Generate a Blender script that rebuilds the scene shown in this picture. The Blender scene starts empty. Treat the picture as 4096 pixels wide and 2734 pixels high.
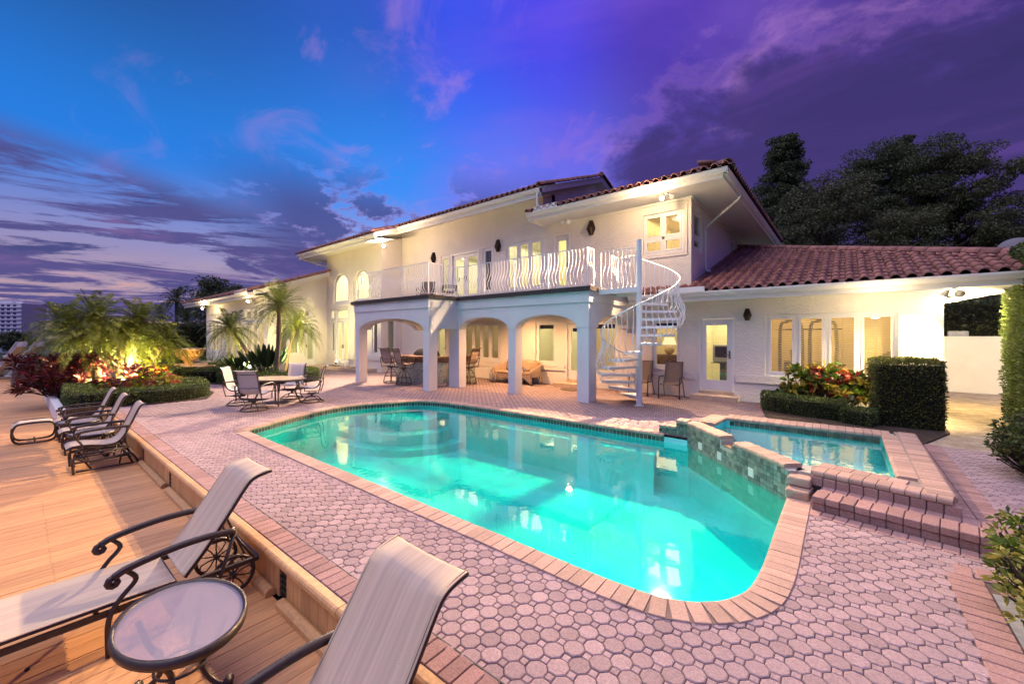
import bpy, math, random
import numpy as np
from mathutils import Vector, Matrix
R = math.radians
PI = math.pi
random.seed(7)
rng = np.random.default_rng(7)
SC = bpy.context.scene
COL = SC.collection

# ------------------------------------------------------------------ camera
YAW = R(39.3)
cd = bpy.data.cameras.new('camera')
cd.sensor_width = 36.0
cd.lens = 1627.0 / 4096 * 36
cd.shift_y = -25.0 / 4096
cd.clip_start = 0.05
cd.clip_end = 3000
cam = bpy.data.objects.new('camera', cd)
COL.objects.link(cam)
cam.location = (0, 0, 1.8)
cam.rotation_euler = (R(90), 0, YAW)
SC.camera = cam
FW = np.array([-math.sin(YAW), math.cos(YAW), 0.0])
RT = np.array([math.cos(YAW), math.sin(YAW), 0.0])

def depth(x, y):
    return x * FW[0] + y * FW[1]

def pix(x, y, z):
    d = depth(x, y)
    return 2048 + 1627 * (x * RT[0] + y * RT[1]) / d, 1342 - 1627 * (z - 1.8) / d

# ------------------------------------------------------------------ sky
W = bpy.data.worlds.new('World')
SC.world = W
W.use_nodes = True
nt = W.node_tree
nt.nodes.clear()

def wn(t, **k):
    n = nt.nodes.new(t)
    for a, b in k.items():
        setattr(n, a, b)
    return n

def wl(a, b):
    nt.links.new(a, b)

def wmath(op, a, b=None, c=None, clamp=False):
    n = wn('ShaderNodeMath', operation=op, use_clamp=clamp)
    for i, v in enumerate((a, b, c)):
        if v is None:
            continue
        if isinstance(v, (int, float)):
            n.inputs[i].default_value = v
        else:
            wl(v, n.inputs[i])
    return n.outputs[0]

def wmix(f, a, b):
    n = wn('ShaderNodeMix', data_type='RGBA')
    for s, v in ((n.inputs[0], f), (n.inputs[6], a), (n.inputs[7], b)):
        if isinstance(v, (int, float)):
            s.default_value = v
        elif isinstance(v, tuple):
            s.default_value = (*v, 1)
        else:
            wl(v, s)
    return n.outputs[2]

def wramp(f, stops, interp='EASE'):
    n = wn('ShaderNodeValToRGB')
    cr = n.color_ramp
    cr.interpolation = interp
    while len(cr.elements) < len(stops):
        cr.elements.new(0.5)
    for e, (p, c) in zip(cr.elements, stops):
        e.position = p
        e.color = (*c, 1) if isinstance(c, tuple) else (c, c, c, 1)
    wl(f, n.inputs[0])
    return n.outputs[0]

def wdot(vec, v):
    n = wn('ShaderNodeVectorMath', operation='DOT_PRODUCT')
    wl(vec, n.inputs[0])
    n.inputs[1].default_value = v
    return n.outputs[1]

def wmap(f, a, b, c, d):
    n = wn('ShaderNodeMapRange')
    n.interpolation_type = 'SMOOTHSTEP'
    wl(f, n.inputs[0])
    for i, v in zip((1, 2, 3, 4), (a, b, c, d)):
        n.inputs[i].default_value = v
    return n.outputs[0]

def wnoise(vec, scale, detail, rough, dist=0.0, off=(0, 0, 0), sc=(1, 1, 1)):
    m = wn('ShaderNodeMapping')
    m.inputs['Location'].default_value = off
    m.inputs['Scale'].default_value = sc
    wl(vec, m.inputs[0])
    n = wn('ShaderNodeTexNoise')
    n.inputs['Scale'].default_value = scale
    n.inputs['Detail'].default_value = detail
    n.inputs['Roughness'].default_value = rough
    n.inputs['Distortion'].default_value = dist
    wl(m.outputs[0], n.inputs['Vector'])
    return n.outputs[0]

tc = wn('ShaderNodeTexCoord')
DIR = tc.outputs['Generated']
sep = wn('ShaderNodeSeparateXYZ')
wl(DIR, sep.inputs[0])
el = wmath('MAXIMUM', sep.outputs[2], 0.0)
# side: -1 toward the sunset (left of the view), +1 toward the dark cloud bank
side = wdot(DIR, (float(RT[0]), float(RT[1]), 0))
sunw = wdot(DIR, (-0.93, 0.36, 0.0))
# cloud plane coordinates: direction projected on a layer overhead
inv = wmath('DIVIDE', 1.0, wmath('ADD', el, 0.10))
px = wmath('MULTIPLY', sep.outputs[0], inv)
py = wmath('MULTIPLY', sep.outputs[1], inv)
cmb = wn('ShaderNodeCombineXYZ')
wl(px, cmb.inputs[0]); wl(py, cmb.inputs[1])
PL = cmb.outputs[0]

# clear dusk sky: azure above the sunset, violet overhead, purple away from it
sd_ = wmap(side, -0.80, 0.70, 0, 1)
low = wramp(sd_, [(0.0, (0.42, 0.30, 0.40)), (0.25, (0.62, 0.50, 0.58)), (0.42, (0.46, 0.45, 0.72)), (0.60, (0.26, 0.30, 0.78)), (1.0, (0.24, 0.13, 0.42))])
mid = wramp(sd_, [(0.0, (0.012, 0.20, 0.74)), (0.30, (0.028, 0.27, 0.92)), (0.52, (0.075, 0.22, 0.95)), (0.70, (0.11, 0.15, 0.82)), (0.85, (0.10, 0.07, 0.42)), (1.0, (0.085, 0.05, 0.30))])
top = wramp(sd_, [(0.0, (0.012, 0.065, 0.24)), (0.25, (0.018, 0.10, 0.52)), (0.45, (0.035, 0.08, 0.82)), (0.62, (0.060, 0.055, 0.80)), (0.80, (0.075, 0.035, 0.44)), (1.0, (0.045, 0.022, 0.22))])
base = wmix(wmap(el, 0.05, 0.34, 0, 1), low, mid)
base = wmix(wmap(el, 0.30, 0.62, 0, 1), base, top)
# soft pink veil drifting down from the upper middle toward the roofs
veil = wmath('MULTIPLY', wmap(wnoise(PL, 0.9, 6, 0.55, 0.8, (3.1, 1.4, 0), (0.7, 1.2, 1)), 0.42, 0.70, 0, 1), wmath('MULTIPLY', wmap(side, -0.42, -0.02, 0.0, 1.0), wmap(side, 0.75, 0.30, 0.3, 1.0)))
base = wmix(wmath('MULTIPLY', veil, 0.38), base, (0.30, 0.14, 0.74))
# thin streaks of pink cirrus, finer
cir = wmath('MULTIPLY', wmap(wnoise(PL, 2.3, 9, 0.62, 0.9, (9.1, 2.4, 0), (0.8, 1.3, 1)), 0.54, 0.72, 0, 1), wmap(side, -0.7, -0.1, 0.25, 0.8))
base = wmix(wmath('MULTIPLY', cir, 0.5), base, (0.50, 0.24, 0.64))
# the bank of dark purple cloud over the right half, ragged toward the middle
n2 = wnoise(DIR, 3.8, 11, 0.66, 0.25, (1.3, 0.2, 0.4), (1, 1, 1.5))
bank = wmath('ADD', wmath('MULTIPLY', wmap(side, -0.04, 0.50, 0, 1), wmap(el, 0.70, 0.30, 0, 1)), wmath('MULTIPLY', wmath('SUBTRACT', n2, 0.5), 1.9))
bankf = wmap(bank, 0.34, 0.74, 0, 0.93)
rim = wmath('MULTIPLY', wmap(bank, 0.24, 0.42, 0, 1), wmap(bank, 0.60, 0.42, 0, 1))
base = wmix(wmath('MULTIPLY', rim, 0.16), base, (0.50, 0.22, 0.60))
shade = wnoise(PL, 1.5, 9, 0.6, 0.5, (7, 2, 0), (0.5, 1.4, 1))
bankc = wramp(shade, [(0.30, (0.030, 0.024, 0.12)), (0.52, (0.048, 0.030, 0.165)), (0.64, (0.085, 0.042, 0.23)), (0.78, (0.26, 0.09, 0.36))])
base = wmix(bankf, base, bankc)
# small broken puffs above the roofs in the middle of the sky
n4 = wnoise(DIR, 7.0, 11, 0.66, 0.2, (2.3, 0.9, 1.0), (1, 1, 2.4))
pf = wmath('ADD', wmath('SUBTRACT', n4, 0.5), wmath('MULTIPLY', wmath('SUBTRACT', wnoise(DIR, 2.2, 3, 0.5, 0, (5, 1, 0)), 0.5), 0.7))
puff = wmath('MULTIPLY', wmap(pf, -0.055, 0.04, 0, 1), wmath('MULTIPLY', wmap(el, 0.40, 0.26, 0, 1), wmath('MULTIPLY', wmap(side, 0.30, 0.05, 0, 1), wmap(side, -0.62, -0.44, 0, 1))))
base = wmix(wmath('MULTIPLY', puff, 0.88), base, wmix(wmap(pf, -0.04, 0.06, 0, 1), (0.34, 0.22, 0.55), (0.055, 0.062, 0.25)))
# long grey-violet cloud rows low over the sunset side
n3 = wnoise(PL, 0.72, 11, 0.66, 0.7, (0.4, 5.3, 0), (1.35, 0.62, 1))
lift = wmath('ADD', el, wmath('MULTIPLY', side, 0.28))
rows = wmath('MULTIPLY', wmap(n3, 0.45, 0.51, 0, 1), wmath('MULTIPLY', wmap(lift, 0.13, 0.06, 0, 1), wmap(side, -0.08, -0.32, 0, 1)))
rowc = wramp(wnoise(PL, 1.3, 8, 0.62, 0.5, (4, 4, 0)), [(0.30, (0.040, 0.055, 0.21)), (0.52, (0.075, 0.070, 0.25)), (0.66, (0.17, 0.105, 0.30)), (0.80, (0.42, 0.24, 0.40))])
base = wmix(wmath('MULTIPLY', rows, 0.94), base, rowc)
# afterglow between the rows near the horizon
peach = wmath('MULTIPLY', wmath('MULTIPLY', wmap(el, 0.0, 0.16, 1, 0), wmap(sunw, 0.40, 0.95, 0, 1)), wmap(n3, 0.40, 0.46, 1, 0))
base = wmix(wmath('MULTIPLY', peach, 0.9), base, (1.0, 0.50, 0.30))
sky = wn('ShaderNodeTexSky', sky_type='NISHITA')
sky.sun_disc = False
sky.sun_elevation = R(-2.0)
sky.sun_rotation = R(111)
bg1 = wn('ShaderNodeBackground'); wl(base, bg1.inputs[0]); bg1.inputs[1].default_value = 0.84
bg2 = wn('ShaderNodeBackground'); wl(sky.outputs[0], bg2.inputs[0]); bg2.inputs[1].default_value = 0.05
add = wn('ShaderNodeAddShader'); wl(bg1.outputs[0], add.inputs[0]); wl(bg2.outputs[0], add.inputs[1])
wo = wn('ShaderNodeOutputWorld'); wl(add.outputs[0], wo.inputs[0])

# ------------------------------------------------------------------ twilight: one broad, soft sun
sd = bpy.data.lights.new('twilight_sun', 'SUN')
sd.energy = 1.95
sd.angle = R(75)
sd.color = (1.0, 0.90, 0.94)
so = bpy.data.objects.new('twilight_sun', sd)
COL.objects.link(so)
so.rotation_euler = Vector((-0.22, -0.30, 1.0)).to_track_quat('Z', 'Y').to_euler()

SC.view_settings.view_transform = 'Standard'
SC.view_settings.look = 'None'
SC.view_settings.gamma = 1.0
SC.view_settings.exposure = 0.28
SC.view_settings.use_curve_mapping = False
SC.render.engine = 'CYCLES'
SC.cycles.use_denoising = True
SC.cycles.max_bounces = 7
SC.cycles.diffuse_bounces = 3
SC.cycles.glossy_bounces = 3
SC.cycles.transmission_bounces = 4
SC.cycles.transparent_max_bounces = 10
SC.cycles.caustics_reflective = False
SC.cycles.caustics_refractive = False
SC.cycles.sample_clamp_indirect = 4.0

# ------------------------------------------------------------------ helpers
MATS = {}

def mat(name, col, rough=0.6, var=0.0, vscale=6.0, bump=0.0, bscale=40.0, metal=0.0, spec=0.5, col2=None,
        island=0.0, alpha=None, coat=0.0, emit=None, estr=0.0, detail=5.0, bdist=0.01, stretch=None, trans=0.0, bump2=0.0, b2scale=5.0, speck=None, local=False):
    """procedural Principled material: noise colour variation, bump, per-piece tint"""
    if name in MATS:
        return MATS[name]
    m = bpy.data.materials.new(name)
    m.use_nodes = True
    t = m.node_tree
    b = t.nodes['Principled BSDF']
    b.inputs['Roughness'].default_value = rough
    b.inputs['Metallic'].default_value = metal
    b.inputs['Specular IOR Level'].default_value = spec
    if coat:
        b.inputs['Coat Weight'].default_value = coat
    if trans:
        b.inputs['Transmission Weight'].default_value = trans
    if alpha is not None:
        b.inputs['Alpha'].default_value = alpha
    tcn = t.nodes.new('ShaderNodeTexCoord')
    if local:
        vec = tcn.outputs['Object']
    else:
        # world position, shifted per object so that copies of one mesh differ
        ge = t.nodes.new('ShaderNodeNewGeometry')
        ob_ = t.nodes.new('ShaderNodeObjectInfo')
        cx_ = t.nodes.new('ShaderNodeMath'); cx_.operation = 'MULTIPLY'; cx_.inputs[1].default_value = 7.0
        t.links.new(ob_.outputs['Random'], cx_.inputs[0])
        va = t.nodes.new('ShaderNodeVectorMath'); va.operation = 'ADD'
        t.links.new(ge.outputs['Position'], va.inputs[0])
        t.links.new(cx_.outputs[0], va.inputs[1])
        vec = va.outputs[0]
    if stretch:
        mp = t.nodes.new('ShaderNodeMapping')
        mp.inputs['Scale'].default_value = stretch
        t.links.new(vec, mp.inputs[0])
        vec = mp.outputs[0]
    c = None
    if col2 is None:
        col2 = tuple(max(0, v * (1 - var)) for v in col)
        colb = tuple(min(1, v * (1 + var)) for v in col)
    else:
        colb = col
    if var > 0:
        n = t.nodes.new('ShaderNodeTexNoise')
        n.inputs['Scale'].default_value = vscale
        n.inputs['Detail'].default_value = detail
        n.inputs['Roughness'].default_value = 0.6
        t.links.new(vec, n.inputs['Vector'])
        r = t.nodes.new('ShaderNodeMapRange')
        r.inputs[1].default_value = 0.3
        r.inputs[2].default_value = 0.7
        t.links.new(n.outputs[0], r.inputs[0])
        mx = t.nodes.new('ShaderNodeMix')
        mx.data_type = 'RGBA'
        mx.inputs[6].default_value = (*col2, 1)
        mx.inputs[7].default_value = (*colb, 1)
        t.links.new(r.outputs[0], mx.inputs[0])
        c = mx.outputs[2]
    if island > 0:
        g = t.nodes.new('ShaderNodeNewGeometry')
        oi = t.nodes.new('ShaderNodeObjectInfo')
        ad = t.nodes.new('ShaderNodeMath'); ad.operation = 'ADD'
        t.links.new(g.outputs['Random Per Island'], ad.inputs[0])
        t.links.new(oi.outputs['Random'], ad.inputs[1])
        fr = t.nodes.new('ShaderNodeMath'); fr.operation = 'FRACT'
        t.links.new(ad.outputs[0], fr.inputs[0])
        r = t.nodes.new('ShaderNodeMapRange')
        r.inputs[3].default_value = 1 - island
        r.inputs[4].default_value = 1 + island
        t.links.new(fr.outputs[0], r.inputs[0])
        hs = t.nodes.new('ShaderNodeHueSaturation')
        if c is None:
            hs.inputs['Color'].default_value = (*col, 1)
        else:
            t.links.new(c, hs.inputs['Color'])
        t.links.new(r.outputs[0], hs.inputs['Value'])
        c = hs.outputs[0]
    if speck:
        n = t.nodes.new('ShaderNodeTexNoise')
        n.inputs['Scale'].default_value = speck[0]
        n.inputs['Detail'].default_value = 3
        n.inputs['Roughness'].default_value = 0.7
        t.links.new(vec, n.inputs['Vector'])
        r = t.nodes.new('ShaderNodeMapRange')
        r.inputs[1].default_value = 0.32; r.inputs[2].default_value = 0.68
        r.inputs[3].default_value = 1 - speck[1]; r.inputs[4].default_value = 1 + speck[1]
        t.links.new(n.outputs[0], r.inputs[0])
        hs = t.nodes.new('ShaderNodeHueSaturation')
        if c is None:
            hs.inputs['Color'].default_value = (*col, 1)
        else:
            t.links.new(c, hs.inputs['Color'])
        t.links.new(r.outputs[0], hs.inputs['Value'])
        c = hs.outputs[0]
    if c is None:
        b.inputs['Base Color'].default_value = (*col, 1)
    else:
        t.links.new(c, b.inputs['Base Color'])
    nrm = None
    for amt, sc in ((bump, bscale), (bump2, b2scale)):
        if amt > 0:
            n = t.nodes.new('ShaderNodeTexNoise')
            n.inputs['Scale'].default_value = sc
            n.inputs['Detail'].default_value = 4
            t.links.new(vec, n.inputs['Vector'])
            bp = t.nodes.new('ShaderNodeBump')
            bp.inputs['Strength'].default_value = amt
            bp.inputs['Distance'].default_value = bdist
            t.links.new(n.outputs[0], bp.inputs['Height'])
            if nrm is not None:
                t.links.new(nrm, bp.inputs['Normal'])
            nrm = bp.outputs[0]
    if nrm is not None:
        t.links.new(nrm, b.inputs['Normal'])
    if emit:
        b.inputs['Emission Color'].default_value = (*emit, 1)
        b.inputs['Emission Strength'].default_value = estr
    MATS[name] = m
    return m

def leafmat(name, col, col2, rough=0.5, var=0.35, transl=0.25):
    """leaf: two tones picked per leaf, some light passing through"""
    if name in MATS:
        return MATS[name]
    m = bpy.data.materials.new(name)
    m.use_nodes = True
    t = m.node_tree
    b = t.nodes['Principled BSDF']
    b.inputs['Roughness'].default_value = rough
    b.inputs['Specular IOR Level'].default_value = 0.35
    g = t.nodes.new('ShaderNodeNewGeometry')
    cr = t.nodes.new('ShaderNodeValToRGB')
    cr.color_ramp.elements[0].color = (*col, 1)
    cr.color_ramp.elements[1].color = (*col2, 1)
    t.links.new(g.outputs['Random Per Island'], cr.inputs[0])
    t.links.new(cr.outputs[0], b.inputs['Base Color'])
    tr = t.nodes.new('ShaderNodeBsdfTranslucent')
    t.links.new(cr.outputs[0], tr.inputs[0])
    mx = t.nodes.new('ShaderNodeMixShader')
    mx.inputs[0].default_value = transl
    t.links.new(b.outputs[0], mx.inputs[1])
    t.links.new(tr.outputs[0], mx.inputs[2])
    t.links.new(mx.outputs[0], t.nodes['Material Output'].inputs[0])
    MATS[name] = m
    return m

def emis(name, col, s):
    if name in MATS:
        return MATS[name]
    m = bpy.data.materials.new(name)
    m.use_nodes = True
    t = m.node_tree
    t.nodes.remove(t.nodes['Principled BSDF'])
    e = t.nodes.new('ShaderNodeEmission')
    e.inputs[0].default_value = (*col, 1)
    e.inputs[1].default_value = s
    t.links.new(e.outputs[0], t.nodes['Material Output'].inputs[0])
    MATS[name] = m
    return m

def paneglass(name, tint=(0.93, 0.95, 0.93), f0=0.03, rough=0.0, bump=0.0, bscale=3.0, stretch=(1, 1, 1), power=5.0, gtint=(1, 1, 1)):
    """window or water sheet: clear (tinted) straight through, mirror at a slant (Schlick)"""
    if name in MATS:
        return MATS[name]
    m = bpy.data.materials.new(name)
    m.use_nodes = True
    t = m.node_tree
    t.nodes.remove(t.nodes['Principled BSDF'])
    tr = t.nodes.new('ShaderNodeBsdfTransparent')
    tr.inputs[0].default_value = (*tint, 1)
    gl = t.nodes.new('ShaderNodeBsdfGlossy')
    gl.inputs['Roughness'].default_value = rough
    gl.inputs['Color'].default_value = (*gtint, 1)
    lw = t.nodes.new('ShaderNodeLayerWeight')
    lw.inputs[0].default_value = 0.5
    pw = t.nodes.new('ShaderNodeMath'); pw.operation = 'POWER'; pw.inputs[1].default_value = power
    t.links.new(lw.outputs['Facing'], pw.inputs[0])
    ma = t.nodes.new('ShaderNodeMath'); ma.operation = 'MULTIPLY_ADD'
    ma.inputs[1].default_value = 1 - f0
    ma.inputs[2].default_value = f0
    t.links.new(pw.outputs[0], ma.inputs[0])
    if bump:
        tcn = t.nodes.new('ShaderNodeTexCoord')
        mp = t.nodes.new('ShaderNodeMapping')
        mp.inputs['Scale'].default_value = stretch
        t.links.new(tcn.outputs['Object'], mp.inputs[0])
        n = t.nodes.new('ShaderNodeTexNoise')
        n.inputs['Scale'].default_value = bscale
        n.inputs['Detail'].default_value = 3
        t.links.new(mp.outputs[0], n.inputs['Vector'])
        bp = t.nodes.new('ShaderNodeBump')
        bp.inputs['Strength'].default_value = bump
        bp.inputs['Distance'].default_value = 0.02
        t.links.new(n.outputs[0], bp.inputs['Height'])
        t.links.new(bp.outputs[0], gl.inputs['Normal'])
        t.links.new(bp.outputs[0], lw.inputs['Normal'])
    mx = t.nodes.new('ShaderNodeMixShader')
    t.links.new(ma.outputs[0], mx.inputs[0])
    t.links.new(tr.outputs[0], mx.inputs[1])
    t.links.new(gl.outputs[0], mx.inputs[2])
    t.links.new(mx.outputs[0], t.nodes['Material Output'].inputs[0])
    MATS[name] = m
    return m

class MB:
    """collects shapes; build() links them as one mesh object"""
    def __init__(s):
        s.v = []
        s.f = []

    def add(s, vs, fs):
        o = len(s.v)
        s.v.extend(vs)
        s.f.extend([tuple(i + o for i in f) for f in fs])
        return s

    def box(s, x0, x1, y0, y1, z0, z1):
        vs = [(x0, y0, z0), (x1, y0, z0), (x1, y1, z0), (x0, y1, z0), (x0, y0, z1), (x1, y0, z1), (x1, y1, z1), (x0, y1, z1)]
        return s.add(vs, [(0, 3, 2, 1), (4, 5, 6, 7), (0, 1, 5, 4), (1, 2, 6, 5), (2, 3, 7, 6), (3, 0, 4, 7)])

    def bbox(s, x0, x1, y0, y1, z0, z1, b=0.008):
        """box with a chamfered rim on top and bottom and rounded uprights"""
        pts = [(x0 + b, y0), (x1 - b, y0), (x1, y0 + b), (x1, y1 - b), (x1 - b, y1), (x0 + b, y1), (x0, y1 - b), (x0, y0 + b)]
        cx, cy = (x0 + x1) / 2, (y0 + y1) / 2
        def ins(p):
            return (p[0] + (b if p[0] < cx else -b) * 0.8, p[1] + (b if p[1] < cy else -b) * 0.8)
        rings = [([ins(p) for p in pts], z0), (pts, z0 + b), (pts, z1 - b), ([ins(p) for p in pts], z1)]
        vs = [(p[0], p[1], z) for r, z in rings for p in r]
        fs = [tuple(range(7, -1, -1)), tuple(range(24, 32))]
        for k in range(3):
            for i in range(8):
                j = (i + 1) % 8
                fs.append((k * 8 + i, k * 8 + j, k * 8 + 8 + j, k * 8 + 8 + i))
        return s.add(vs, fs)

    def bar(s, a, b, w, h=None, up=(0, 0, 1)):
        """rectangular bar from a to b"""
        h = h or w
        a, b = Vector(a), Vector(b)
        d = (b - a).normalized()
        u = Vector(up)
        if abs(d.dot(u)) > 0.98:
            u = Vector((1, 0, 0))
        r = d.cross(u).normalized() * w / 2
        q = r.cross(d).normalized() * h / 2
        vs = [tuple(p + i * r + j * q) for p in (a, b) for i, j in ((-1, -1), (1, -1), (1, 1), (-1, 1))]
        return s.add(vs, [(3, 2, 1, 0), (4, 5, 6, 7), (0, 1, 5, 4), (1, 2, 6, 5), (2, 3, 7, 6), (3, 0, 4, 7)])

    def prism(s, poly, z0, z1):
        n = len(poly)
        vs = [(p[0], p[1], z0) for p in poly] + [(p[0], p[1], z1) for p in poly]
        fs = [tuple(range(n - 1, -1, -1)), tuple(range(n, 2 * n))]
        fs += [(i, (i + 1) % n, n + (i + 1) % n, n + i) for i in range(n)]
        return s.add(vs, fs)

    def extr(s, poly, axis, a, b):
        """polygon in the plane across axis ('x': (y,z), 'y': (x,z)), pulled from a to b"""
        n = len(poly)
        if axis == 'x':
            vs = [(a, p[0], p[1]) for p in poly] + [(b, p[0], p[1]) for p in poly]
        else:
            vs = [(p[0], a, p[1]) for p in poly] + [(p[0], b, p[1]) for p in poly]
        fs = [tuple(range(n - 1, -1, -1)), tuple(range(n, 2 * n))]
        fs += [(i, (i + 1) % n, n + (i + 1) % n, n + i) for i in range(n)]
        return s.add(vs, fs)

    def tube(s, pts, r, n=8, cap=True, closed=False, flat=1.0):
        """round tube along points; r may be a list"""
        P = [Vector(p) for p in pts]
        m = len(P)
        rr = r if isinstance(r, (list, tuple)) else [r] * m
        vs = []
        prev = None
        for i, p in enumerate(P):
            if closed:
                d = (P[(i + 1) % m] - P[i - 1])
            else:
                d = P[min(i + 1, m - 1)] - P[max(i - 1, 0)]
            d.normalize()
            if prev is None:
                u = Vector((0, 0, 1)) if abs(d.z) < 0.9 else Vector((1, 0, 0))
                a = d.cross(u).normalized()
            else:
                a = (prev - d * prev.dot(d))
                if a.length < 1e-6:
                    a = d.orthogonal()
                a.normalize()
            prev = a
            b = d.cross(a)
            for k in range(n):
                t = 2 * PI * k / n
                vs.append(tuple(p + (a * math.cos(t) + b * math.sin(t) * flat) * rr[i]))
        fs = []
        last = m if closed else m - 1
        for i in range(last):
            j = (i + 1) % m
            for k in range(n):
                l = (k + 1) % n
                fs.append((i * n + k, i * n + l, j * n + l, j * n + k))
        if cap and not closed:
            fs.append(tuple(range(n - 1, -1, -1)))
            fs.append(tuple(range((m - 1) * n, m * n)))
        return s.add(vs, fs)

    def lathe(s, prof, c=(0, 0, 0), n=24, sx=1.0, sy=1.0):
        vs = []
        for r, z in prof:
            for k in range(n):
                t = 2 * PI * k / n
                vs.append((c[0] + r * math.cos(t) * sx, c[1] + r * math.sin(t) * sy, c[2] + z))
        fs = []
        m = len(prof)
        for i in range(m - 1):
            for k in range(n):
                l = (k + 1) % n
                fs.append((i * n + k, i * n + l, (i + 1) * n + l, (i + 1) * n + k))
        fs.append(tuple(range(n - 1, -1, -1)))
        fs.append(tuple(range((m - 1) * n, m * n)))
        return s.add(vs, fs)

    def xf(s, M):
        s.v = [tuple(M @ Vector(p)) for p in s.v]
        return s

    def build(s, name, m, parent=None, smooth=False, loc=None, rz=0.0):
        me = bpy.data.meshes.new(name)
        me.from_pydata(s.v, [], s.f)
        if smooth:
            me.polygons.foreach_set('use_smooth', [True] * len(me.polygons))
        me.materials.append(m)
        me.update()
        return ob(name, me, parent, loc, rz)

def ob(name, me, parent=None, loc=None, rz=0.0):
    o = bpy.data.objects.new(name, me)
    COL.objects.link(o)
    if parent is not None:
        o.parent = parent
    if loc is not None:
        o.location = loc
    if rz:
        o.rotation_euler = (0, 0, rz)
    return o

def npmesh(name, verts, faces, m, parent=None, smooth=False):
    """mesh from numpy arrays; faces is (n,3) or (n,4)"""
    me = bpy.data.meshes.new(name)
    k = faces.shape[1]
    me.vertices.add(len(verts))
    me.vertices.foreach_set('co', np.asarray(verts, dtype=np.float32).ravel())
    me.loops.add(faces.size)
    me.loops.foreach_set('vertex_index', faces.astype(np.int32).ravel())
    me.polygons.add(len(faces))
    me.polygons.foreach_set('loop_start', np.arange(0, faces.size, k, dtype=np.int32))
    me.update(calc_edges=True)
    if smooth:
        me.polygons.foreach_set('use_smooth', np.ones(len(faces), dtype=bool))
    me.materials.append(m)
    return ob(name, me, parent)

def thing(name, label, cat, loc=(0, 0, 0), rz=0.0, group=None):
    o = bpy.data.objects.new(name, None)
    o.empty_display_size = 0.1
    COL.objects.link(o)
    o.location = loc
    o.rotation_euler = (0, 0, rz)
    return tag(o, label, cat, group)

def tag(o, label=None, cat=None, group=None, kind=None):
    if label: o['label'] = label
    if cat: o['category'] = cat
    if group: o['group'] = group
    if kind: o['kind'] = kind
    return o

def struct(o):
    o['kind'] = 'structure'
    return o

def kids(o):
    return [c for c in bpy.data.objects if c.parent == o]

def dup(root, loc, rz=0.0, label=None):
    r = root.copy()
    COL.objects.link(r)
    r.location = loc
    r.rotation_euler = (0, 0, rz)
    if label: r['label'] = label
    for ch in kids(root):
        if ch == r: continue
        c = ch.copy(); COL.objects.link(c); c.parent = r
        for g in kids(ch):
            d = g.copy(); COL.objects.link(d); d.parent = c
    return r

def lamp(name, kind, loc, energy, col, size=0.1, aim=None, spot=None, blend=0.5, parent=None, sizey=None):
    l = bpy.data.lights.new(name, kind)
    l.energy = energy
    l.color = col
    if kind == 'AREA':
        l.size = size
        if sizey:
            l.shape = 'RECTANGLE'; l.size_y = sizey
    else:
        l.shadow_soft_size = size
    if kind == 'SPOT':
        l.spot_size = spot or R(100)
        l.spot_blend = blend
    o = bpy.data.objects.new(name, l)
    COL.objects.link(o)
    o.location = loc
    if aim is not None:
        o.rotation_euler = (Vector(aim) - Vector(loc)).to_track_quat('-Z', 'Y').to_euler()
    if parent is not None:
        o.parent = parent
    return o

def smoothpath(pts, n=6, closed=False):
    """Catmull-Rom through points"""
    P = [np.array(p, float) for p in pts]
    m = len(P)
    out = []
    rngi = range(m if closed else m - 1)
    for i in rngi:
        if closed:
            a, b, c, d = P[(i - 1) % m], P[i], P[(i + 1) % m], P[(i + 2) % m]
        else:
            a, b, c, d = P[max(i - 1, 0)], P[i], P[i + 1], P[min(i + 2, m - 1)]
        for k in range(n):
            t = k / n
            out.append(tuple(0.5 * ((2 * b) + (-a + c) * t + (2 * a - 5 * b + 4 * c - d) * t * t + (-a + 3 * b - 3 * c + d) * t ** 3)))
    if not closed:
        out.append(tuple(P[-1]))
    return out

def inpoly(x, y, poly):
    c = False
    n = len(poly)
    j = n - 1
    for i in range(n):
        xi, yi = poly[i][0], poly[i][1]
        xj, yj = poly[j][0], poly[j][1]
        if (yi > y) != (yj > y) and x < (xj - xi) * (y - yi) / (yj - yi) + xi:
            c = not c
        j = i
    return c

def offset_poly(poly, d):
    """shift a closed CCW polyline outward by d (vertex normals)"""
    n = len(poly)
    out = []
    for i in range(n):
        a, b, c = np.array(poly[i - 1][:2]), np.array(poly[i][:2]), np.array(poly[(i + 1) % n][:2])
        t1, t2 = b - a, c - b
        n1 = np.array([t1[1], -t1[0]]) / (np.hypot(*t1) + 1e-9)
        n2 = np.array([t2[1], -t2[0]]) / (np.hypot(*t2) + 1e-9)
        nn = n1 + n2
        nn /= (np.hypot(*nn) + 1e-9)
        k = max(0.5, float(nn @ n1))
        out.append((b[0] + nn[0] * d / k, b[1] + nn[1] * d / k))
    return out

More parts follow.
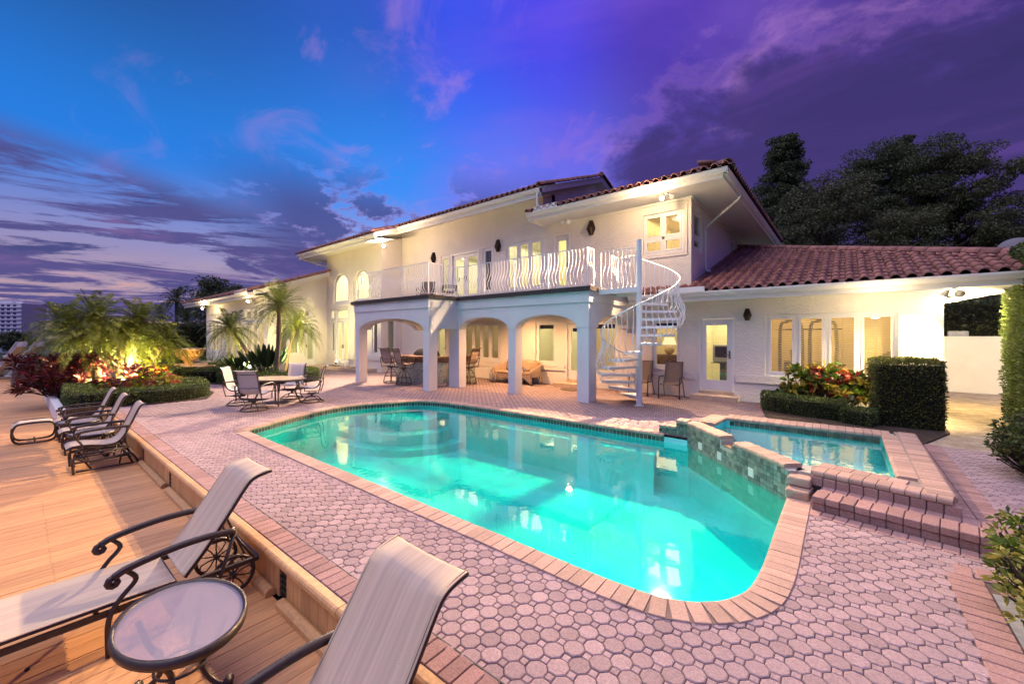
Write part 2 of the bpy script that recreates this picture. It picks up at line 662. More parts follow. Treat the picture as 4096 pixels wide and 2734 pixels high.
# leaf scatter ------------------------------------------------------
def leaves(points, dirs, length, width, rngl, droop=0.0, fold=0.25, jitter=0.3):
    """diamond leaves, two triangles each, based at points and pointing along dirs"""
    n = len(points)
    d = dirs / (np.linalg.norm(dirs, axis=1, keepdims=True) + 1e-9)
    rnd = rngl.normal(size=(n, 3))
    s = np.cross(d, rnd)
    s /= (np.linalg.norm(s, axis=1, keepdims=True) + 1e-9)
    nrm = np.cross(d, s)
    L = length * rngl.uniform(1 - jitter, 1 + jitter, (n, 1))
    Wd = width * rngl.uniform(1 - jitter, 1 + jitter, (n, 1)) * 0.5
    base = points
    tip = points + d * L
    tip[:, 2] -= droop * L[:, 0]
    m = points + d * L * 0.5
    a = m + s * Wd + nrm * Wd * fold
    b = m - s * Wd + nrm * Wd * fold
    V = np.stack([base, a, tip, b], axis=1).reshape(-1, 3)
    i = np.arange(n) * 4
    F = np.stack([i, i + 1, i + 2, i + 3], axis=1)
    return V, F

# ------------------------------------------------------------------ materials of the ground
M_soil = mat('soil', (0.055, 0.036, 0.024), 0.95, 0.5, 9, 1.0, 30, bdist=0.04, speck=(40, 0.4))
M_sand = mat('sandy_soil', (0.36, 0.29, 0.20), 0.95, 0.35, 3, 0.9, 14, bdist=0.04, speck=(30, 0.25))
M_joint = mat('paver_joint', (0.14, 0.10, 0.097), 0.95, 0.4, 12, 0.4, 60)
M_paver = mat('paver_stone', (0.375, 0.268, 0.265), 0.9, 0.14, 0.8, 0.8, 110, island=0.15, bdist=0.006, speck=(75, 0.22))
M_brick = mat('paver_brick', (0.36, 0.215, 0.19), 0.9, 0.16, 3.0, 0.8, 110, island=0.16, bdist=0.006, speck=(75, 0.22))
M_coping = mat('coping_brick', (0.45, 0.295, 0.23), 0.8, 0.14, 2.0, 0.6, 110, island=0.14, bdist=0.005, speck=(60, 0.16))
M_plank = mat('deck_plank', (0.60, 0.305, 0.120), 0.6, 0.16, 3.0, 0.25, 30, island=0.13, stretch=(9, 0.6, 9), bdist=0.004, speck=(14, 0.14))
M_plaster = mat('pool_plaster', (0.32, 0.84, 0.82), 0.7, 0.16, 1.1)
M_tile = mat('slate_tile', (0.17, 0.185, 0.155), 0.35, 0.3, 9.0, 0.15, 60, island=0.55)
M_tiledark = mat('waterline_tile', (0.10, 0.075, 0.055), 0.35, 0.3, 9.0, 0.15, 60, island=0.5)
M_grout = mat('tile_grout', (0.42, 0.42, 0.36), 0.9)
M_decor = mat('decor_tile', (0.72, 0.72, 0.66), 0.5, 0.1, 40, 0.9, 45)
M_white = mat('white_paint', (0.80, 0.80, 0.79), 0.5, 0.03, 4)
M_concrete = mat('concrete', (0.30, 0.32, 0.34), 0.9, 0.3, 7, 0.3, 50)

# ------------------------------------------------------------------ outlines (metres, camera at the origin)
POOL = smoothpath([(-8.70, 2.76), (-7.0, 2.75), (-4.5, 2.75), (-2.5, 2.75), (-1.25, 2.755), (-0.83, 2.85), (-0.57, 3.12), (-0.475, 3.55), (-0.47, 4.6), (-0.47, 5.74)], 8)[:-1] \
    + [(-0.47, 5.74), (-2.12, 7.49)] \
    + smoothpath([(-2.55, 7.50), (-4.87, 7.47), (-6.88, 7.47), (-8.30, 7.37), (-9.02, 7.18), (-9.36, 6.85), (-9.62, 6.30), (-9.86, 5.80), (-9.95, 5.30), (-9.83, 4.72), (-9.60, 4.12), (-9.32, 3.57), (-9.09, 3.18), (-8.98, 2.93), (-8.88, 2.79)], 6)
COPE_OUT = offset_poly(POOL, 0.14)
SPA_O = [(-2.14, 7.50), (-0.50, 5.72), (0.79, 5.50), (0.82, 8.90), (-1.97, 8.85)]
SPA_I = [(-1.80, 7.55), (-1.20, 6.85), (-0.42, 6.06), (0.46, 5.96), (0.48, 8.45), (-1.72, 8.42)]
BED_R = [(-1.70, 12.6), (-1.55, 11.4), (-1.35, 10.5), (-1.0, 8.95), (0.85, 8.95), (1.0, 9.5), (1.50, 10.9), (1.55, 12.6)]
BED_L = [(-14.45, 0.78), (-14.25, 1.6), (-14.05, 2.4), (-14.05, 3.45), (-15.5, 4.0), (-18.9, 4.2), (-18.0, 4.75), (-19.0, 5.4), (-23.5, 6.2), (-30, 6.6), (-34, 6.0), (-34, 0.78)]
BED_C = [(-17.2, 4.75), (-16.2, 5.6), (-15.9, 6.7), (-16.3, 7.6), (-17.6, 8.2), (-19.6, 8.25), (-22.5, 8.1), (-23.0, 7.2), (-20.5, 5.6), (-18.6, 5.0)]
BED_W = [(-34, 6.9), (-30.2, 6.9), (-30.2, 8.3), (-34, 8.3)]
PZ = 0.0

# ------------------------------------------------------------------ ground sheet to the horizon
g = MB()
g.add([(-900, -900, -2.4), (900, -900, -2.4), (900, 900, -2.4), (-900, 900, -2.4)], [(0, 1, 2, 3)])
M_lawn = mat('lawn', (0.035, 0.05, 0.02), 0.95, 0.4, 0.4, 0.6, 14)
struct(g.build('ground', M_lawn))
# canal: flat water beyond the dock
M_canal = paneglass('canal_water', (0.02, 0.05, 0.08), 0.05, 0.04, bump=0.5, bscale=1.2)
g = MB()
g.box(-600, 12, -160, -2.55, -1.6, -0.75)
mw = mat('canal', (0.012, 0.028, 0.045), 0.08, bump=0.6, bscale=1.6, bdist=0.03, stretch=(1, 3, 1))
struct(g.build('canal_water', mw))
# dark earth of the planting beds and the plot behind the house
g = MB()
for bed, z in ((BED_R, 0.015), (BED_L, 0.02), (BED_C, 0.02), (BED_W, 0.02)):
    n = len(bed)
    g.add([(x, y, z) for x, y in bed] + [(x, y, -0.3) for x, y in bed], [tuple(range(n)) if True else ()] + [(i, i + n, (i + 1) % n + n, (i + 1) % n) for i in range(n)])
o = g.build('planting_bed_soil', M_soil)
struct(o)
g = MB()
g.add([(1.0, 9.55, -0.012), (9, 9.55, -0.012), (9, 40, -0.012), (1.0, 40, -0.012)], [(0, 1, 2, 3)])
g.add([(1.8, 3.0, -0.016), (9, 3.0, -0.016), (9, 9.56, -0.016), (1.8, 9.56, -0.016)], [(0, 1, 2, 3)])
struct(g.build('sandy_side_yard', M_sand))
g = MB()
g.add([(-70, 8.5, -0.03), (9, 8.5, -0.03), (9, 60, -0.03), (-70, 60, -0.03)], [(0, 1, 2, 3)])
g.add([(-70, 0.8, -0.035), (-23.4, 0.8, -0.035), (-23.4, 8.5, -0.035), (-70, 8.5, -0.035)], [(0, 1, 2, 3)])
struct(g.build('back_yard_lawn', M_lawn))

# ------------------------------------------------------------------ patio of octagon pavers
patio = MB()
ys = []
def patio_spans(x):
    """y intervals of the patio at x, without pool and spa"""
    lo, hi = 1.42, (12.6 if x < 1.0 else 9.56)
    cuts = []
    for poly in (POOL, SPA_O):
        hit = []
        n = len(poly)
        for i in range(n):
            a, b = poly[i], poly[(i + 1) % n]
            if (a[0] > x) != (b[0] > x):
                hit.append(a[1] + (b[1] - a[1]) * (x - a[0]) / (b[0] - a[0]))
        if len(hit) >= 2:
            cuts.append((min(hit), max(hit)))
    cuts.sort()
    out = []
    y = lo
    for a, b in cuts:
        if a > y:
            out.append((y, a))
        y = max(y, b)
    if y < hi:
        out.append((y, hi))
    return out
xs = np.arange(-30.0, 2.35, 0.05)
for xa in xs:
    for a, b in patio_spans(xa + 0.025):
        patio.add([(xa, a, -0.010), (xa + 0.05, a, -0.010), (xa + 0.05, b, -0.010), (xa, b, -0.010)], [(0, 1, 2, 3)])
patio_o = struct(patio.build('patio', M_joint))

OCT = 0.119
def octa_mesh(p, joint, bev, h, drop):
    """octagon block: flat top, chamfer, skirt, in a frame turned 45 degrees"""
    a = p / 2 - joint / 2
    c = a * 0.4142
    def ring(a, c, z):
        q = [(a, -c), (a, c), (c, a), (-c, a), (-a, c), (-a, -c), (-c, -a), (c, -a)]
        s = math.sqrt(0.5)
        return [((x - y) * s, (x + y) * s, z) for x, y in q]
    v = ring(a - bev, c - bev * 0.41, 0) + ring(a, c, -drop) + ring(a, c, -h)
    f = [tuple(range(8))]
    for k in range(2):
        for i in range(8):
            j = (i + 1) % 8
            f.append((k * 8 + i, k * 8 + 8 + i, k * 8 + 8 + j, k * 8 + j))
    return v, f
def sq_mesh(s, joint, bev, h, drop):
    a = s / 2 - joint / 2
    def ring(a, z):
        return [(a, -a, z), (a, a, z), (-a, a, z), (-a, -a, z)]
    v = ring(a - bev, 0) + ring(a, -drop) + ring(a, -h)
    f = [(0, 1, 2, 3)]
    for k in range(2):
        for i in range(4):
            j = (i + 1) % 4
            f.append((k * 4 + i, k * 4 + 4 + i, k * 4 + 4 + j, k * 4 + j))
    return v, f

def on_patio(x, y):
    if x > 1.75 or y < 1.60 or y > 12.55 or x < -30:
        return False
    if x > 0.60 and y < 4.50:
        return False
    if x > 0.80 and x < 1.22 and 5.0 < y < 9.6:
        return False
    if y > 9.6 and x > 1.0:
        return False
    if -0.28 < x < 1.6 and 5.08 - 0.15 * x < y < 5.6:
        return False
    if x > -10.3 and y < 7.8 and inpoly(x, y, COPE_OUT):
        return False
    if -2.3 < x < 0.95 and 5.3 < y < 9.0 and inpoly(x, y, SPA_O):
        return False
    if x < -14 and (inpoly(x, y, BED_L) or inpoly(x, y, BED_C) or inpoly(x, y, BED_W)):
        return False
    if x > -2 and y > 8.9 and inpoly(x, y, BED_R):
        return False
    if x < -23.15 and y > 8.3:
        return False
    if x < -17.83 and y > 11.4:
        return False
    return True

s45 = math.sqrt(0.5)
octs, sqs = [], []
rad = int(32 / OCT)
for i in range(-rad, rad):
    for j in range(-rad, rad):
        x = (i - j) * OCT * s45 - 1.63
        y = (i + j) * OCT * s45 + 1.79
        if y < 1.3 or y > 12.6 or x < -28 or x > 1.9:
            continue
        d = depth(x, y)
        if d < 1.0:
            continue
        u = 2048 + 1627 * (x * RT[0] + y * RT[1]) / d
        if u < -120 or u > 4220 or 1342 + 1627 * 1.8 / d > 2900:
            continue
        if on_patio(x, y):
            octs.append((x, y, d))
        x2, y2 = x + OCT * s45, y
        if on_patio(x2, y2):
            sqs.append((x2, y2, depth(x2, y2)))
octs.sort(key=lambda t: t[2])
sqs.sort(key=lambda t: t[2])
SQ = OCT * 0.4142
mo = bpy.data.meshes.new('paver'); v, f = octa_mesh(OCT, 0.006, 0.006, 0.03, 0.004); mo.from_pydata(v, [], f); mo.materials.append(M_paver)
ms = bpy.data.meshes.new('paver_square'); v, f = sq_mesh(SQ, 0.005, 0.004, 0.03, 0.004); ms.from_pydata(v, [], f); ms.materials.append(M_paver)
def tilt():
    return (random.gauss(0, 0.006), random.gauss(0, 0.006), random.gauss(0, 0.012))
for x, y, d in octs[:300]:
    o = ob('paver', mo, patio_o, (x, y, random.gauss(0, 0.0012)))
    o.rotation_euler = tilt()
for x, y, d in sqs[:300]:
    o = ob('paver_square', ms, patio_o, (x, y, random.gauss(-0.001, 0.001)))
    o.rotation_euler = tilt()
def scatter_blocks(items, near_v, near_f, name):
    V, F, k = [], [], 0
    nv = np.array(near_v)
    flat = nv[:len(near_v) // 3]
    mb = MB()
    for x, y, d in items:
        dz = random.gauss(0, 0.0012)
        if d < 9.0:
            tx, ty = random.gauss(0, 0.006), random.gauss(0, 0.006)
            vs = [(p[0] + x, p[1] + y, p[2] + dz + p[0] * tx + p[1] * ty) for p in near_v]
            mb.add(vs, near_f)
        else:
            n = len(flat)
            mb.add([(p[0] + x, p[1] + y, dz) for p in flat], [tuple(range(n))])
    o = mb.build(name, M_paver, patio_o)
    o['kind'] = 'stuff'
v, f = octa_mesh(OCT, 0.006, 0.006, 0.02, 0.004)
scatter_blocks(octs[300:], v, f, 'octagon_paver_field')
v, f = sq_mesh(SQ, 0.005, 0.004, 0.02, 0.004)
scatter_blocks(sqs[300:], v, f, 'square_paver_field')

def brick(name, parent, cx, cy, cz, lx, ly, lz, rz=0.0, m=None, b=0.005, key=None):
    """one chamfered brick, mesh shared between alike ones"""
    key = (round(lx, 3), round(ly, 3), round(lz, 3), (m or M_brick).name, b)
    me = BRK.get(key)
    if me is None:
        q = MB(); q.bbox(-lx / 2, lx / 2, -ly / 2, ly / 2, -lz, 0, b)
        me = bpy.data.meshes.new(name); me.from_pydata(q.v, [], q.f); me.materials.append(m or M_brick)
        BRK[key] = me
    o = ob(name, me, parent, (cx, cy, cz), rz)
    return o
BRK = {}
# soldier course along the deck edge, thin dark strip behind it
x = 0.62
k = 0
while x > -14.35:
    w = 0.100
    if k < 150:
        o = brick('edge_brick', patio_o, x - w / 2, 1.508, 0.004 + random.gauss(0, .001), w - 0.006, 0.176, 0.05)
    x -= w
    k += 1
q = MB(); q.box(-14.4, 0.6, 1.599, 1.607, -0.02, 0.001)
q.build('edge_strip', mat('edge_strip', (0.05, 0.05, 0.055), 0.6), patio_o)
# right-hand soldier border (runs toward the step), near corner bricks and the bare concrete strip
yy = 1.66
while yy < 4.55:
    brick('border_brick', patio_o, 0.69, yy, 0.004 + random.gauss(0, .001), 0.194, 0.094, 0.05, R(random.gauss(0, .4)))
    yy += 0.1
q = MB(); q.add([(0.80, 1.5, -0.008), (2.2, 1.5, -0.008), (2.2, 4.35, -0.008), (0.80, 4.35, -0.008)], [(0, 1, 2, 3)])
struct(q.build('concrete_strip', M_concrete))
for bx, by in ((0.90, 4.42), (1.01, 4.44), (1.12, 4.43), (0.70, 4.60), (0.82, 4.62)):
    brick('border_brick', patio_o, bx, by, 0.004, 0.10, 0.19, 0.05, R(-6))
for yb in np.arange(4.75, 9.6, 0.1):
    for xb in (0.905, 1.105):
        if yb < 5.6 and xb < 1.1:
            continue
        brick('path_brick', patio_o, xb, yb, 0.003 + random.gauss(0, .001), 0.194, 0.094, 0.05)
# course of bricks lying flat in front of the spa step
ang = math.atan2(5.03 - 5.22, 0.97 + 0.28)
for k in range(16):
    t = k * 0.105
    brick('step_course_brick', patio_o, -0.24 + t * math.cos(ang), 5.14 + t * math.sin(ang), 0.005, 0.099, 0.17, 0.05, ang)
# borders round the planting bed and along the house stoop
for k in range(12):
    brick('bed_border_brick', patio_o, -1.75 + 0.03 * k, 12.35 - k * 0.105 * 1.35, 0.004, 0.2, 0.10, 0.05, R(-8))

# ------------------------------------------------------------------ deck
deck = struct(MB().box(-35, 1.9, -2.5, 1.38, -0.46, -0.372).build('wooden_deck', mat('deck_joist', (0.05, 0.03, 0.02), 0.9)))
pw = 0.142
mp_ = []
for k in range(3):
    q = MB(); q.bbox(-pw / 2 + 0.002, pw / 2 - 0.002, -2.5, 1.345, -0.03, 0, 0.003)
    me = bpy.data.meshes.new('plank'); me.from_pydata(q.v, [], q.f); me.materials.append(M_plank); mp_.append(me)
x = 1.8
k = 0
while x > -34.5:
    ob('plank', mp_[k % 3], deck, (x, 0, -0.34 + random.gauss(0, 0.0008)))
    x -= pw
    k += 1
# screw heads in rows
M_screw = mat('screw_head', (0.03, 0.02, 0.015), 0.6)
q = MB()
for k in range(70):
    xx = 1.8 - k * pw
    for yy in (-0.35, 0.22, 0.80):
        for s in (-0.035, 0.035):
            q.lathe([(0.0045, 0), (0.0045, 0.0015)], (xx + s, yy + random.gauss(0, .004), -0.3402), 6)
o = q.build('screw_heads', M_screw, deck); o['kind'] = 'stuff'
# riser: vertical boards, rounded nosing, toe rail pieces with gaps
M_riser = mat('riser_board', (0.58, 0.335, 0.145), 0.6, 0.2, 4.0, 0.25, 40, island=0.12, stretch=(6, 6, 0.8), bdist=0.004)
VENT = [-2.05, -3.55, -5.45, -7.3, -9.2, -11.0, -12.9]
x = 1.0
while x > -14.4:
    w = 0.135
    if not any(abs(x - w / 2 - v) < 0.085 for v in VENT):
        o = brick('riser_board', deck, x - w / 2, 1.388, -0.055, w - 0.004, 0.03, 0.285, 0, M_riser, 0.003)
    x -= w
for v in VENT:
    q = MB(); q.box(v - 0.13, v + 0.13, 1.39, 1.43, -0.335, -0.06)
    q.build('vent_recess', mat('vent_dark', (0.015, 0.012, 0.01), 0.9), deck)
    q = MB()
    for zz in (-0.12, -0.17, -0.22, -0.27):
        q.box(v - 0.085, v + 0.085, 1.376, 1.386, zz - 0.006, zz + 0.006)
    q.build('vent_grille', mat('vent_metal', (0.06, 0.05, 0.045), 0.5, metal=0.5), deck)
x = 1.0
while x > -14.4:
    L_ = 1.2
    q = MB()
    pr = [(1.335, -0.052), (1.415, -0.052), (1.415, -0.002), (1.36, -0.002), (1.345, -0.008), (1.335, -0.022)]
    q.extr(pr, 'x', x - L_ + 0.003, x - 0.003)
    q.build('nosing_board', M_riser, deck)
    x -= L_
for a, b in zip([1.0] + [v - 0.1 for v in VENT], [v + 0.1 for v in VENT] + [-14.4]):
    if a - b < 0.3: continue
    q = MB()
    pr = [(1.29, -0.338), (1.37, -0.338), (1.37, -0.29), (1.345, -0.275), (1.31, -0.28), (1.292, -0.30)]
    q.extr(pr, 'x', b, a)
    q.build('toe_rail', M_riser, deck)
# two dark hatches let into the dock far down the deck
for hx in (-20.6, -23.2):
    q = MB(); q.box(hx - 0.9, hx + 0.9, -0.95, -0.35, -0.345, -0.332)
    q.build('deck_hatch', mat('hatch', (0.20, 0.10, 0.05), 0.7, 0.2, 6), deck)

# ------------------------------------------------------------------ swimming pool
pool = thing('swimming_pool', 'free-form swimming pool glowing turquoise, edged with pink brick coping', 'pool')
WZ = -0.135
FL = -1.0
q = MB()
n = len(POOL)
q.add([(x, y, -0.04) for x, y in POOL] + [(x, y, FL) for x, y in POOL], [(i, (i + 1) % n, (i + 1) % n + n, i + n) for i in range(n)] + [tuple(range(n, 2 * n))])
q.build('basin', M_plaster, pool)
# curved entry steps in the far left corner
for k, (sc_, z) in enumerate(((0.0, -0.32), (0.30, -0.58), (0.62, -0.84))):
    pts = []
    cx, cy = -9.45, 6.75
    r = 1.05 + sc_
    for t in np.linspace(R(-115), R(20), 18):
        pts.append((cx + r * math.cos(t) * 1.25, cy + r * math.sin(t)))
    pts += [(-8.0 + sc_ * 1.2, 7.42), (-9.02, 7.16), (-9.36, 6.83), (-9.62, 6.30), (-9.84, 5.80)]
    q = MB(); q.prism(pts, FL, z)
    q.build('pool_step', M_plaster, pool)
q = MB(); q.add([(-8.2, 7.44, -0.3), (-2.6, 7.46, -0.3), (-2.6, 7.12, -0.3), (-7.9, 7.1, -0.3), (-8.2, 7.44, FL), (-2.6, 7.46, FL), (-2.6, 7.12, FL), (-7.9, 7.1, FL)], [(3, 2, 1, 0), (3, 7, 6, 2), (0, 4, 7, 3)])
q.build('pool_bench', M_plaster, pool)
# waterline tiles on the far side
def resample(pts, step, closed=False):
    P = [np.array(p[:2], float) for p in pts]
    if closed: P.append(P[0])
    out = [P[0]]
    need = step
    for a, b in zip(P, P[1:]):
        L = np.hypot(*(b - a))
        pos = 0.0
        while L - pos >= need:
            pos += need
            out.append(a + (b - a) * pos / L)
            need = step
        need -= (L - pos)
    return out
iA = min(range(n), key=lambda i: abs(POOL[i][0] + 2.12) + abs(POOL[i][1] - 7.49))
far = [POOL[i % n] for i in range(iA + 1, n)]
fs = resample(far, 0.077)
for k, (a, b) in enumerate(zip(fs, fs[1:])):
    if k > 190: break
    mid = (a + b) / 2
    t = math.atan2(b[1] - a[1], b[0] - a[0])
    q = brick('waterline_tile', pool, mid[0] + 0.004 * math.sin(t), mid[1] - 0.004 * math.cos(t), -0.048, 0.071, 0.016, 0.085, t, M_tiledark, 0.003)
# coping: one brick per piece, round nose toward the water
def coping_run(inner, name, parent, width, ztop, step=0.108, over=0.035, thick=0.06, m=None, flip=1):
    pts = resample(inner, step)
    for a, b in zip(pts, pts[1:]):
        t = (b - a) / np.hypot(*(b - a))
        nn = np.array([t[1], -t[0]]) * flip
        g_ = 0.003
        a2, b2 = a + t * g_, b - t * g_
        prof = [(-over + 0.012, ztop - thick), (-over, ztop - thick + 0.014), (-over, ztop - 0.022), (-over + 0.010, ztop - 0.007), (-over + 0.028, ztop), (width - 0.004, ztop), (width, ztop - 0.004), (width, ztop - thick)]
        dz = random.gauss(0, 0.0012)
        vs = [(*(a2 + nn * o_), z + dz) for o_, z in prof] + [(*(b2 + nn * o_), z + dz) for o_, z in prof]
        m_ = len(prof)
        c0 = np.mean(np.array(vs), axis=0)
        vs = [tuple(np.array(p) - c0) for p in vs]
        fs_ = [tuple(range(m_)), tuple(range(2 * m_ - 1, m_ - 1, -1))] + [(i, i + m_, (i + 1) % m_ + m_, (i + 1) % m_) for i in range(m_)]
        qq = MB(); qq.add(vs, fs_)
        qq.build(name, m or M_coping, parent, loc=tuple(c0))
iB = min(range(n), key=lambda i: abs(POOL[i][0] + 0.47) + abs(POOL[i][1] - 5.74))
coping_run([POOL[i] for i in range(0, iB + 1)], 'coping_brick', pool, 0.19, 0.012)
coping_run([POOL[i % n] for i in range(iA + 1, n + 1)], 'coping_brick', pool, 0.19, 0.012)
# mortar bed under the coping
q = MB()
CO = offset_poly(POOL, 0.185); CI = offset_poly(POOL, 0.002)
for i in range(n):
    j = (i + 1) % n
    if i in (iB,) : continue
    q.add([(*CI[i], 0.004), (*CI[j], 0.004), (*CO[j], 0.004), (*CO[i], 0.004)], [(3, 2, 1, 0)])
q.build('coping_mortar', mat('coping_mortar', (0.20, 0.14, 0.12), 0.95, 0.2, 20), pool)
# water
M_water = paneglass('pool_water_sheet', (0.07, 0.86, 0.79), 0.05, 0.04, bump=0.18, bscale=2.2, stretch=(1, 1, 1), power=3.7)
q = MB(); q.add([(x, y, WZ) for x, y in POOL], [tuple(range(n))])
struct(q.build('pool_water', M_water))
# underwater lights: niche, lens, light
M_lens = emis('pool_lens', (0.75, 1.0, 0.95), 14)
for i, (px_, py_, nx, ny, e) in enumerate(((-1.35, 2.77, 0, 1, 18), (-3.9, 2.77, 0, 1, 8), (-6.6, 2.77, 0, 1, 6.5), (-0.49, 4.4, -1, 0, 10))):
    t = thing('pool_light', ('round underwater lamp in the pool wall at the near right corner', 'round underwater lamp midway along the near pool wall', 'round underwater lamp at the left end of the near pool wall', 'round underwater lamp in the right pool wall')[i], 'pool light', (px_, py_, -0.42), math.atan2(ny, nx))
    q = MB(); q.lathe([(0.11, -0.012), (0.115, 0.0), (0.10, 0.012)], (0, 0, 0), 20); q.xf(Matrix.Rotation(R(90), 4, 'Y'))
    q.build('rim', mat('steel', (0.5, 0.5, 0.5), 0.3, metal=1.0), t)
    q = MB(); q.lathe([(0.09, 0.0), (0.07, 0.02), (0.02, 0.028)], (0, 0, 0), 16); q.xf(Matrix.Translation((0.008, 0, 0)) @ Matrix.Rotation(R(90), 4, 'Y'))
    q.build('lens', M_lens, t)
    lamp('pool_lamp', 'POINT', (0.30, 0, 0.12), e, (0.78, 1.0, 0.96), 0.10, parent=t)

# ------------------------------------------------------------------ spa
spa = thing('spa', 'raised spa with slate mosaic wall and brick coping, spilling into the pool', 'spa')
ST = 0.285
SW = 0.165
A_, B_, C_, D_, E_ = [np.array(p) for p in SPA_O]
nI = len(SPA_I)
# shell between outer wall and basin
q = MB()
def wallpiece(q, a, b, inward, t, z0, z1):
    d = (b - a) / np.hypot(*(b - a)); nn = np.array([-d[1], d[0]]) * inward
    p = [a, b, b + nn * t, a + nn * t]
    q.prism([tuple(x) for x in p], z0, z1)
dAB = (B_ - A_) / np.hypot(*(B_ - A_)); nAB = np.array([-dAB[1], dAB[0]])
LAB = float(np.hypot(*(B_ - A_)))
NOT0, NOT1 = 1.02, 1.32
wallpiece(q, A_, A_ + dAB * NOT0, 1, 0.20, -0.5, ST - 0.055)
wallpiece(q, A_ + dAB * NOT0, A_ + dAB * NOT1, 1, 0.20, -0.5, 0.15)
wallpiece(q, A_ + dAB * NOT1, B_, 1, 0.20, -0.5, ST - 0.055)
wallpiece(q, B_ + np.array([0.05, 0.07]), C_ + np.array([-0.03, 0.07]), 1, 0.32, -0.1, ST - 0.055)
wallpiece(q, C_ + np.array([-0.02, 0.10]), D_ + np.array([-0.02, -0.0]), 1, 0.30, -0.1, ST - 0.058)
wallpiece(q, D_ + np.array([-0.0, -0.02]), E_ + np.array([0.0, -0.02]), 1, 0.38, -0.1, ST - 0.056)
wallpiece(q, E_, A_ + np.array([0.0, 0.02]), 1, 0.24, -0.1, ST - 0.057)
q.build('shell', M_grout, spa)
q = MB()
zi = -0.55
q.add([(x, y, ST - 0.06) for x, y in SPA_I] + [(x, y, zi) for x, y in SPA_I], [(i, (i + 1) % nI, (i + 1) % nI + nI, i + nI) for i in range(nI)] + [tuple(range(nI, 2 * nI))])
q.build('basin', M_plaster, spa)
q = MB()
ben = offset_poly(SPA_I, -0.42)
q.add([(x, y, -0.2) for x, y in SPA_I] + [(x, y, -0.2) for x, y in ben] + [(x, y, zi) for x, y in ben], [(i, (i + 1) % nI, (i + 1) % nI + nI, i + nI) for i in range(nI)] + [(i + nI, (i + 1) % nI + nI, (i + 1) % nI + 2 * nI, i + 2 * nI) for i in range(nI)])
q.build('seat_ledge', M_plaster, spa)
# mosaic on the pool side
TS = 0.062
ang = math.atan2(dAB[1], dAB[0])
kk = 0
decor_t = (0.42, 1.02, 1.72)
for c in range(int(LAB / TS)):
    for r_ in range(6):
        t = (c + 0.5) * TS
        z = ST - 0.062 - r_ * TS
        if NOT0 - 0.01 < t < NOT1 + 0.01 and r_ < 2:
            continue
        if any(abs(t - d_) < 0.055 for d_ in decor_t) and r_ in (3, 4):
            continue
        p = A_ + dAB * t - nAB * 0.006
        brick('mosaic_tile', spa, p[0], p[1], z, TS - 0.005, 0.014, TS - 0.005, ang, M_tile, 0.002)
        kk += 1
for d_ in decor_t:
    p = A_ + dAB * (round(d_ / TS) * TS) - nAB * 0.008
    o = brick('decor_tile', spa, p[0], p[1], ST - 0.062 - 3 * TS, 2 * TS - 0.012, 0.016, 2 * TS - 0.008, ang, M_decor, 0.004)
# left cheek of tiles stepping up from the pool edge
for c in range(8):
    for r_ in range(5):
        x0, y0 = A_[0] - 0.06 - c * TS, A_[1] + 0.045
        z = ST - 0.065 - r_ * TS
        if c >= 3 and z > 0.10: continue
        brick('mosaic_tile', spa, x0, y0, z, TS - 0.005, 0.014, TS - 0.005, 0, M_tile, 0.002)
q = MB(); q.box(A_[0] - 0.22, A_[0] - 0.02, 7.56, 7.85, -0.3, ST - 0.07); q.box(A_[0] - 0.52, A_[0] - 0.22, 7.56, 7.8, -0.3, 0.115)
q.build('cheek_wall', M_grout, spa)
for k in range(3):
    brick('cheek_brick', spa, A_[0] - 0.27 - k * 0.1, 7.65, 0.165, 0.095, 0.25, 0.05, 0, M_coping, 0.010)
for k in range(2):
    brick('cheek_brick', spa, A_[0] - 0.07 - k * 0.1, 7.66, ST, 0.095, 0.26, 0.06, 0, M_coping, 0.010)
# waterline tiles inside the far wall
for k in range(26):
    brick('inner_tile', spa, -1.62 + k * 0.08, 8.425, 0.215, 0.075, 0.014, 0.075, 0, M_tiledark, 0.003)
# coping of the spa, both sides of the weir
coping_run([A_ + nAB * 0.02, A_ + dAB * (NOT0 - 0.02) + nAB * 0.02], 'coping_brick', spa, 0.20, ST, 0.10, 0.03, 0.06, None, -1)
coping_run([A_ + dAB * (NOT1 + 0.02) + nAB * 0.02, B_ + nAB * 0.02], 'coping_brick', spa, 0.20, ST, 0.10, 0.03, 0.06, None, -1)
coping_run([B_ + np.array([0.22, 0.0]), C_ + np.array([0.0, 0.01])], 'coping_brick', spa, 0.18, ST + 0.001, 0.108, 0.035, 0.06, None, -1)
coping_run([B_ + np.array([0.25, 0.21]), C_ + np.array([-0.2, 0.20])], 'coping_brick', spa, 0.20, ST - 0.001, 0.15, 0.0, 0.05, None, -1)
coping_run([C_ + np.array([0.0, 0.1]), D_], 'coping_brick', spa, 0.175, ST + 0.002, 0.104, 0.035, 0.06, None, -1)
coping_run([np.array([0.46, 8.45]), np.array([0.46, 5.96])], 'coping_brick', spa, 0.15, ST + 0.0, 0.104, 0.03, 0.06, None, -1)
coping_run([np.array([-1.72, 8.42]), np.array([0.60, 8.46])], 'coping_brick', spa, 0.36, ST - 0.003, 0.108, 0.03, 0.06, None, -1)
coping_run([np.array([-1.78, 7.72]), np.array([-1.72, 8.55])], 'coping_brick', spa, 0.28, ST - 0.005, 0.104, 0.03, 0.06, None, -1)
for k in range(12):
    t = k / 12
    p = np.array([-1.15, 6.86]) * (1 - t) + np.array([-0.42, 6.1]) * t
q = MB(); q.box(0.595, 0.672, 5.75, 8.80, ST - 0.05, ST - 0.004); q.box(-0.30, 0.60, 5.72, 5.98, ST - 0.05, ST - 0.012); q.build('coping_mortar', mat('spa_mortar', (0.30, 0.24, 0.20), 0.9, 0.2, 20), spa)
q = MB()
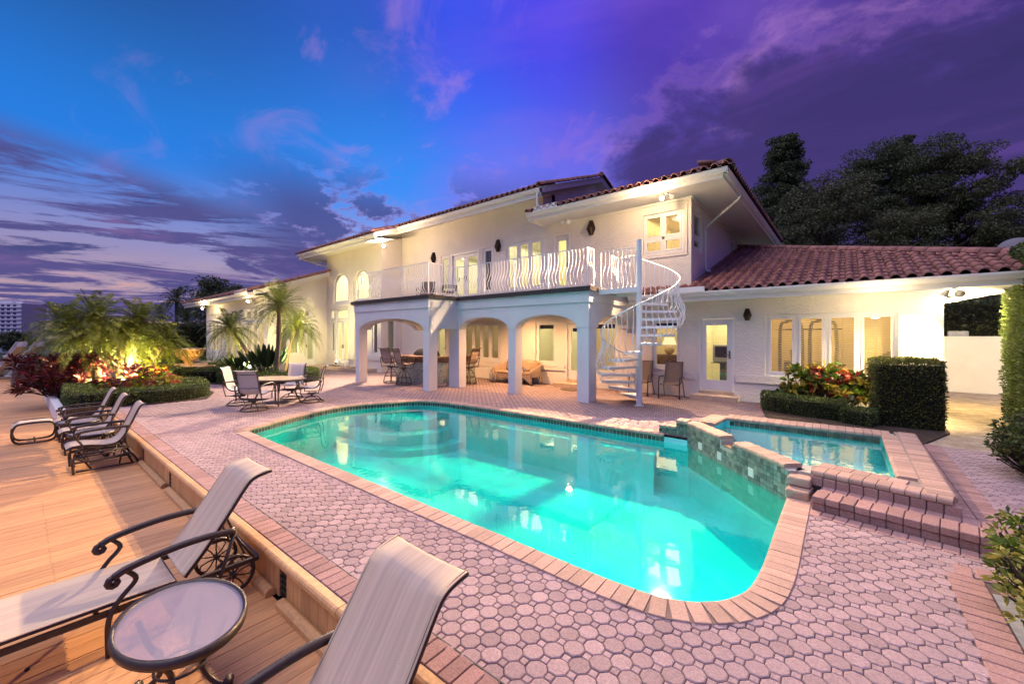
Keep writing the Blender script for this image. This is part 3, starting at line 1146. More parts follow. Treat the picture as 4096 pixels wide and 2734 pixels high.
wallpiece(q, A_ + dAB * NOT0, A_ + dAB * NOT1, 1, 0.26, 0.15, 0.17)
q.build('weir_slab', mat('weir_stone', (0.30, 0.17, 0.11), 0.3, 0.3, 20), spa)
# near pier of stacked bricks where the wall meets the pool coping
pc = B_ + np.array([0.10, -0.10])
for k, (z, ly) in enumerate(((0.10, 0.40), (0.20, 0.30))):
    brick('pier_brick', spa, pc[0] + 0.01, pc[1] + 0.10 * k + 0.0, z, 0.22, ly, 0.095, R(-6), M_coping, 0.012)
# wall bricks and step of the near side
def row(name, a, b, z, lx, ly, lz, m=None, off=0.0, parent=spa, bev=0.006):
    a, b = np.array(a), np.array(b)
    L = np.hypot(*(b - a)); d = (b - a) / L; nn = np.array([-d[1], d[0]])
    t = lx / 2
    an = math.atan2(d[1], d[0])
    while t < L:
        p = a + d * t + nn * off
        brick(name, parent, p[0], p[1], z + random.gauss(0, .001), lx - 0.006, ly, lz, an, m, bev)
        t += lx
row('wall_brick', B_ + np.array([0.20, -0.03]), C_ + np.array([0.0, 0.0]), ST - 0.062, 0.115, 0.06, 0.10, None, 0.015)
row('wall_brick', (C_[0] - 0.005, C_[1] + 0.02), (D_[0] - 0.005, D_[1] - 0.02), ST - 0.062, 0.15, 0.05, 0.22, None, 0.01)
f0, f1 = (-0.27, 5.235), (1.62, 4.95)
row('step_brick', f0, f1, 0.141, 0.115, 0.25, 0.066, None, 0.125, bev=0.006)
row('step_brick', (-0.27, 5.25), (1.62, 4.965), 0.073, 0.115, 0.20, 0.08, None, 0.10)
row('step_brick', (-0.22, 5.47), (1.62, 5.20), 0.137, 0.115, 0.19, 0.06, None, 0.10)
q = MB()
for (x0_, y0_), (x1_, y1_), w_ in (((-0.26, 5.26), (1.61, 4.98), 0.36),):
    d_ = np.array([x1_ - x0_, y1_ - y0_]); d_ /= np.hypot(*d_); n_ = np.array([-d_[1], d_[0]])
    q.prism([(x0_, y0_), (x1_, y1_), tuple(np.array([x1_, y1_]) + n_ * w_), tuple(np.array([x0_, y0_]) + n_ * w_)], 0.0, 0.118)
q.build('step_mortar', MATS['coping_mortar'], spa)
# spa water and lamp
q = MB(); q.add([(x, y, SW) for x, y in SPA_I], [tuple(range(nI))])
M_spaw = paneglass('spa_water_sheet', (0.50, 0.93, 0.92), 0.05, 0.02, bump=0.2, bscale=3.5, power=3.0)
struct(q.build('spa_water', M_spaw))
t = thing('spa_light', 'round underwater lamp in the near wall of the raised spa', 'pool light', (-0.55, 6.35, -0.05), R(60))
q = MB(); q.lathe([(0.07, 0.0), (0.06, 0.015), (0.02, 0.02)], (0, 0, 0), 14); q.xf(Matrix.Rotation(R(90), 4, 'Y'))
q.build('lens', M_lens, t)
q = MB(); q.lathe([(0.085, -0.01), (0.088, 0.0), (0.075, 0.008)], (0, 0, 0), 16); q.xf(Matrix.Rotation(R(90), 4, 'Y')); q.build('rim', MATS['steel'], t)
lamp('spa_lamp', 'POINT', (0.15, 0, 0.0), 5, (0.85, 1.0, 0.9), 0.08, parent=t)

# ------------------------------------------------------------------ house materials
M_stucco_shaded = mat('stucco_shaded', (0.76, 0.765, 0.76), 0.85, 0.05, 1.2, 0.7, 24, bdist=0.018)  # same stucco for the arcade, cool sky shade put into its colour
M_stucco_lit = mat('stucco', (0.80, 0.75, 0.685), 0.85, 0.05, 1.2, 1.0, 22, bdist=0.022, bump2=0.6, b2scale=8)  # wall stucco with the warm floodlight tint put into its colour
M_trim = mat('trim_white', (0.80, 0.78, 0.73), 0.5, 0.03, 3)
M_frame = mat('window_frame', (0.82, 0.81, 0.78), 0.4, 0.02, 5)
M_rtile = mat('roof_tile', (0.275, 0.125, 0.100), 0.8, 0.22, 7, 0.3, 60, island=0.22)
M_rbase = mat('roof_underlay', (0.06, 0.03, 0.025), 0.9)
M_mortar = mat('roof_mortar', (0.42, 0.20, 0.17), 0.95, 0.3, 14, 0.9, 25)
M_dark = mat('balcony_edge', (0.035, 0.028, 0.028), 0.6, 0.3, 10)
M_glass = paneglass('window_pane', (0.90, 0.93, 0.90), 0.05, 0.0, power=4.0)
M_room = mat('room_wall', (0.74, 0.64, 0.44), 0.8)
M_roomw = mat('room_wall_pale', (0.76, 0.74, 0.58), 0.8)
M_rfloor = mat('room_floor', (0.50, 0.40, 0.28), 0.5)
M_blind = mat('blind_slat', (0.58, 0.46, 0.28), 0.6)
M_metal = mat('dark_metal', (0.055, 0.042, 0.036), 0.45, 0.2, 20, metal=0.4)
M_door = mat('door_white', (0.80, 0.79, 0.77), 0.45)
M_stone = mat('stoop_tile', (0.62, 0.46, 0.33), 0.6, 0.12, 5, 0.1, 60, island=0.06)
WARM = (1.0, 0.72, 0.40)
WARM2 = (1.0, 0.82, 0.56)

house = thing('house', 'two-storey white stucco villa with clay tile roofs, arcade and balcony', 'house')

def rects(u0, u1, z0, z1, ops):
    """cover a rectangle minus rectangular openings with rectangles"""
    us = sorted(set([u0, u1] + [v for o in ops for v in (o[0], o[1]) if u0 < v < u1]))
    out = []
    for a, b in zip(us, us[1:]):
        m = (a + b) / 2
        cut = sorted((o[2], o[3]) for o in ops if o[0] <= m <= o[1])
        z = z0
        for c, d in cut:
            if c > z: out.append((a, b, z, c))
            z = max(z, d)
        if z < z1: out.append((a, b, z, z1))
    return out

def wall_y(q, y0, y1, u0, u1, z0, z1, ops=()):
    for a, b, c, d in rects(u0, u1, z0, z1, ops):
        q.box(a, b, y0, y1, c, d)

def wall_x(q, x0, x1, u0, u1, z0, z1, ops=()):
    for a, b, c, d in rects(u0, u1, z0, z1, ops):
        q.box(x0, x1, a, b, c, d)

def arch_fill(q, axis, a, b, u0, u1, zs, zt, ztop, n=14):
    """material above an arch: springs at zs, crown zt, solid up to ztop"""
    c, h = (u0 + u1) / 2, (u1 - u0) / 2
    P = [(c - h * math.cos(PI * k / n), zs + (zt - zs) * math.sin(PI * k / n)) for k in range(n + 1)]
    for p, r in zip(P, P[1:]):
        q.extr([p, r, (r[0], ztop), (p[0], ztop)], axis, a, b)

def T(axis, u, w, z):
    """point from facade coordinates: along-wall u, depth w, height z"""
    return (u, w, z) if axis == 'y' else (w, u, z)

def fbox(q, axis, u0, u1, w0, w1, z0, z1):
    if axis == 'y': q.box(u0, u1, w0, w1, z0, z1)
    else: q.box(w0, w1, u0, u1, z0, z1)

def window(parent, axis, u0, u1, z0, z1, w, inw, panes=1, fr=0.06, trans=(), blind=0, name='window', reveal=0.06, cas=0.055, door=False, fm=None):
    """framed window set into an opening; inw: +1 if the room lies toward +axis"""
    q = MB()
    a, b = (w + reveal * inw, w + (reveal + 0.07) * inw)
    w0, w1 = min(a, b), max(a, b)
    fbox(q, axis, u0, u0 + fr, w0, w1, z0, z1); fbox(q, axis, u1 - fr, u1, w0, w1, z0, z1)
    fbox(q, axis, u0 + fr, u1 - fr, w0, w1, z1 - fr, z1); fbox(q, axis, u0 + fr, u1 - fr, w0, w1, z0, z0 + fr)
    step = (u1 - u0 - 2 * fr) / panes
    for k in range(1, panes):
        c = u0 + fr + step * k
        fbox(q, axis, c - fr * 0.55, c + fr * 0.55, w0, w1, z0 + fr, z1 - fr)
    zt = [z0 + fr] + [t for t in trans] + [z1 - fr]
    for t in trans:
        fbox(q, axis, u0 + fr, u1 - fr, w0, w1, t - 0.04, t + 0.04)
    f = q.build(name, fm or M_frame, parent)
    wa = (w0 + w1) / 2
    for k in range(panes):
        ca = u0 + fr + step * k + (fr * 0.55 if k else 0)
        cb = u0 + fr + step * (k + 1) - (fr * 0.55 if k < panes - 1 else 0)
        for i in range(len(zt) - 1):
            za = zt[i] + (0.04 if i else 0); zb = zt[i + 1] - (0.04 if i < len(zt) - 2 else 0)
            if cas and not door:
                s = MB()
                e0, e1 = wa - 0.045, wa + 0.03
                if inw < 0: e0, e1 = wa - 0.03, wa + 0.045
                g_ = 0.004
                fbox(s, axis, ca + g_, ca + cas, e0, e1, za + g_, zb - g_); fbox(s, axis, cb - cas, cb - g_, e0, e1, za + g_, zb - g_)
                fbox(s, axis, ca + cas, cb - cas, e0, e1, zb - cas, zb - g_); fbox(s, axis, ca + cas, cb - cas, e0, e1, za + g_, za + cas)
                s.build('sash', M_frame, f)
                pa, pb, pc, pd = ca + cas, cb - cas, za + cas, zb - cas
            else:
                pa, pb, pc, pd = ca, cb, za, zb
            s = MB(); fbox(s, axis, pa, pb, wa - 0.003, wa + 0.003, pc, pd)
            s.build('pane', M_glass, f)
            if blind > k and blind:
                s = MB()
                z = pd - 0.02
                wb = wa + 0.075 * inw
                while z > pc:
                    s.add([T(axis, pa, wb - 0.020, z - 0.013), T(axis, pb, wb - 0.020, z - 0.013), T(axis, pb, wb + 0.020, z + 0.013), T(axis, pa, wb + 0.020, z + 0.013), T(axis, pa, wb - 0.020, z - 0.010), T(axis, pb, wb - 0.020, z - 0.010), T(axis, pb, wb + 0.020, z + 0.016), T(axis, pa, wb + 0.020, z + 0.016)], [(0, 1, 2, 3), (4, 7, 6, 5), (0, 4, 5, 1)])
                    z -= 0.046
                fbox(s, axis, (pa + pb) / 2 - 0.004, (pa + pb) / 2 + 0.004, wb - 0.026, wb - 0.024, pc, pd)
                s.build('blind', M_blind, f)
    return f

def room(x0, x1, y0, y1, z0, z1, power, col=WARM, m=None, floor=None):
    """room shell behind the glass with its ceiling lamp"""
    q = MB(); m = m or M_room
    q.box(x0 - 0.05, x0, y0, y1, z0, z1); q.box(x1, x1 + 0.05, y0, y1, z0, z1)
    q.box(x0 - 0.05, x1 + 0.05, y1, y1 + 0.05, z0, z1)
    q.box(x0 - 0.05, x1 + 0.05, y0, y1, z1, z1 + 0.05)
    r = q.build('room', m, house)
    q = MB(); q.box(x0 - 0.05, x1 + 0.05, y0, y1 + 0.05, z0 - 0.05, z0)
    q.build('room_floor', floor or M_rfloor, r)
    q = MB(); q.lathe([(0.17, 0), (0.16, -0.05), (0.10, -0.09), (0.02, -0.1)][::-1], ((x0 + x1) / 2, (y0 + y1) / 2, z1 - 0.005), 16)
    q.build('ceiling_lamp', emis('lamp_globe', (1.0, 0.8, 0.5), 1.6), r)
    lamp('room_light', 'AREA', ((x0 + x1) / 2, (y0 + y1) / 2, z1 - 0.12), power, col, (x1 - x0) * 0.9, aim=((x0 + x1) / 2, (y0 + y1) / 2, 0), sizey=(y1 - y0) * 0.9)
    return r

# ------------------------------------------------------------------ openings
Y0 = 12.6
low_ops = [(-3.29, -2.37, 0.22, 2.33), (-4.66, -3.81, 0.80, 2.30), (-6.75, -5.80, 0.50, 2.30), (-7.80, -6.95, 0.24, 2.30), (-9.15, -8.22, 0.72, 2.34), (-13.08, -10.98, 0.76, 2.34), (-15.0, -14.2, 0.2, 2.34), (-1.64, 0.94, 0.74, 2.36)]
up_ops = [(-4.94, -3.71, 4.32, 5.58), (-8.33, -7.62, 3.3, 5.50), (-10.62, -8.82, 3.62, 5.50), (-13.89, -12.10, 3.3, 5.49), (-14.61, -14.03, 3.62, 5.49), (-11.92, -11.34, 3.62, 5.49)]
q = MB()
wall_y(q, Y0, Y0 + 0.2, -17.83, 1.64, 0.0, 2.95, low_ops)
wall_x(q, 1.44, 1.64, Y0 + 0.2, 22, 0.0, 2.95)
q.build('wall', M_stucco_lit, house)
q = MB()
wall_y(q, Y0 + 0.001, Y0 + 0.2, -17.83, -8.40, 2.951, 7.02, up_ops)
wall_y(q, Y0 + 0.001, Y0 + 0.2, -8.40, -3.50, 2.951, 5.93, up_ops)
side_ops = [(12.85, 13.72, 4.38, 5.58), (18.0, 18.6, 4.9, 5.65)]
wall_x(q, -3.70, -3.50, Y0 + 0.2, 21, 2.951, 5.93, side_ops)
q.extr([(12.0, 6.0), (20.3, 6.0), (20.3, 7.1), (16.1, 8.5), (12.0, 7.0)], 'x', -8.6, -8.4)
q.build('upper_wall', M_stucco_lit, house)
# plinth belt under the sills
for a, b in ((-17.6, -15.05), (-14.15, -7.84), (-5.72, -3.33), (-2.33, 1.655)):
    q = MB(); q.box(a, b, Y0 - 0.035, Y0 - 0.001, 0.53, 0.73); q.build('belt_course', M_stucco_lit, house)

# left block
LB = 11.4
lops = [(-22.30, -20.74, 3.62, 5.30), (-20.20, -18.70, 3.62, 5.30), (-22.72, -22.30, 0.86, 3.33), (-22.10, -20.70, 0.18, 3.33), (-20.1, -18.9, 0.18, 3.33), (-18.47, -17.95, 0.85, 2.50)]
q = MB()
wall_y(q, LB, LB + 0.2, -23.15, -17.63, 0.0, 6.36, lops)
for a, b in ((-22.30, -20.74), (-20.20, -18.70)):
    arch_fill(q, 'y', LB, LB + 0.2, a, b, 4.45, 5.22, 5.301)
wall_x(q, -17.83, -17.63, LB + 0.2, Y0, 0.0, 7.02, [(11.72, 12.25, 0.85, 2.75)])
wall_x(q, -23.15, -22.95, LB + 0.2, 20, 0.0, 6.36)
q.build('wing_wall', M_stucco_lit, house)
for a, b, y0, y1, z0, z1 in ((-23.19, -17.59, LB - 0.045, LB - 0.001, 3.40, 3.56), (-23.19, -22.12, LB - 0.05, LB - 0.001, 0.57, 0.82), (-20.68, -20.12, LB - 0.05, LB - 0.001, 0.57, 0.82), (-18.88, -17.59, LB - 0.05, LB - 0.001, 0.57, 0.82), (-17.63, -17.585, LB, Y0 - 0.04, 0.57, 0.80)):
    q = MB(); q.box(a, b, y0, y1, z0, z1); q.build('belt_course', M_stucco_lit, house)
def archband(a, b, y, z0, zs, zt, w=0.11):
    q = MB(); n = 18
    c, h = (a + b) / 2, (b - a) / 2
    for k in range(n):
        t0, t1 = PI * k / n, PI * (k + 1) / n
        P = []
        for t, e in ((t0, 0), (t1, 0), (t1, w), (t0, w)):
            P.append((c - (h + e) * math.cos(t), zs + (zt - zs + e) * math.sin(t)))
        q.extr(P[::-1], 'y', y - 0.03, y - 0.001)
    q.box(a - w, a, y - 0.03, y - 0.001, z0, zs); q.box(b, b + w, y - 0.03, y - 0.001, z0, zs)
    q.build('arch_surround', M_stucco_lit, house)
for a, b in ((-22.30, -20.74), (-20.20, -18.70)):
    archband(a, b, LB, 3.58, 4.45, 5.22)
    # arched window: frame ring and glass
    q = MB(); n = 18
    c, h = (a + b) / 2, (b - a) / 2
    P = [(a + 0.001, 3.63), (b - 0.001, 3.63)] + [(c + (h - 0.001) * math.cos(PI * k / n), 4.45 + 0.769 * math.sin(PI * k / n)) for k in range(n + 1)]
    I = [(a + 0.10, 3.74), (b - 0.10, 3.74)] + [(c + (h - 0.10) * math.cos(PI * k / n), 4.45 + 0.67 * math.sin(PI * k / n)) for k in range(n + 1)]
    m_ = len(P)
    for k in range(m_):
        j = (k + 1) % m_
        q.extr([P[k], P[j], I[j], I[k]], 'y', LB + 0.07, LB + 0.14)
    f = q.build('arched_window', M_frame, house)
    q = MB(); q.extr(I, 'y', LB + 0.10, LB + 0.106); q.build('pane', M_glass, f)
window(house, 'y', -22.72, -22.30, 0.86, 3.33, LB, 1, 1, 0.05, (2.7,))
window(house, 'y', -20.1, -18.9, 0.18, 3.33, LB, 1, 2, 0.06, (2.72,), name='french_door')
window(house, 'y', -18.47, -17.95, 0.85, 2.50, LB, 1, 1, 0.06)
window(house, 'x', 11.72, 12.25, 0.85, 2.75, -17.63, -1, 1, 0.05)

def door_leaf(axis, u0, u1, z0, z1, w, inw, glass=(0.13, 0.30, 0.17), handle=1, name='door'):
    """glazed door: stiles, rails, pane, lever handle"""
    q = MB(); e = w + 0.05 * inw
    w0, w1 = min(e, e + 0.05 * inw), max(e, e + 0.05 * inw)
    s, bt, tp = glass
    fbox(q, axis, u0, u0 + s, w0, w1, z0, z1); fbox(q, axis, u1 - s, u1, w0, w1, z0, z1)
    fbox(q, axis, u0 + s, u1 - s, w0, w1, z0, z0 + bt); fbox(q, axis, u0 + s, u1 - s, w0, w1, z1 - tp, z1)
    f = q.build(name, M_door, house)
    q = MB(); fbox(q, axis, u0 + s, u1 - s, (w0 + w1) / 2 - 0.004, (w0 + w1) / 2 + 0.004, z0 + bt, z1 - tp); q.build('pane', M_glass, f)
    hu = (u1 - s * 0.5) if handle > 0 else (u0 + s * 0.5)
    wo_ = w0 - 0.02 if inw > 0 else w1 + 0.02
    q = MB(); fbox(q, axis, hu - 0.02, hu + 0.02, min(wo_, w0 if inw > 0 else w1), max(wo_, w0 if inw > 0 else w1), z0 + 0.92, z0 + 1.14)
    wl_ = wo_ - 0.035 * inw
    q.bar(T(axis, hu, wo_, z0 + 1.02), T(axis, hu, wl_, z0 + 1.02), 0.018); q.bar(T(axis, hu, wl_, z0 + 1.02), T(axis, hu - 0.11 * handle, wl_, z0 + 1.02), 0.02)
    q.build('handle', mat('brass', (0.20, 0.15, 0.09), 0.35, metal=0.9), f)
    return f
def casing(axis, u0, u1, z0, z1, w, inw, t=0.055, d=0.02):
    q = MB(); w0, w1 = (w - d, w + 0.09) if inw > 0 else (w - 0.09, w + d)
    fbox(q, axis, u0, u0 + t, w0, w1, z0, z1 - t); fbox(q, axis, u1 - t, u1, w0, w1, z0, z1 - t); fbox(q, axis, u0, u1, w0, w1, z1 - t, z1)
    q.build('door_frame', M_frame, house)
casing('y', -3.29, -2.37, 0.22, 2.33, Y0, 1); door_leaf('y', -3.23, -2.43, 0.24, 2.27, Y0, 1)
casing('y', -7.80, -6.95, 0.24, 2.30, Y0, 1); door_leaf('y', -7.74, -7.01, 0.26, 2.24, Y0, 1)
casing('y', -15.0, -14.2, 0.20, 2.34, Y0, 1); door_leaf('y', -14.94, -14.26, 0.2, 2.28, Y0, 1)
casing('y', -8.33, -7.62, 3.3, 5.50, Y0, 1); door_leaf('y', -8.27, -7.68, 3.3, 5.44, Y0, 1)
casing('y', -13.89, -12.10, 3.3, 5.49, Y0, 1, 0.07)
door_leaf('y', -13.81, -13.00, 3.3, 5.42, Y0, 1); door_leaf('y', -12.99, -12.18, 3.3, 5.42, Y0, 1, handle=-1)
casing('y', -22.10, -20.70, 0.18, 3.33, LB, 1, 0.06); door_leaf('y', -22.03, -21.41, 0.18, 2.66, LB, 1, (0.10, 0.25, 0.12)); door_leaf('y', -21.40, -20.77, 0.18, 2.66, LB, 1, (0.10, 0.25, 0.12), -1)
window(house, 'y', -22.04, -20.76, 2.68, 3.27, LB, 1, 1, 0.05, name='transom')
window(house, 'y', -4.66, -3.81, 0.80, 2.30, Y0, 1, 1, 0.06)
window(house, 'y', -6.75, -5.80, 0.50, 2.30, Y0, 1, 1, 0.06)
window(house, 'y', -9.15, -8.22, 0.72, 2.34, Y0, 1, 1, 0.08)
window(house, 'y', -13.08, -10.98, 0.76, 2.34, Y0, 1, 4, 0.07, cas=0.05)
window(house, 'y', -1.64, 0.94, 0.74, 2.36, Y0, 1, 4, 0.07, blind=4, reveal=0.09)
window(house, 'y', -4.94, -3.71, 4.32, 5.58, Y0, 1, 2, 0.07, (4.80,), blind=2, reveal=0.03)
window(house, 'y', -10.62, -8.82, 3.62, 5.50, Y0, 1, 3, 0.06, blind=3, reveal=0.04)
window(house, 'y', -14.61, -14.03, 3.62, 5.49, Y0, 1, 1, 0.06, blind=1, reveal=0.04)
window(house, 'y', -11.92, -11.34, 3.62, 5.49, Y0, 1, 1, 0.06, blind=1, reveal=0.04)
window(house, 'x', 12.85, 13.72, 4.38, 5.58, -3.50, -1, 1, 0.07, (4.78,), blind=1, reveal=0.03)
window(house, 'x', 18.0, 18.6, 4.9, 5.65, -3.50, -1, 1, 0.07, reveal=0.03)
# roller shades drawn down a little behind the arcade glass
q0 = mat('roller_shade', (0.02, 0.016, 0.014), 0.9)
for a, b, z0, z1 in ((-9.07, -8.30, 2.06, 2.26), (-7.6, -7.15, 1.95, 2.1), (-4.60, -3.87, 2.06, 2.24), (-6.69, -5.86, 2.05, 2.24), (-22.68, -22.34, 0.95, 2.55), (-18.41, -18.01, 0.92, 2.44), (-11.86, -11.40, 3.7, 5.4)):
    yb = (LB if a < -17.9 else Y0) + 0.15
    q = MB(); q.box(a, b, yb, yb + 0.012, z0, z1); q.build('roller_shade', q0, house)
# sills
q = MB()
for a, b, z in ((-4.70, -3.77, 0.80), (-9.19, -8.18, 0.72), (-13.12, -10.94, 0.76)):
    q.box(a, b, Y0 - 0.05, Y0 + 0.05, z - 0.05, z - 0.001)
q.build('sill', M_trim, house)
# raised surround of the corner windows
q = MB()
for a, b, c, d in ((-5.06, -4.94, 4.20, 5.70), (-3.71, -3.60, 4.20, 5.70), (-4.94, -3.71, 5.58, 5.70), (-4.94, -3.71, 4.20, 4.32)):
    q.box(a, b, Y0 - 0.03, Y0 - 0.001, c, d)
q.build('window_surround', M_stucco_lit, house)

# ------------------------------------------------------------------ single-storey wing, far left
WY = 8.3
WX = -23.15
fo = [(-32.9, -30.6, 0.72, 2.75), (-30.0, -26.95, 0.18, 2.75), (-26.55, -23.70, 0.40, 3.30)]
q = MB()
wall_y(q, WY, WY + 0.2, -33.83, WX, 0.0, 4.02, fo)
so_ = [(8.72, 9.90, 0.75, 2.80), (10.14, 10.80, 0.2, 2.50)]
wall_x(q, WX - 0.2, WX, WY + 0.2, LB, 0.0, 4.02, so_)
q.extr([(WY, 4.021), (LB, 4.021), (LB, 5.35), (WY, 4.27)], 'x', WX - 0.2, WX)
wall_x(q, -33.83, -33.63, WY + 0.2, 16, 0.0, 4.02)
q.build('garden_wing_wall', M_stucco_lit, house)
window(house, 'y', -32.9, -30.6, 0.72, 2.75, WY, 1, 3, 0.08)
window(house, 'y', -30.0, -26.95, 0.18, 2.75, WY, 1, 3, 0.07, name='sliding_door')
window(house, 'y', -26.55, -23.70, 0.40, 3.30, WY, 1, 3, 0.08, (2.6,))
window(house, 'x', 8.72, 9.90, 0.75, 2.80, WX, -1, 2, 0.07)
casing('x', 10.14, 10.80, 0.2, 2.50, WX, -1); door_leaf('x', 10.20, 10.74, 0.2, 2.44, WX, -1, handle=-1)

# ------------------------------------------------------------------ rooms
room(-2.02, 1.40, 12.85, 16.5, 0.2, 2.7, 120, (1.0, 0.66, 0.30))
room(-3.60, -2.10, 12.85, 15.6, 0.2, 2.7, 46, (1.0, 0.76, 0.42), M_roomw)
room(-6.90, -3.68, 12.85, 16.5, 0.2, 2.7, 55, (1.0, 0.74, 0.42))
room(-10.2, -6.98, 12.85, 15.2, 0.2, 2.7, 50, (1.0, 0.80, 0.48), M_roomw)
room(-13.6, -10.28, 12.85, 16.5, 0.2, 2.7, 22, (1.0, 0.76, 0.45))
room(-17.55, -13.7, 12.85, 16.5, 0.2, 2.7, 60, (1.0, 0.80, 0.5), M_roomw)
room(-5.15, -3.78, 12.85, 16.0, 3.3, 5.85, 60, (1.0, 0.74, 0.38))
room(-8.75, -5.23, 12.85, 16.0, 3.3, 5.85, 90, (1.0, 0.78, 0.40), M_roomw)
room(-11.15, -8.85, 12.85, 16.0, 3.3, 5.85, 75, (1.0, 0.86, 0.62), M_roomw)
room(-15.2, -11.25, 12.85, 16.5, 3.3, 5.85, 110, (1.0, 0.87, 0.64), M_roomw)
room(-22.9, -17.95, 11.65, 16.0, 0.18, 6.1, 520, (1.0, 0.82, 0.50), M_roomw)
room(-33.5, -23.45, 8.55, 14.0, 0.18, 3.6, 380, (1.0, 0.74, 0.42), M_roomw)

# ------------------------------------------------------------------ arcade and balcony
FY, FY2 = 8.45, 9.72
def beam(q, axis, a, b, u0, u1, spans):
    """beam over arches: spans are (u0,u1,arched)"""
    for s0, s1, arched in spans:
        if arched:
            arch_fill(q, axis, a, b, s0, s1, 2.03, 2.41, 2.60)
        else:
            fbox(q, axis, s0, s1, a, b, 2.03, 2.60)
    fbox(q, axis, u0, u1, a, b, 2.601, 3.0)
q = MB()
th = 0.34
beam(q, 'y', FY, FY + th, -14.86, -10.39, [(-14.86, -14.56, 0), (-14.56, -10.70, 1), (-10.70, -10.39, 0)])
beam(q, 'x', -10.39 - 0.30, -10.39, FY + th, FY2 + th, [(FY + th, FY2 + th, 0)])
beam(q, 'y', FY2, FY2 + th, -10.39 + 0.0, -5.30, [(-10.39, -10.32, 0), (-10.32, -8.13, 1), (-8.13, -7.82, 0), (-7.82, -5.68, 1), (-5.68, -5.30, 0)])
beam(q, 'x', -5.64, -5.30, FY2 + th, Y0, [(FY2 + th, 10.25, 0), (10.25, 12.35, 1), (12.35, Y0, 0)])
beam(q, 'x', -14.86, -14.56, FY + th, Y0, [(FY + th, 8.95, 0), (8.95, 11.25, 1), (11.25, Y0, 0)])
q.build('arcade_beam', M_stucco_shaded, house)
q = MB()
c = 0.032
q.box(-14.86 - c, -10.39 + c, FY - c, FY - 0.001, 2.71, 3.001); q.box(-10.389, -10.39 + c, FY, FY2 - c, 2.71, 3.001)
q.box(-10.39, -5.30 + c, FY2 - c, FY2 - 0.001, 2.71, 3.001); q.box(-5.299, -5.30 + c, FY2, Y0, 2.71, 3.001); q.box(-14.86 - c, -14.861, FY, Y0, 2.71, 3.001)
q.build('cornice', M_stucco_shaded, house)
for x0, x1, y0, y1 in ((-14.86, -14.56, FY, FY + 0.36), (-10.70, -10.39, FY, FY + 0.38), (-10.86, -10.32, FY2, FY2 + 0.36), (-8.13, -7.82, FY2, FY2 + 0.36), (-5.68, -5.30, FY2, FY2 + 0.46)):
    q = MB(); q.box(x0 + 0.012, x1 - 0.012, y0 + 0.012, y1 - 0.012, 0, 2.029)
    q.build('column', M_stucco_shaded, house)
q = MB()
SLAB = [(-15.02, FY - 0.10), (-10.28, FY - 0.10), (-10.28, FY2 - 0.10), (-5.20, FY2 - 0.10), (-5.20, Y0), (-15.02, Y0)]
q.prism(SLAB, 3.002, 3.12)
q.build('balcony_slab', M_dark, house)
q = MB(); q.prism([(-14.98, FY - 0.06), (-10.32, FY - 0.06), (-10.32, FY2 - 0.06), (-5.24, FY2 - 0.06), (-5.24, Y0), (-14.98, Y0)], 3.121, 3.135)
q.build('balcony_floor', mat('balcony_floor', (0.32, 0.24, 0.2), 0.7, 0.1, 4), house)
q = MB(); q.prism([(-14.55, FY + th), (-10.7, FY + th), (-10.7, FY2 + th), (-5.65, FY2 + th), (-5.65, Y0), (-14.55, Y0)], 2.86, 2.88)
q.build('arcade_ceiling', M_trim, house)

# railing with bellied balusters
M_rail = mat('rail_white', (0.82, 0.82, 0.82), 0.4)
def belly(h, r=0.0115, out=0.13, n=9):
    """baluster that swells outward (toward -Y) in its lower third"""
    pts = []
    for k in range(n + 1):
        t = k / n
        o = out * math.exp(-((t - 0.26) / 0.20) ** 2) - 0.03 * math.exp(-((t - 0.72) / 0.18) ** 2)
        pts.append((0, -o * (1 if 0 < k < n else 0), h * t))
    q = MB(); q.tube(pts, r, 6)
    return q
q = belly(0.98)
BAL = bpy.data.meshes.new('baluster'); BAL.from_pydata(q.v, [], q.f); BAL.materials.append(M_rail)
BAL.polygons.foreach_set('use_smooth', [True] * len(BAL.polygons))
def rail_run(parent, a, b, z0, h=1.04, step=0.115, posts=(0, 1), out=0.0):
    """straight run of railing from a to b; balusters swell to the right-hand side of a->b"""
    a, b = np.array(a, float), np.array(b, float)
    L = np.hypot(*(b - a)); d = (b - a) / L
    ang = math.atan2(d[1], d[0])
    q = MB(); q.bar((*a, z0 + h), (*b, z0 + h), 0.035, 0.02); q.bar((*a, z0 + 0.06), (*b, z0 + 0.06), 0.03, 0.016)
    r = q.build('railing', M_rail, parent)
    nb = int(L / step)
    for k in range(1, nb):
        p = a + d * L * k / nb
        ob('baluster', BAL, r, (p[0], p[1], z0 + 0.06), ang)
    nposts = max(1, int(round(L / 1.4)))
    for k in range(nposts + 1):
        if k == 0 and 0 not in posts or k == nposts and 1 not in posts: continue
        p = a + d * L * k / nposts
        q = MB(); q.box(p[0] - 0.016, p[0] + 0.016, p[1] - 0.016, p[1] + 0.016, z0 - 0.004, z0 + h - 0.011)
        q.build('post', M_rail, r)
    return r
RZ = 3.137
rail_run(house, (-14.70, 12.5), (-14.70, 8.48), RZ, posts=(0,))
rail_run(house, (-14.70, 8.48), (-10.44, 8.48), RZ)
rail_run(house, (-10.44, 8.48), (-10.44, 9.77), RZ, posts=(1,))
rail_run(house, (-10.44, 9.77), (-5.38, 9.77), RZ, posts=(1,))
rail_run(house, (-5.38, 9.77), (-5.38, 10.12), RZ, posts=(1,))
rail_run(house, (-5.38, 11.22), (-5.38, 12.5), RZ)

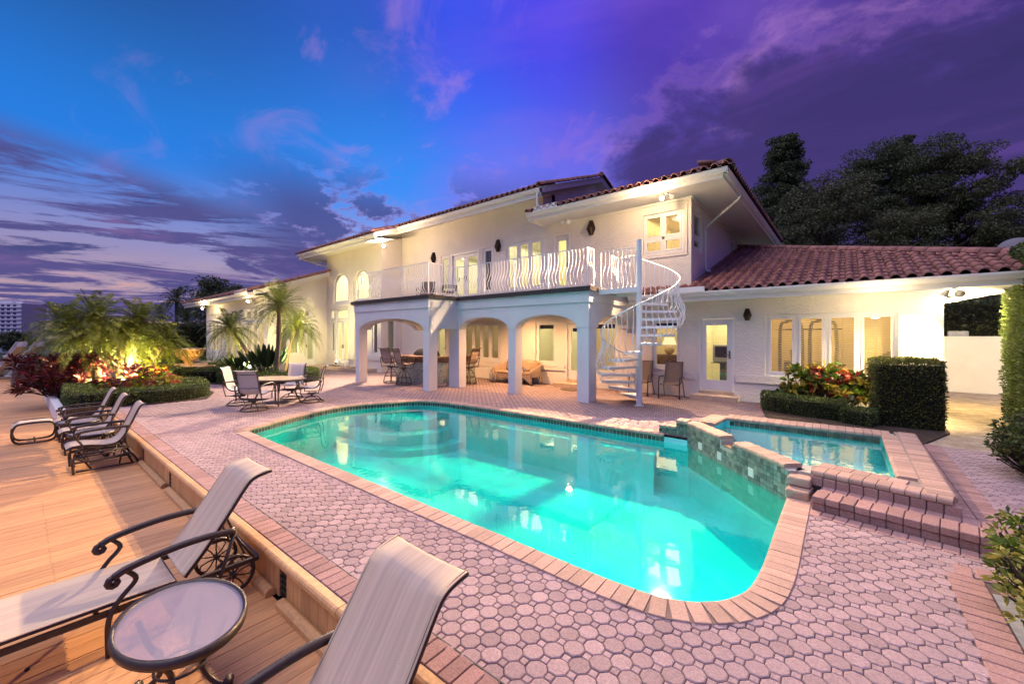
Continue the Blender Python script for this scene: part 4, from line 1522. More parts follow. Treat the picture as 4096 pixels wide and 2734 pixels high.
# ------------------------------------------------------------------ eaves, gutters, roofs
def gutter(x0, x1, y, z, parent=house, name='gutter'):
    """K-profile gutter along X, its lip at y, top at z"""
    q = MB()
    q.extr([(y + 0.13, z), (y + 0.13, z - 0.13), (y + 0.055, z - 0.13), (y + 0.03, z - 0.085), (y + 0.012, z - 0.06), (y, z - 0.03), (y, z), (y + 0.012, z), (y + 0.014, z - 0.02), (y + 0.12, z - 0.02), (y + 0.12, z)], 'x', x0, x1)
    q.build(name, M_trim, parent)
def gutter_x(y0, y1, x, z, parent=house):
    q = MB()
    q.extr([(x - 0.13, z), (x - 0.13, z - 0.13), (x - 0.055, z - 0.13), (x - 0.02, z - 0.07), (x, z - 0.03), (x, z)][::-1], 'y', y0, y1)
    q.build('gutter', M_trim, parent)
def down(pts, r=0.035):
    q = MB(); q.tube(smoothpath(pts, 3), r, 8); q.build('downspout', M_trim, house, smooth=True)

# right wing: gutter, fascia, soffit
EY, EZ, HX, SL = 11.88, 3.0, 4.0, 0.325
gutter(-5.1, HX, EY - 0.13, EZ)
q = MB(); q.box(-5.1, HX, EY, EY + 0.04, 2.755, 2.998); q.build('fascia', M_trim, house)
q = MB(); q.box(-5.1, 1.66, EY + 0.041, Y0, 2.80, 2.82); q.box(1.66, HX - 0.05, EY + 0.041, 15.2, 2.802, 2.822); q.build('soffit', M_trim, house)
q = MB(); q.box(-4.15, -2.92, EY - 0.165, EY - 0.135, EZ - 0.02, EZ + 0.13); q.build('gutter_baffle', M_white, house)
q = MB(); q.box(HX - 0.04, HX, EY + 0.05, 15.2, 2.76, 2.999); q.build('fascia', M_trim, house)
q = MB()
q.add([(-5.1, EY, EZ), (HX, EY, EZ), (HX - 8, EY + 8, EZ + 8 * SL), (-5.1, EY + 8, EZ + 8 * SL)], [(0, 1, 2, 3)])
roof = q.build('roof', M_rbase, house)
q = MB(); q.add([(HX, EY, EZ), (HX, 15.2, EZ), (HX - 8, EY + 9, EZ + 8 * SL), (HX - 8, EY + 8, EZ + 8 * SL)], [(0, 1, 2, 3)])
q.build('roof_side', M_rtile, house)

# one S-tile: barrel and pan, thick front lip; origin at the lower front edge, runs up +Y
TP, TL = 0.25, 0.46
def stile(n=7):
    prof = []
    for k in range(n + 1):
        t = PI * k / n
        prof.append((0.075 - 0.078 * math.cos(t) + 0.003, 0.085 * math.sin(t) + 0.012))
    prof += [(0.185, 0.004), (0.245, 0.006)]
    m = len(prof)
    v, f = [], []
    th = 0.022
    for y, dz in ((0.0, 0.042), (TL, 0.0)):
        v += [(x - 0.125, y, z + dz) for x, z in prof]
    v += [(x - 0.125, 0.0, max(z - th, -0.01) + 0.03) for x, z in prof]
    for k in range(m - 1):
        f.append((k, k + 1, m + k + 1, m + k))
        f.append((2 * m + k, 2 * m + k + 1, k + 1, k))
    return v, f
tv, tf = stile()
TILE = bpy.data.meshes.new('roof_tile'); TILE.from_pydata(tv, [], tf); TILE.materials.append(M_rtile)
TILE.polygons.foreach_set('use_smooth', [True] * len(TILE.polygons))
bulk = MB()
EXPO = 0.40
def lay_tiles(x0, x1, y0, z0, slope, rows, keep, ax=0):
    """list of (x, y, z, pitch) for tile rows climbing +Y"""
    out = []
    p = math.atan(slope)
    for r_ in range(rows):
        s = r_ * EXPO - 0.05
        y, z = y0 + s * math.cos(p), z0 + s * math.sin(p)
        x = x0 + TP / 2
        while x < x1:
            if keep(x, y):
                out.append((x, y, z, p))
            x += TP
    return out
tl = lay_tiles(-5.0, HX, EY, EZ + 0.005, SL, 20, lambda x, y: y < EY + (HX - x) - 0.12 and (x > -3.45 or y < 12.45) and x < 3.1)
tl.sort(key=lambda t: depth(t[0], t[1]))
def put_tiles(items, limit, parent):
    for i, (x, y, z, p) in enumerate(items):
        jx, jz = random.gauss(0, .003), random.gauss(0, .002)
        if i < limit:
            o = ob('roof_tile', TILE, parent, (x + jx, y, z + jz)); o.rotation_euler = (p, 0, random.gauss(0, .006))
        else:
            M = Matrix.Translation((x + jx, y, z + jz)) @ Matrix.Rotation(p, 4, 'X')
            bulk.add([tuple(M @ Vector(v)) for v in tv], tf)
put_tiles(tl, 300, roof)
# barrel ridge tiles
def barrel(L=0.42, r0=0.125, r1=0.105, n=8):
    v, f = [], []
    for x, r in ((0, r0), (L, r1)):
        v += [(x, -r * math.cos(PI * k / n), r * math.sin(PI * k / n)) for k in range(n + 1)]
    for x, r in ((0, r0 - 0.02), (L, r1 - 0.02)):
        v += [(x, -r * math.cos(PI * k / n), r * math.sin(PI * k / n)) for k in range(n + 1)]
    m = n + 1
    for k in range(n):
        f += [(k, m + k, m + k + 1, k + 1), (2 * m + k, 2 * m + k + 1, 3 * m + k + 1, 3 * m + k), (k, k + 1, 2 * m + k + 1, 2 * m + k), (m + k, 3 * m + k, 3 * m + k + 1, m + k + 1)]
    return v, f
bv, bf = barrel()
BARREL = bpy.data.meshes.new('ridge_tile'); BARREL.from_pydata(bv, [], bf); BARREL.materials.append(M_rtile)
BARREL.polygons.foreach_set('use_smooth', [True] * len(BARREL.polygons))
def barrels(a, b, parent, step=0.36, lift=0.0):
    a, b = Vector(a), Vector(b)
    d = b - a; n = int(d.length / step); d.normalize()
    e = d.to_track_quat('X', 'Z').to_euler()
    for k in range(n + 1):
        p = a + d * step * k
        o = ob('ridge_tile', BARREL, parent, (p.x, p.y, p.z + lift + random.gauss(0, .004)))
        o.rotation_euler = (e.x, e.y - 0.03, e.z + random.gauss(0, .01))
barrels((HX - 0.9, EY + 0.9, EZ + 0.9 * SL + 0.06), (HX - 7.7, EY + 7.7, EZ + 7.7 * SL + 0.06), roof, lift=0.03)
q = MB()
for k in range(60):
    t = 0.7 + k * 0.117
    w = 0.16 + random.uniform(-.02, .03)
    cx_, cy_, cz_ = HX - t, EY + t, EZ + t * SL
    q.bar((cx_ - 0.02, cy_ - w, cz_ + 0.03 - w * 0.16), (cx_ - 0.02, cy_, cz_ + 0.10), 0.13, 0.05)
q.build('hip_mortar', M_mortar, roof)

# upper right block: hip roof over deep eaves
UY, UZ, UX0, UX1 = 11.35, 6.07, -8.66, -2.28
gutter(UX0, UX1, UY - 0.02, UZ)
gutter_x(UY, 22.5, UX1 + 0.0, UZ)
q = MB(); q.box(UX0, UX1 - 0.13, UY + 0.111, UY + 0.15, 5.84, 6.06); q.box(UX1 - 0.17, UX1 - 0.131, UY + 0.15, 22.5, 5.84, 6.06); q.build('fascia', M_trim, house)
q = MB(); q.box(UX0, UX1 - 0.175, UY + 0.151, Y0, 5.90, 5.92); q.box(-3.5, UX1 - 0.176, Y0, 22.5, 5.901, 5.921); q.box(UX0, UX0 + 0.03, UY + 0.15, Y0, 5.84, 6.1); q.build('soffit', M_trim, house)
q = MB(); q.box(-3.499, -3.46, Y0 + 0.0, 20.8, 5.82, 5.90); q.box(-8.4, -3.46, Y0 - 0.04, Y0 - 0.001, 5.84, 5.90); q.build('frieze', M_trim, house)
US = 0.34
q = MB()
q.add([(UX0, UY, UZ), (UX1, UY, UZ), (UX1 - 4, UY + 4, UZ + 4 * US), (UX0, UY + 4, UZ + 4 * US), (UX1, 22.6, UZ), (UX1 - 4, 18.6, UZ + 4 * US)], [(0, 1, 2, 3), (1, 4, 5, 2)])
uroof = q.build('upper_roof', M_rbase, house)
put_tiles(lay_tiles(UX0, UX1, UY, UZ + 0.01, US, 3, lambda x, y: y < UY + (UX1 - x) - 0.05), 0, uroof)
# tile ends down the right-hand eave
for k in range(44):
    y = UY + 0.2 + k * TP
    for r_ in range(2):
        M = Matrix.Translation((UX1 - r_ * 0.38 + 0.05, y, UZ + 0.015 + r_ * 0.38 * US)) @ Matrix.Rotation(R(90), 4, 'Z') @ Matrix.Rotation(math.atan(US), 4, 'X')
        bulk.add([tuple(M @ Vector(v)) for v in tv], tf)
barrels((UX1 + 0.02, UY - 0.02, UZ + 0.06), (UX1 - 3.9, UY + 3.9, UZ + 0.08 + 3.9 * US), uroof)
q = MB(); q.box(-8.3, -7.35, UY - 0.055, UY - 0.022, UZ - 0.02, UZ + 0.14); q.build('gutter_baffle', M_white, house)

# main block: gable roof, rake of barrel tiles at its right end
MY, MZ, MX0, MX1, MS = 11.4, 6.90, -16.35, -8.12, 0.372
gutter(MX0, MX1, MY - 0.02, MZ)
q = MB(); q.box(MX0, MX1, MY + 0.111, MY + 0.15, 6.62, 6.88); q.build('fascia', M_trim, house)
q = MB(); q.add([(-17.9, MY + 0.15, 6.66), (MX1, MY + 0.15, 6.66), (MX1, Y0 + 0.02, 7.0), (-17.9, Y0 + 0.02, 7.0)], [(0, 3, 2, 1)]); q.box(-17.9, MX0, MY + 0.11, MY + 0.15, 6.6, 6.9); q.build('soffit', M_trim, house)
q = MB()
q.add([(-20, MY, MZ), (MX1, MY, MZ), (MX1, 16.1, MZ + 4.7 * MS), (-20, 16.1, MZ + 4.7 * MS), (MX1, 20.8, MZ), (-20, 20.8, MZ)], [(0, 1, 2, 3), (3, 2, 4, 5)])
mroof = q.build('main_roof', M_rbase, house)
put_tiles(lay_tiles(MX0, MX1, MY, MZ + 0.01, MS, 3, lambda x, y: True), 0, mroof)
q = MB()
q.extr([(MY, MZ - 0.20), (16.1, MZ + 4.7 * MS - 0.20), (20.8, MZ - 0.20), (20.8, MZ + 0.03), (16.1, MZ + 4.7 * MS + 0.03), (MY, MZ + 0.03)], 'x', MX1 - 0.03, MX1)
q.build('rake_board', M_white, house)
q = MB(); q.add([(MX1 - 0.03, MY, MZ - 0.19), (MX1 - 0.03, 16.1, MZ + 4.7 * MS - 0.19), (-8.4, 16.1, MZ + 4.7 * MS - 0.19), (-8.4, MY, MZ - 0.19), (MX1 - 0.03, 20.8, MZ - 0.19), (-8.4, 20.8, MZ - 0.19)], [(0, 1, 2, 3), (1, 4, 5, 2)])
q.build('rake_soffit', M_trim, house)
barrels((MX1 + 0.0, MY - 0.05, MZ + 0.05), (MX1, 15.9, MZ + 0.05 + 4.5 * MS), mroof, 0.38)
barrels((MX1, 20.6, MZ + 0.12), (MX1, 16.2, MZ + 0.08 + 4.5 * MS), mroof, 0.38)
down([(MX1 - 0.1, MY + 0.03, 6.77), (MX1 - 0.1, MY + 0.04, 6.3), (MX1 + 0.15, MY + 0.1, 6.15)], 0.04)

# left block roof
LY, LZ, LX0, LX1, LS = 10.2, 6.41, -24.3, -16.35, 0.36
gutter(LX0, LX1 - 0.05, LY - 0.02, LZ)
q = MB(); q.box(LX0, LX1, LY + 0.111, LY + 0.15, 6.15, 6.39); q.box(LX0, LX0 + 0.04, LY + 0.15, 18, 6.15, 6.39); q.build('fascia', M_trim, house)
q = MB(); q.add([(LX0 + 0.04, LY + 0.15, 6.2), (LX1, LY + 0.15, 6.2), (LX1, LB + 0.02, 6.34), (LX0 + 0.04, LB + 0.02, 6.34)], [(0, 3, 2, 1)]); q.add([(LX0 + .04, LB + .02, 6.34), (-23.14, LB + .02, 6.34), (-23.14, 18, 6.34), (LX0 + .04, 18, 6.34)], [(0, 3, 2, 1)])
q.add([(-17.64, LB + 0.02, 6.34), (LX1, LB + 0.02, 6.34), (LX1, Y0, 6.78), (-17.64, Y0, 6.78)], [(0, 3, 2, 1)]); q.build('soffit', M_trim, house)
q = MB(); q.add([(LX0, LY, LZ), (LX1, LY, LZ), (LX1, 17, LZ + 6.8 * LS), (LX0, 17, LZ + 6.8 * LS)], [(0, 1, 2, 3)])
lroof = q.build('tower_roof', M_rbase, house)
put_tiles(lay_tiles(LX0, LX1 - .1, LY, LZ + 0.01, LS, 2, lambda x, y: True), 0, lroof)
q = MB(); q.extr([(LY, LZ - 0.2), (12.6, LZ - 0.2 + 2.4 * LS), (12.6, LZ + 0.03 + 2.4 * LS), (LY, LZ + 0.03)], 'x', LX1 - 0.03, LX1); q.build('rake_board', M_stucco_lit, house)
barrels((LX1 + 0.02, LY - 0.05, LZ + 0.06), (LX1 + 0.02, 11.5, LZ + 0.06 + 1.3 * LS), lroof, 0.38)
down([(LX0 + 0.5, LY + 0.05, 6.28), (LX0 + 0.5, LY + 0.2, 6.1), (-23.1, LB - 0.06, 5.75), (-23.1, LB - 0.06, 5.5)], 0.045)

# garden wing roof
GY, GZ, GX0, GX1, GS = 7.5, 4.03, -36.3, -22.75, 0.356
gutter(GX0, GX1 - 0.8, GY - 0.02, GZ)
q = MB(); q.box(GX0, GX1 - 0.02, GY + 0.111, GY + 0.15, 3.76, 4.01); q.build('fascia', M_trim, house)
q = MB(); q.box(GX0, GX1 - 0.03, GY + 0.151, WY, 3.80, 3.82); q.box(GX0, -33.84, WY, 15, 3.80, 3.82); q.build('soffit', M_trim, house)
q = MB(); q.add([(GX0, GY, GZ), (GX1, GY, GZ), (GX1, 11.4, GZ + 3.9 * GS), (GX0 + 4, 11.4, GZ + 3.9 * GS)], [(0, 1, 2, 3)])
groof = q.build('wing_roof', M_rbase, house)
put_tiles(lay_tiles(GX0, GX1 - .1, GY, GZ + 0.01, GS, 9, lambda x, y: x - GX0 > (y - GY)), 0, groof)
q = MB(); q.extr([(GY, GZ - 0.22), (11.4, GZ - 0.22 + 3.9 * GS), (11.4, GZ + 0.03 + 3.9 * GS), (GY, GZ + 0.03)], 'x', GX1 - 0.03, GX1); q.build('rake_board', M_white, house)
q = MB(); q.add([(GX1 - 0.03, GY, GZ - 0.2), (GX1 - 0.03, 11.4, GZ - 0.2 + 3.9 * GS), (WX, 11.4, GZ - 0.2 + 3.9 * GS), (WX, GY, GZ - 0.2)], [(0, 1, 2, 3)]); q.build('rake_soffit', M_trim, house)
barrels((GX1 + 0.03, GY - 0.05, GZ + 0.06), (GX1 + 0.03, 11.3, GZ + 0.06 + 3.8 * GS), groof, 0.38)
q = MB(); q.box(-25.4, -23.5, GY - 0.055, GY - 0.022, GZ - 0.02, GZ + 0.16); q.build('gutter_baffle', M_white, house)
o = bulk.build('roof_tile_field', M_rtile, uroof, smooth=True); o['kind'] = 'stuff'
# downspouts of the right block and the small return pipe onto the wing roof
down([(-2.42, 13.35, 5.95), (-2.42, 13.4, 5.78), (-3.44, 13.95, 5.25), (-3.45, 14.0, 5.1), (-3.45, 14.0, 3.98), (-3.30, 13.95, 3.86)], 0.04)

# ------------------------------------------------------------------ stoops, mats
def stoop(x0, x1, y0, y1, z, label, lip=0.06, tiles=4, up=None):
    t = thing('stoop', label, 'step')
    q = MB(); q.box(x0 + 0.01, x1 - 0.01, y0 + 0.01, y1, 0, z - 0.02); q.build('riser_core', M_grout, t)
    w = (x1 - x0) / tiles
    for k in range(tiles):
        brick('tread_tile', t, x0 + w * (k + 0.5), (y0 + y1) / 2, z, w - 0.006, y1 - y0 + 0.02, 0.03, 0, M_stone, 0.006)
        brick('riser_tile', t, x0 + w * (k + 0.5), y0 + 0.004, z - 0.032, w - 0.006, 0.02, z - 0.034, 0, M_stone, 0.004)
    if up:
        for k in range(tiles - 1):
            w2 = (up[1] - up[0]) / (tiles - 1)
            brick('riser_tile', t, up[0] + w2 * (k + 0.5), up[2], up[3], w2 - 0.006, 0.06, up[3] - z - 0.001, 0, M_stone, 0.004)
    return t
stoop(-3.42, -2.22, 12.18, 12.595, 0.14, 'beige tiled step below the glazed door of the right wing', up=(-3.30, -2.36, 12.62, 0.22))
stoop(-8.05, -6.6, 12.12, 12.595, 0.14, 'beige tiled step behind the spiral stair, by the arcade door', up=(-7.80, -6.95, 12.62, 0.24))
stoop(-22.9, -18.0, 10.6, 11.398, 0.17, 'long beige tiled platform before the tall french doors', tiles=16)
stoop(-23.1, -22.2, 9.9, 11.05, 0.15, 'beige tiled step at the glazed side door of the garden wing', tiles=3)
def doormat(x, y, z, lx, ly, label, m, n=20):
    q = MB(); q.prism([(x + lx / 2 * math.cos(2 * PI * k / n), y + ly / 2 * math.sin(2 * PI * k / n)) for k in range(n)], z, z + 0.012) if n > 4 else q.bbox(x - lx / 2, x + lx / 2, y - ly / 2, y + ly / 2, z, z + 0.012, 0.005)
    tag(q.build('doormat', m, smooth=False), label, 'doormat')
M_mat = mat('doormat', (0.13, 0.09, 0.07), 0.95, 0.3, 30, 0.6, 120)
doormat(-6.95, 11.72, 0.004, 1.0, 0.55, 'dark half-round doormat on the pavers before the arcade step', M_mat)
doormat(-21.4, 10.95, 0.171, 1.1, 0.5, 'dark rectangular doormat at the left tall french doors', M_mat, 4)
doormat(-19.2, 10.95, 0.171, 1.1, 0.5, 'dark rectangular doormat beside the white column, at the right tall doors', M_mat, 4)

# ------------------------------------------------------------------ spiral stair
stair = thing('spiral_staircase', 'white metal spiral staircase with bellied balusters rising to the balcony', 'staircase', (-4.10, 10.18, 0))
q = MB(); q.lathe([(0.075, 0.0), (0.075, 4.25), (0.07, 4.27)], (0, 0, 0), 16); q.build('pole', M_rail, stair, smooth=False)
q = MB(); q.lathe([(0.12, 0.0), (0.12, 0.012)], (0, 0, 0), 20); q.build('base_plate', M_rail, stair)
NT, DA, RS = 14, R(25.7), 0.97
def tang(k): return R(219.3) + (k - 3.5) * DA
zt0, rise = 0.20, 0.2045
for k in range(NT):
    t = tang(k); z = zt0 + rise * k
    q = MB()
    a0, a1 = t - DA * 0.54, t + DA * 0.54
    poly = [(0.07 * math.cos(a0), 0.07 * math.sin(a0))] + [(RS * math.cos(a0 + (a1 - a0) * i / 4), RS * math.sin(a0 + (a1 - a0) * i / 4)) for i in range(5)] + [(0.07 * math.cos(a1), 0.07 * math.sin(a1))]
    q.prism(poly, z - 0.012, z)
    q.bar((0.07 * math.cos(a0), 0.07 * math.sin(a0), z - 0.035), (RS * math.cos(a0), RS * math.sin(a0), z - 0.035), 0.012, 0.045)
    q.bar((0.07 * math.cos(a1), 0.07 * math.sin(a1), z - 0.036), (RS * math.cos(a1), RS * math.sin(a1), z - 0.036), 0.012, 0.045)
    for i in range(4):
        b0, b1 = a0 + (a1 - a0) * i / 4, a0 + (a1 - a0) * (i + 1) / 4
        q.bar((RS * math.cos(b0), RS * math.sin(b0), z - 0.034), (RS * math.cos(b1), RS * math.sin(b1), z - 0.034), 0.012, 0.048)
    tr = q.build('tread', M_rail, stair)
    for f in (-0.32, 0.02, 0.36):
        a = t + DA * f
        h = 0.93 + rise * (f + 0.5)
        o = ob('baluster', BAL, tr, (RS * math.cos(a), RS * math.sin(a), z - 0.05), a + PI / 2)
        o.scale = (1, 1, (h + 0.05) / 0.98)
pts = []
for i in range(61):
    k = -0.5 + i * (NT - 0.0) / 60
    a = tang(k); pts.append((RS * math.cos(a), RS * math.sin(a), zt0 + rise * (k + 0.5) + 0.945))
q = MB(); q.tube(pts, 0.018, 8); q.build('handrail', M_rail, stair, smooth=True)
a = tang(-0.5); q = MB(); q.box(RS * math.cos(a) - 0.016, RS * math.cos(a) + 0.016, RS * math.sin(a) - 0.016, RS * math.sin(a) + 0.016, 0.14, 1.13); q.build('newel', M_rail, stair)
a = tang(NT - 0.5); NWX, NWY = RS * math.cos(a), RS * math.sin(a)
q = MB(); q.box(NWX - 0.018, NWX + 0.018, NWY - 0.018, NWY + 0.018, 2.95, 4.06); q.build('newel', M_rail, stair)
q = MB(); q.prism([(-1.09, -0.08), (0.06, -0.08), (0.06, 0.10), (NWX + 0.05, NWY), (NWX + 0.05, 1.0), (-1.09, 1.0)], 3.0, 3.05)
q.bar((-1.09, -0.085, 2.985), (0.06, -0.085, 2.985), 0.012, 0.13); q.bar((-1.09, 1.005, 2.985), (NWX, 1.005, 2.985), 0.012, 0.13)
q.build('landing', M_rail, stair)
rail_run(stair, (-1.05, -0.07), (-0.08, -0.07), 3.05, 1.02, 0.115, (0,))
rail_run(stair, (NWX, 0.99), (-1.05, 0.99), 3.05, 1.0, 0.115, (1,))

# ------------------------------------------------------------------ wall lanterns (unlit) and floodlights
M_bronze = mat('bronze', (0.035, 0.022, 0.015), 0.4, 0.2, 12, metal=0.7)
def sconce(x, y, z, label, small=False):
    t = thing('wall_lantern', label, 'lantern', (x, y, z), 0, 'bronze wall lanterns on the facade')
    s = 0.66 if small else 1.0
    q = MB(); q.box(-0.09 * s, 0.09 * s, -0.02, 0, -0.14 * s, 0.14 * s); q.build('backplate', M_bronze, t)
    def hexring(w, d, zz): return [(-w, -0.02, zz), (-w * 0.75, -d * 0.7, zz), (-w * 0.3, -d, zz), (w * 0.3, -d, zz), (w * 0.75, -d * 0.7, zz), (w, -0.02, zz)]
    prof = [(0.07, 0.10, 0.25), (0.16, 0.19, -0.02), (0.155, 0.185, -0.05), (0.145, 0.175, -0.06), (0.14, 0.17, -0.10), (0.12, 0.15, -0.11), (0.115, 0.145, -0.15), (0.10, 0.12, -0.16), (0.09, 0.11, -0.24)]
    v = []; f = []
    for w, d, zz in prof: v += hexring(w * s, d * s + 0.0, zz * s)
    for k in range(len(prof) - 1):
        for i in range(5): f.append((k * 6 + i, k * 6 + i + 1, k * 6 + 7 + i, k * 6 + 6 + i))
    f.append(tuple(range(5, -1, -1))); f.append(tuple(range((len(prof) - 1) * 6, len(prof) * 6)))
    q = MB(); q.add(v, f); q.build('shade', M_bronze, t)
sconce(-15.08, Y0, 5.48, 'dark bronze wall lantern left of the balcony french doors')
sconce(-11.03, Y0, 5.48, 'dark bronze wall lantern right of the balcony french doors')
sconce(-6.77, Y0, 5.50, 'dark bronze wall lantern between the balcony door and the corner window')
sconce(-2.05, Y0, 2.37, 'dark bronze wall lantern between the glazed door and the wide window', True)

M_bulb = emis('bulb_warm', (1.0, 0.86, 0.62), 60)
M_bulbw = emis('bulb_white', (1.0, 0.94, 0.82), 60)
def flood(loc, aims, label, lit, energy, col, spot=R(120), big=1.0, wash=0, washoff=(0, -0.5, -0.5)):
    """twin-head floodlight under the eave; lit heads glow and throw light"""
    t = thing('floodlight', label, 'floodlight', loc, 0, 'twin floodlights under the eaves')
    q = MB(); q.lathe([(0.06, 0.0), (0.055, -0.03), (0.02, -0.035)][::-1], (0, 0, 0), 14); q.build('canopy', M_white, t)
    for k, a in enumerate(aims):
        d = Vector(a).normalized()
        st = Vector(((k * 2 - 1) * 0.05, 0, -0.03))
        p = st + Vector(((k * 2 - 1) * 0.05, 0, -0.06))
        q = MB(); q.tube([tuple(st), tuple(p)], 0.012, 6)
        q.tube([tuple(p - d * 0.05), tuple(p + d * 0.02), tuple(p + d * 0.10)], [0.03 * big, 0.045 * big, 0.07 * big], 12)
        h = q.build('lamp_head', M_white, t)
        if lit[k]:
            e = p + d * 0.103
            q = MB(); q.lathe([(0.064 * big, 0.0), (0.05 * big, 0.02), (0.015, 0.03)], (0, 0, 0), 12); q.xf(Matrix.Translation(e) @ d.to_track_quat('Z', 'Y').to_matrix().to_4x4())
            q.build('bulb', lit[k], h)
            lamp('floodlight_beam', 'SPOT', tuple(Vector(loc) + p + d * 0.16), energy, col, 0.06, aim=tuple(Vector(loc) + p + d), spot=spot, blend=1.0)
    if wash:
        lamp('added_fill_light', 'POINT', tuple(Vector(loc) + Vector(washoff)), wash, col, 0.12)  # added fill point, set off from the heads to brighten walls and yard
flood((-17.35, 11.45, 6.30), ((0.62, -0.95, -0.55), (0.3, -1.0, -0.5)), 'floodlight shining white at the inner corner below the main roof', (M_bulbw, None), 9000, (1.0, 0.72, 0.45), R(125), 1.0, 150, (1.75, -1.1, -0.35))
flood((-3.95, 11.85, 5.88), ((-0.25, -0.95, -0.55), (0.5, -0.6, -0.5)), 'floodlight glowing warm under the upper corner eave', (M_bulb, None), 8500, (1.0, 0.66, 0.36), R(125), 1.0, 140, (-0.3, -0.65, -0.12))
flood((-7.55, 12.2, 5.88), ((-0.6, -0.6, -0.5), (0.6, -0.6, -0.5)), 'unlit floodlight above the balcony door', (None, None), 0, WARM)
flood((1.72, 12.2, 2.78), ((-0.50, 0.05, -1.0), (0.12, 1.0, -0.30)), 'floodlight washing the right end wall white beside the side yard', (M_bulbw, M_bulbw), 1300, (1.0, 0.74, 0.36), R(92), 1.2, 260, (0.30, 2.0, -0.45))
flood((-33.2, 8.0, 3.78), ((0.6, -0.7, -0.6), (-0.6, -0.5, -0.6)), 'floodlight at the far left corner of the garden wing', (M_bulb, None), 400, (1.0, 0.74, 0.38), R(130), 1.0, 110, (1.8, -0.8, -0.35))
flood((-24.6, 7.95, 3.78), ((0.3, -0.7, -0.6), (-0.5, 0.1, -0.8)), 'floodlight at the right corner of the garden wing, behind the palms', (M_bulb, None), 300, (1.0, 0.76, 0.42), R(130), 1.0, 45, (0.8, -0.8, -0.35))
lamp('added_fill_light', 'POINT', (0.6, 11.6, 2.35), 55, (1.0, 0.74, 0.42), 0.12)  # added fill point without a fixture, brightens the right wing wall
# recessed cans in the arcade ceiling
for i, (x, y) in enumerate(((-12.8, 10.4), (-9.2, 11.2), (-6.8, 11.2))):
    t = thing('ceiling_downlight', ('recessed downlight in the arcade ceiling over the bar', 'recessed downlight in the arcade ceiling over the wicker loveseat', 'recessed downlight in the arcade ceiling near the stair')[i], 'downlight', (x, y, 2.858))
    q = MB(); q.lathe([(0.09, 0.0), (0.09, -0.008), (0.07, -0.01)][::-1], (0, 0, 0), 18); q.build('trim_ring', M_white, t)
    q = MB(); q.lathe([(0.065, -0.004), (0.04, -0.012)][::-1], (0, 0, 0), 14); q.build('lens', emis('downlight_lens', (1, 0.75, 0.45), 12), t)
    lamp('downlight', 'SPOT', (x, y, 2.82), (620, 620, 480)[i], (1.0, 0.52, 0.22), 0.08, aim=(x, y, 0), spot=R(160), blend=0.9)
# gym-side bracket arms under the right eave: awning arms
aw = thing('awning_arm', 'white perforated bracket arm under the right end of the eave', 'bracket', (2.55, 13.2, 2.55))
q = MB(); q.bar((-0.9, 0.4, 0.02), (0.05, -0.1, 0.2), 0.05, 0.09); q.build('arm', M_white, aw)
q = MB()
q.extr([(0.0, 0.22), (0.62, 0.26), (0.66, 0.20), (0.5, -0.02), (0.42, -0.05)], 'y', -0.14, -0.10); q.build('gusset', M_white, aw)
for k in range(4):
    q = MB(); q.lathe([(0.022, 0), (0.022, 0.005)], (0, 0, 0), 10); q.xf(Matrix.Translation((0.16 + 0.1 * k, -0.141, 0.18 - 0.035 * k * (k > 1))) @ Matrix.Rotation(R(90), 4, 'X')); q.build('bolt_hole', mat('hole_dark', (0.12, 0.09, 0.05), 0.8), aw)
q = MB(); q.box(-0.3, 0.35, -0.16, -0.06, 0.22, 0.30); q.build('mount_plate', M_white, aw)

# ------------------------------------------------------------------ sling furniture
M_sling = mat('sling_fabric', (0.58, 0.445, 0.325), 0.8, 0.14, 1.0, 0.3, 200, stretch=(45, 1.2, 1.2), bdist=0.002, local=True)
M_sling2 = mat('sling_grey', (0.55, 0.51, 0.49), 0.8, 0.05, 30, 0.2, 300, bdist=0.002)
M_slingb = mat('sling_brown', (0.20, 0.155, 0.125), 0.8, 0.10, 30, 0.2, 300, bdist=0.002)
M_frameb = mat('frame_bronze', (0.060, 0.045, 0.040), 0.42, 0.2, 25, metal=0.35)
M_frosted = None

def sling_strip(prof, w, th=0.006, n=4, sag=0.012):
    """fabric stretched between two side rails; prof is (y,z)"""
    P = smoothpath([(p[0], p[1]) for p in prof], n)
    q = MB(); m = len(P); cols = 5
    v = []
    for s in (1, -1):
        for i, p in enumerate(P):
            for c in range(cols):
                u = -1 + 2 * c / (cols - 1)
                v.append((u * w / 2, p[0], p[1] + s * th / 2 - sag * (1 - u * u)))
    f = []
    for s in range(2):
        o = s * m * cols
        for i in range(m - 1):
            for c in range(cols - 1):
                a = o + i * cols + c
                fc = (a, a + 1, a + cols + 1, a + cols)
                f.append(fc if s == 0 else fc[::-1])
    for i in range(m - 1):
        for c in (0, cols - 1):
            a = i * cols + c
            f.append((a, a + cols, m * cols + a + cols, m * cols + a))
    for i in (0, m - 1):
        for c in range(cols - 1):
            a = i * cols + c
            f.append((a, a + 1, m * cols + a + 1, m * cols + a))
    q.add(v, f)
    return q

def rails(prof, w, r, parent, n=4, name='side_frame', m=None):
    P = smoothpath([(p[0], p[1] - 0.010) for p in prof], n)
    w = w - 0.034
    for s in (-1, 1):
        q = MB(); q.tube([(s * w / 2, p[0], p[1]) for p in P], r, 8)
        q.build(name, m or M_frameb, parent, smooth=True)

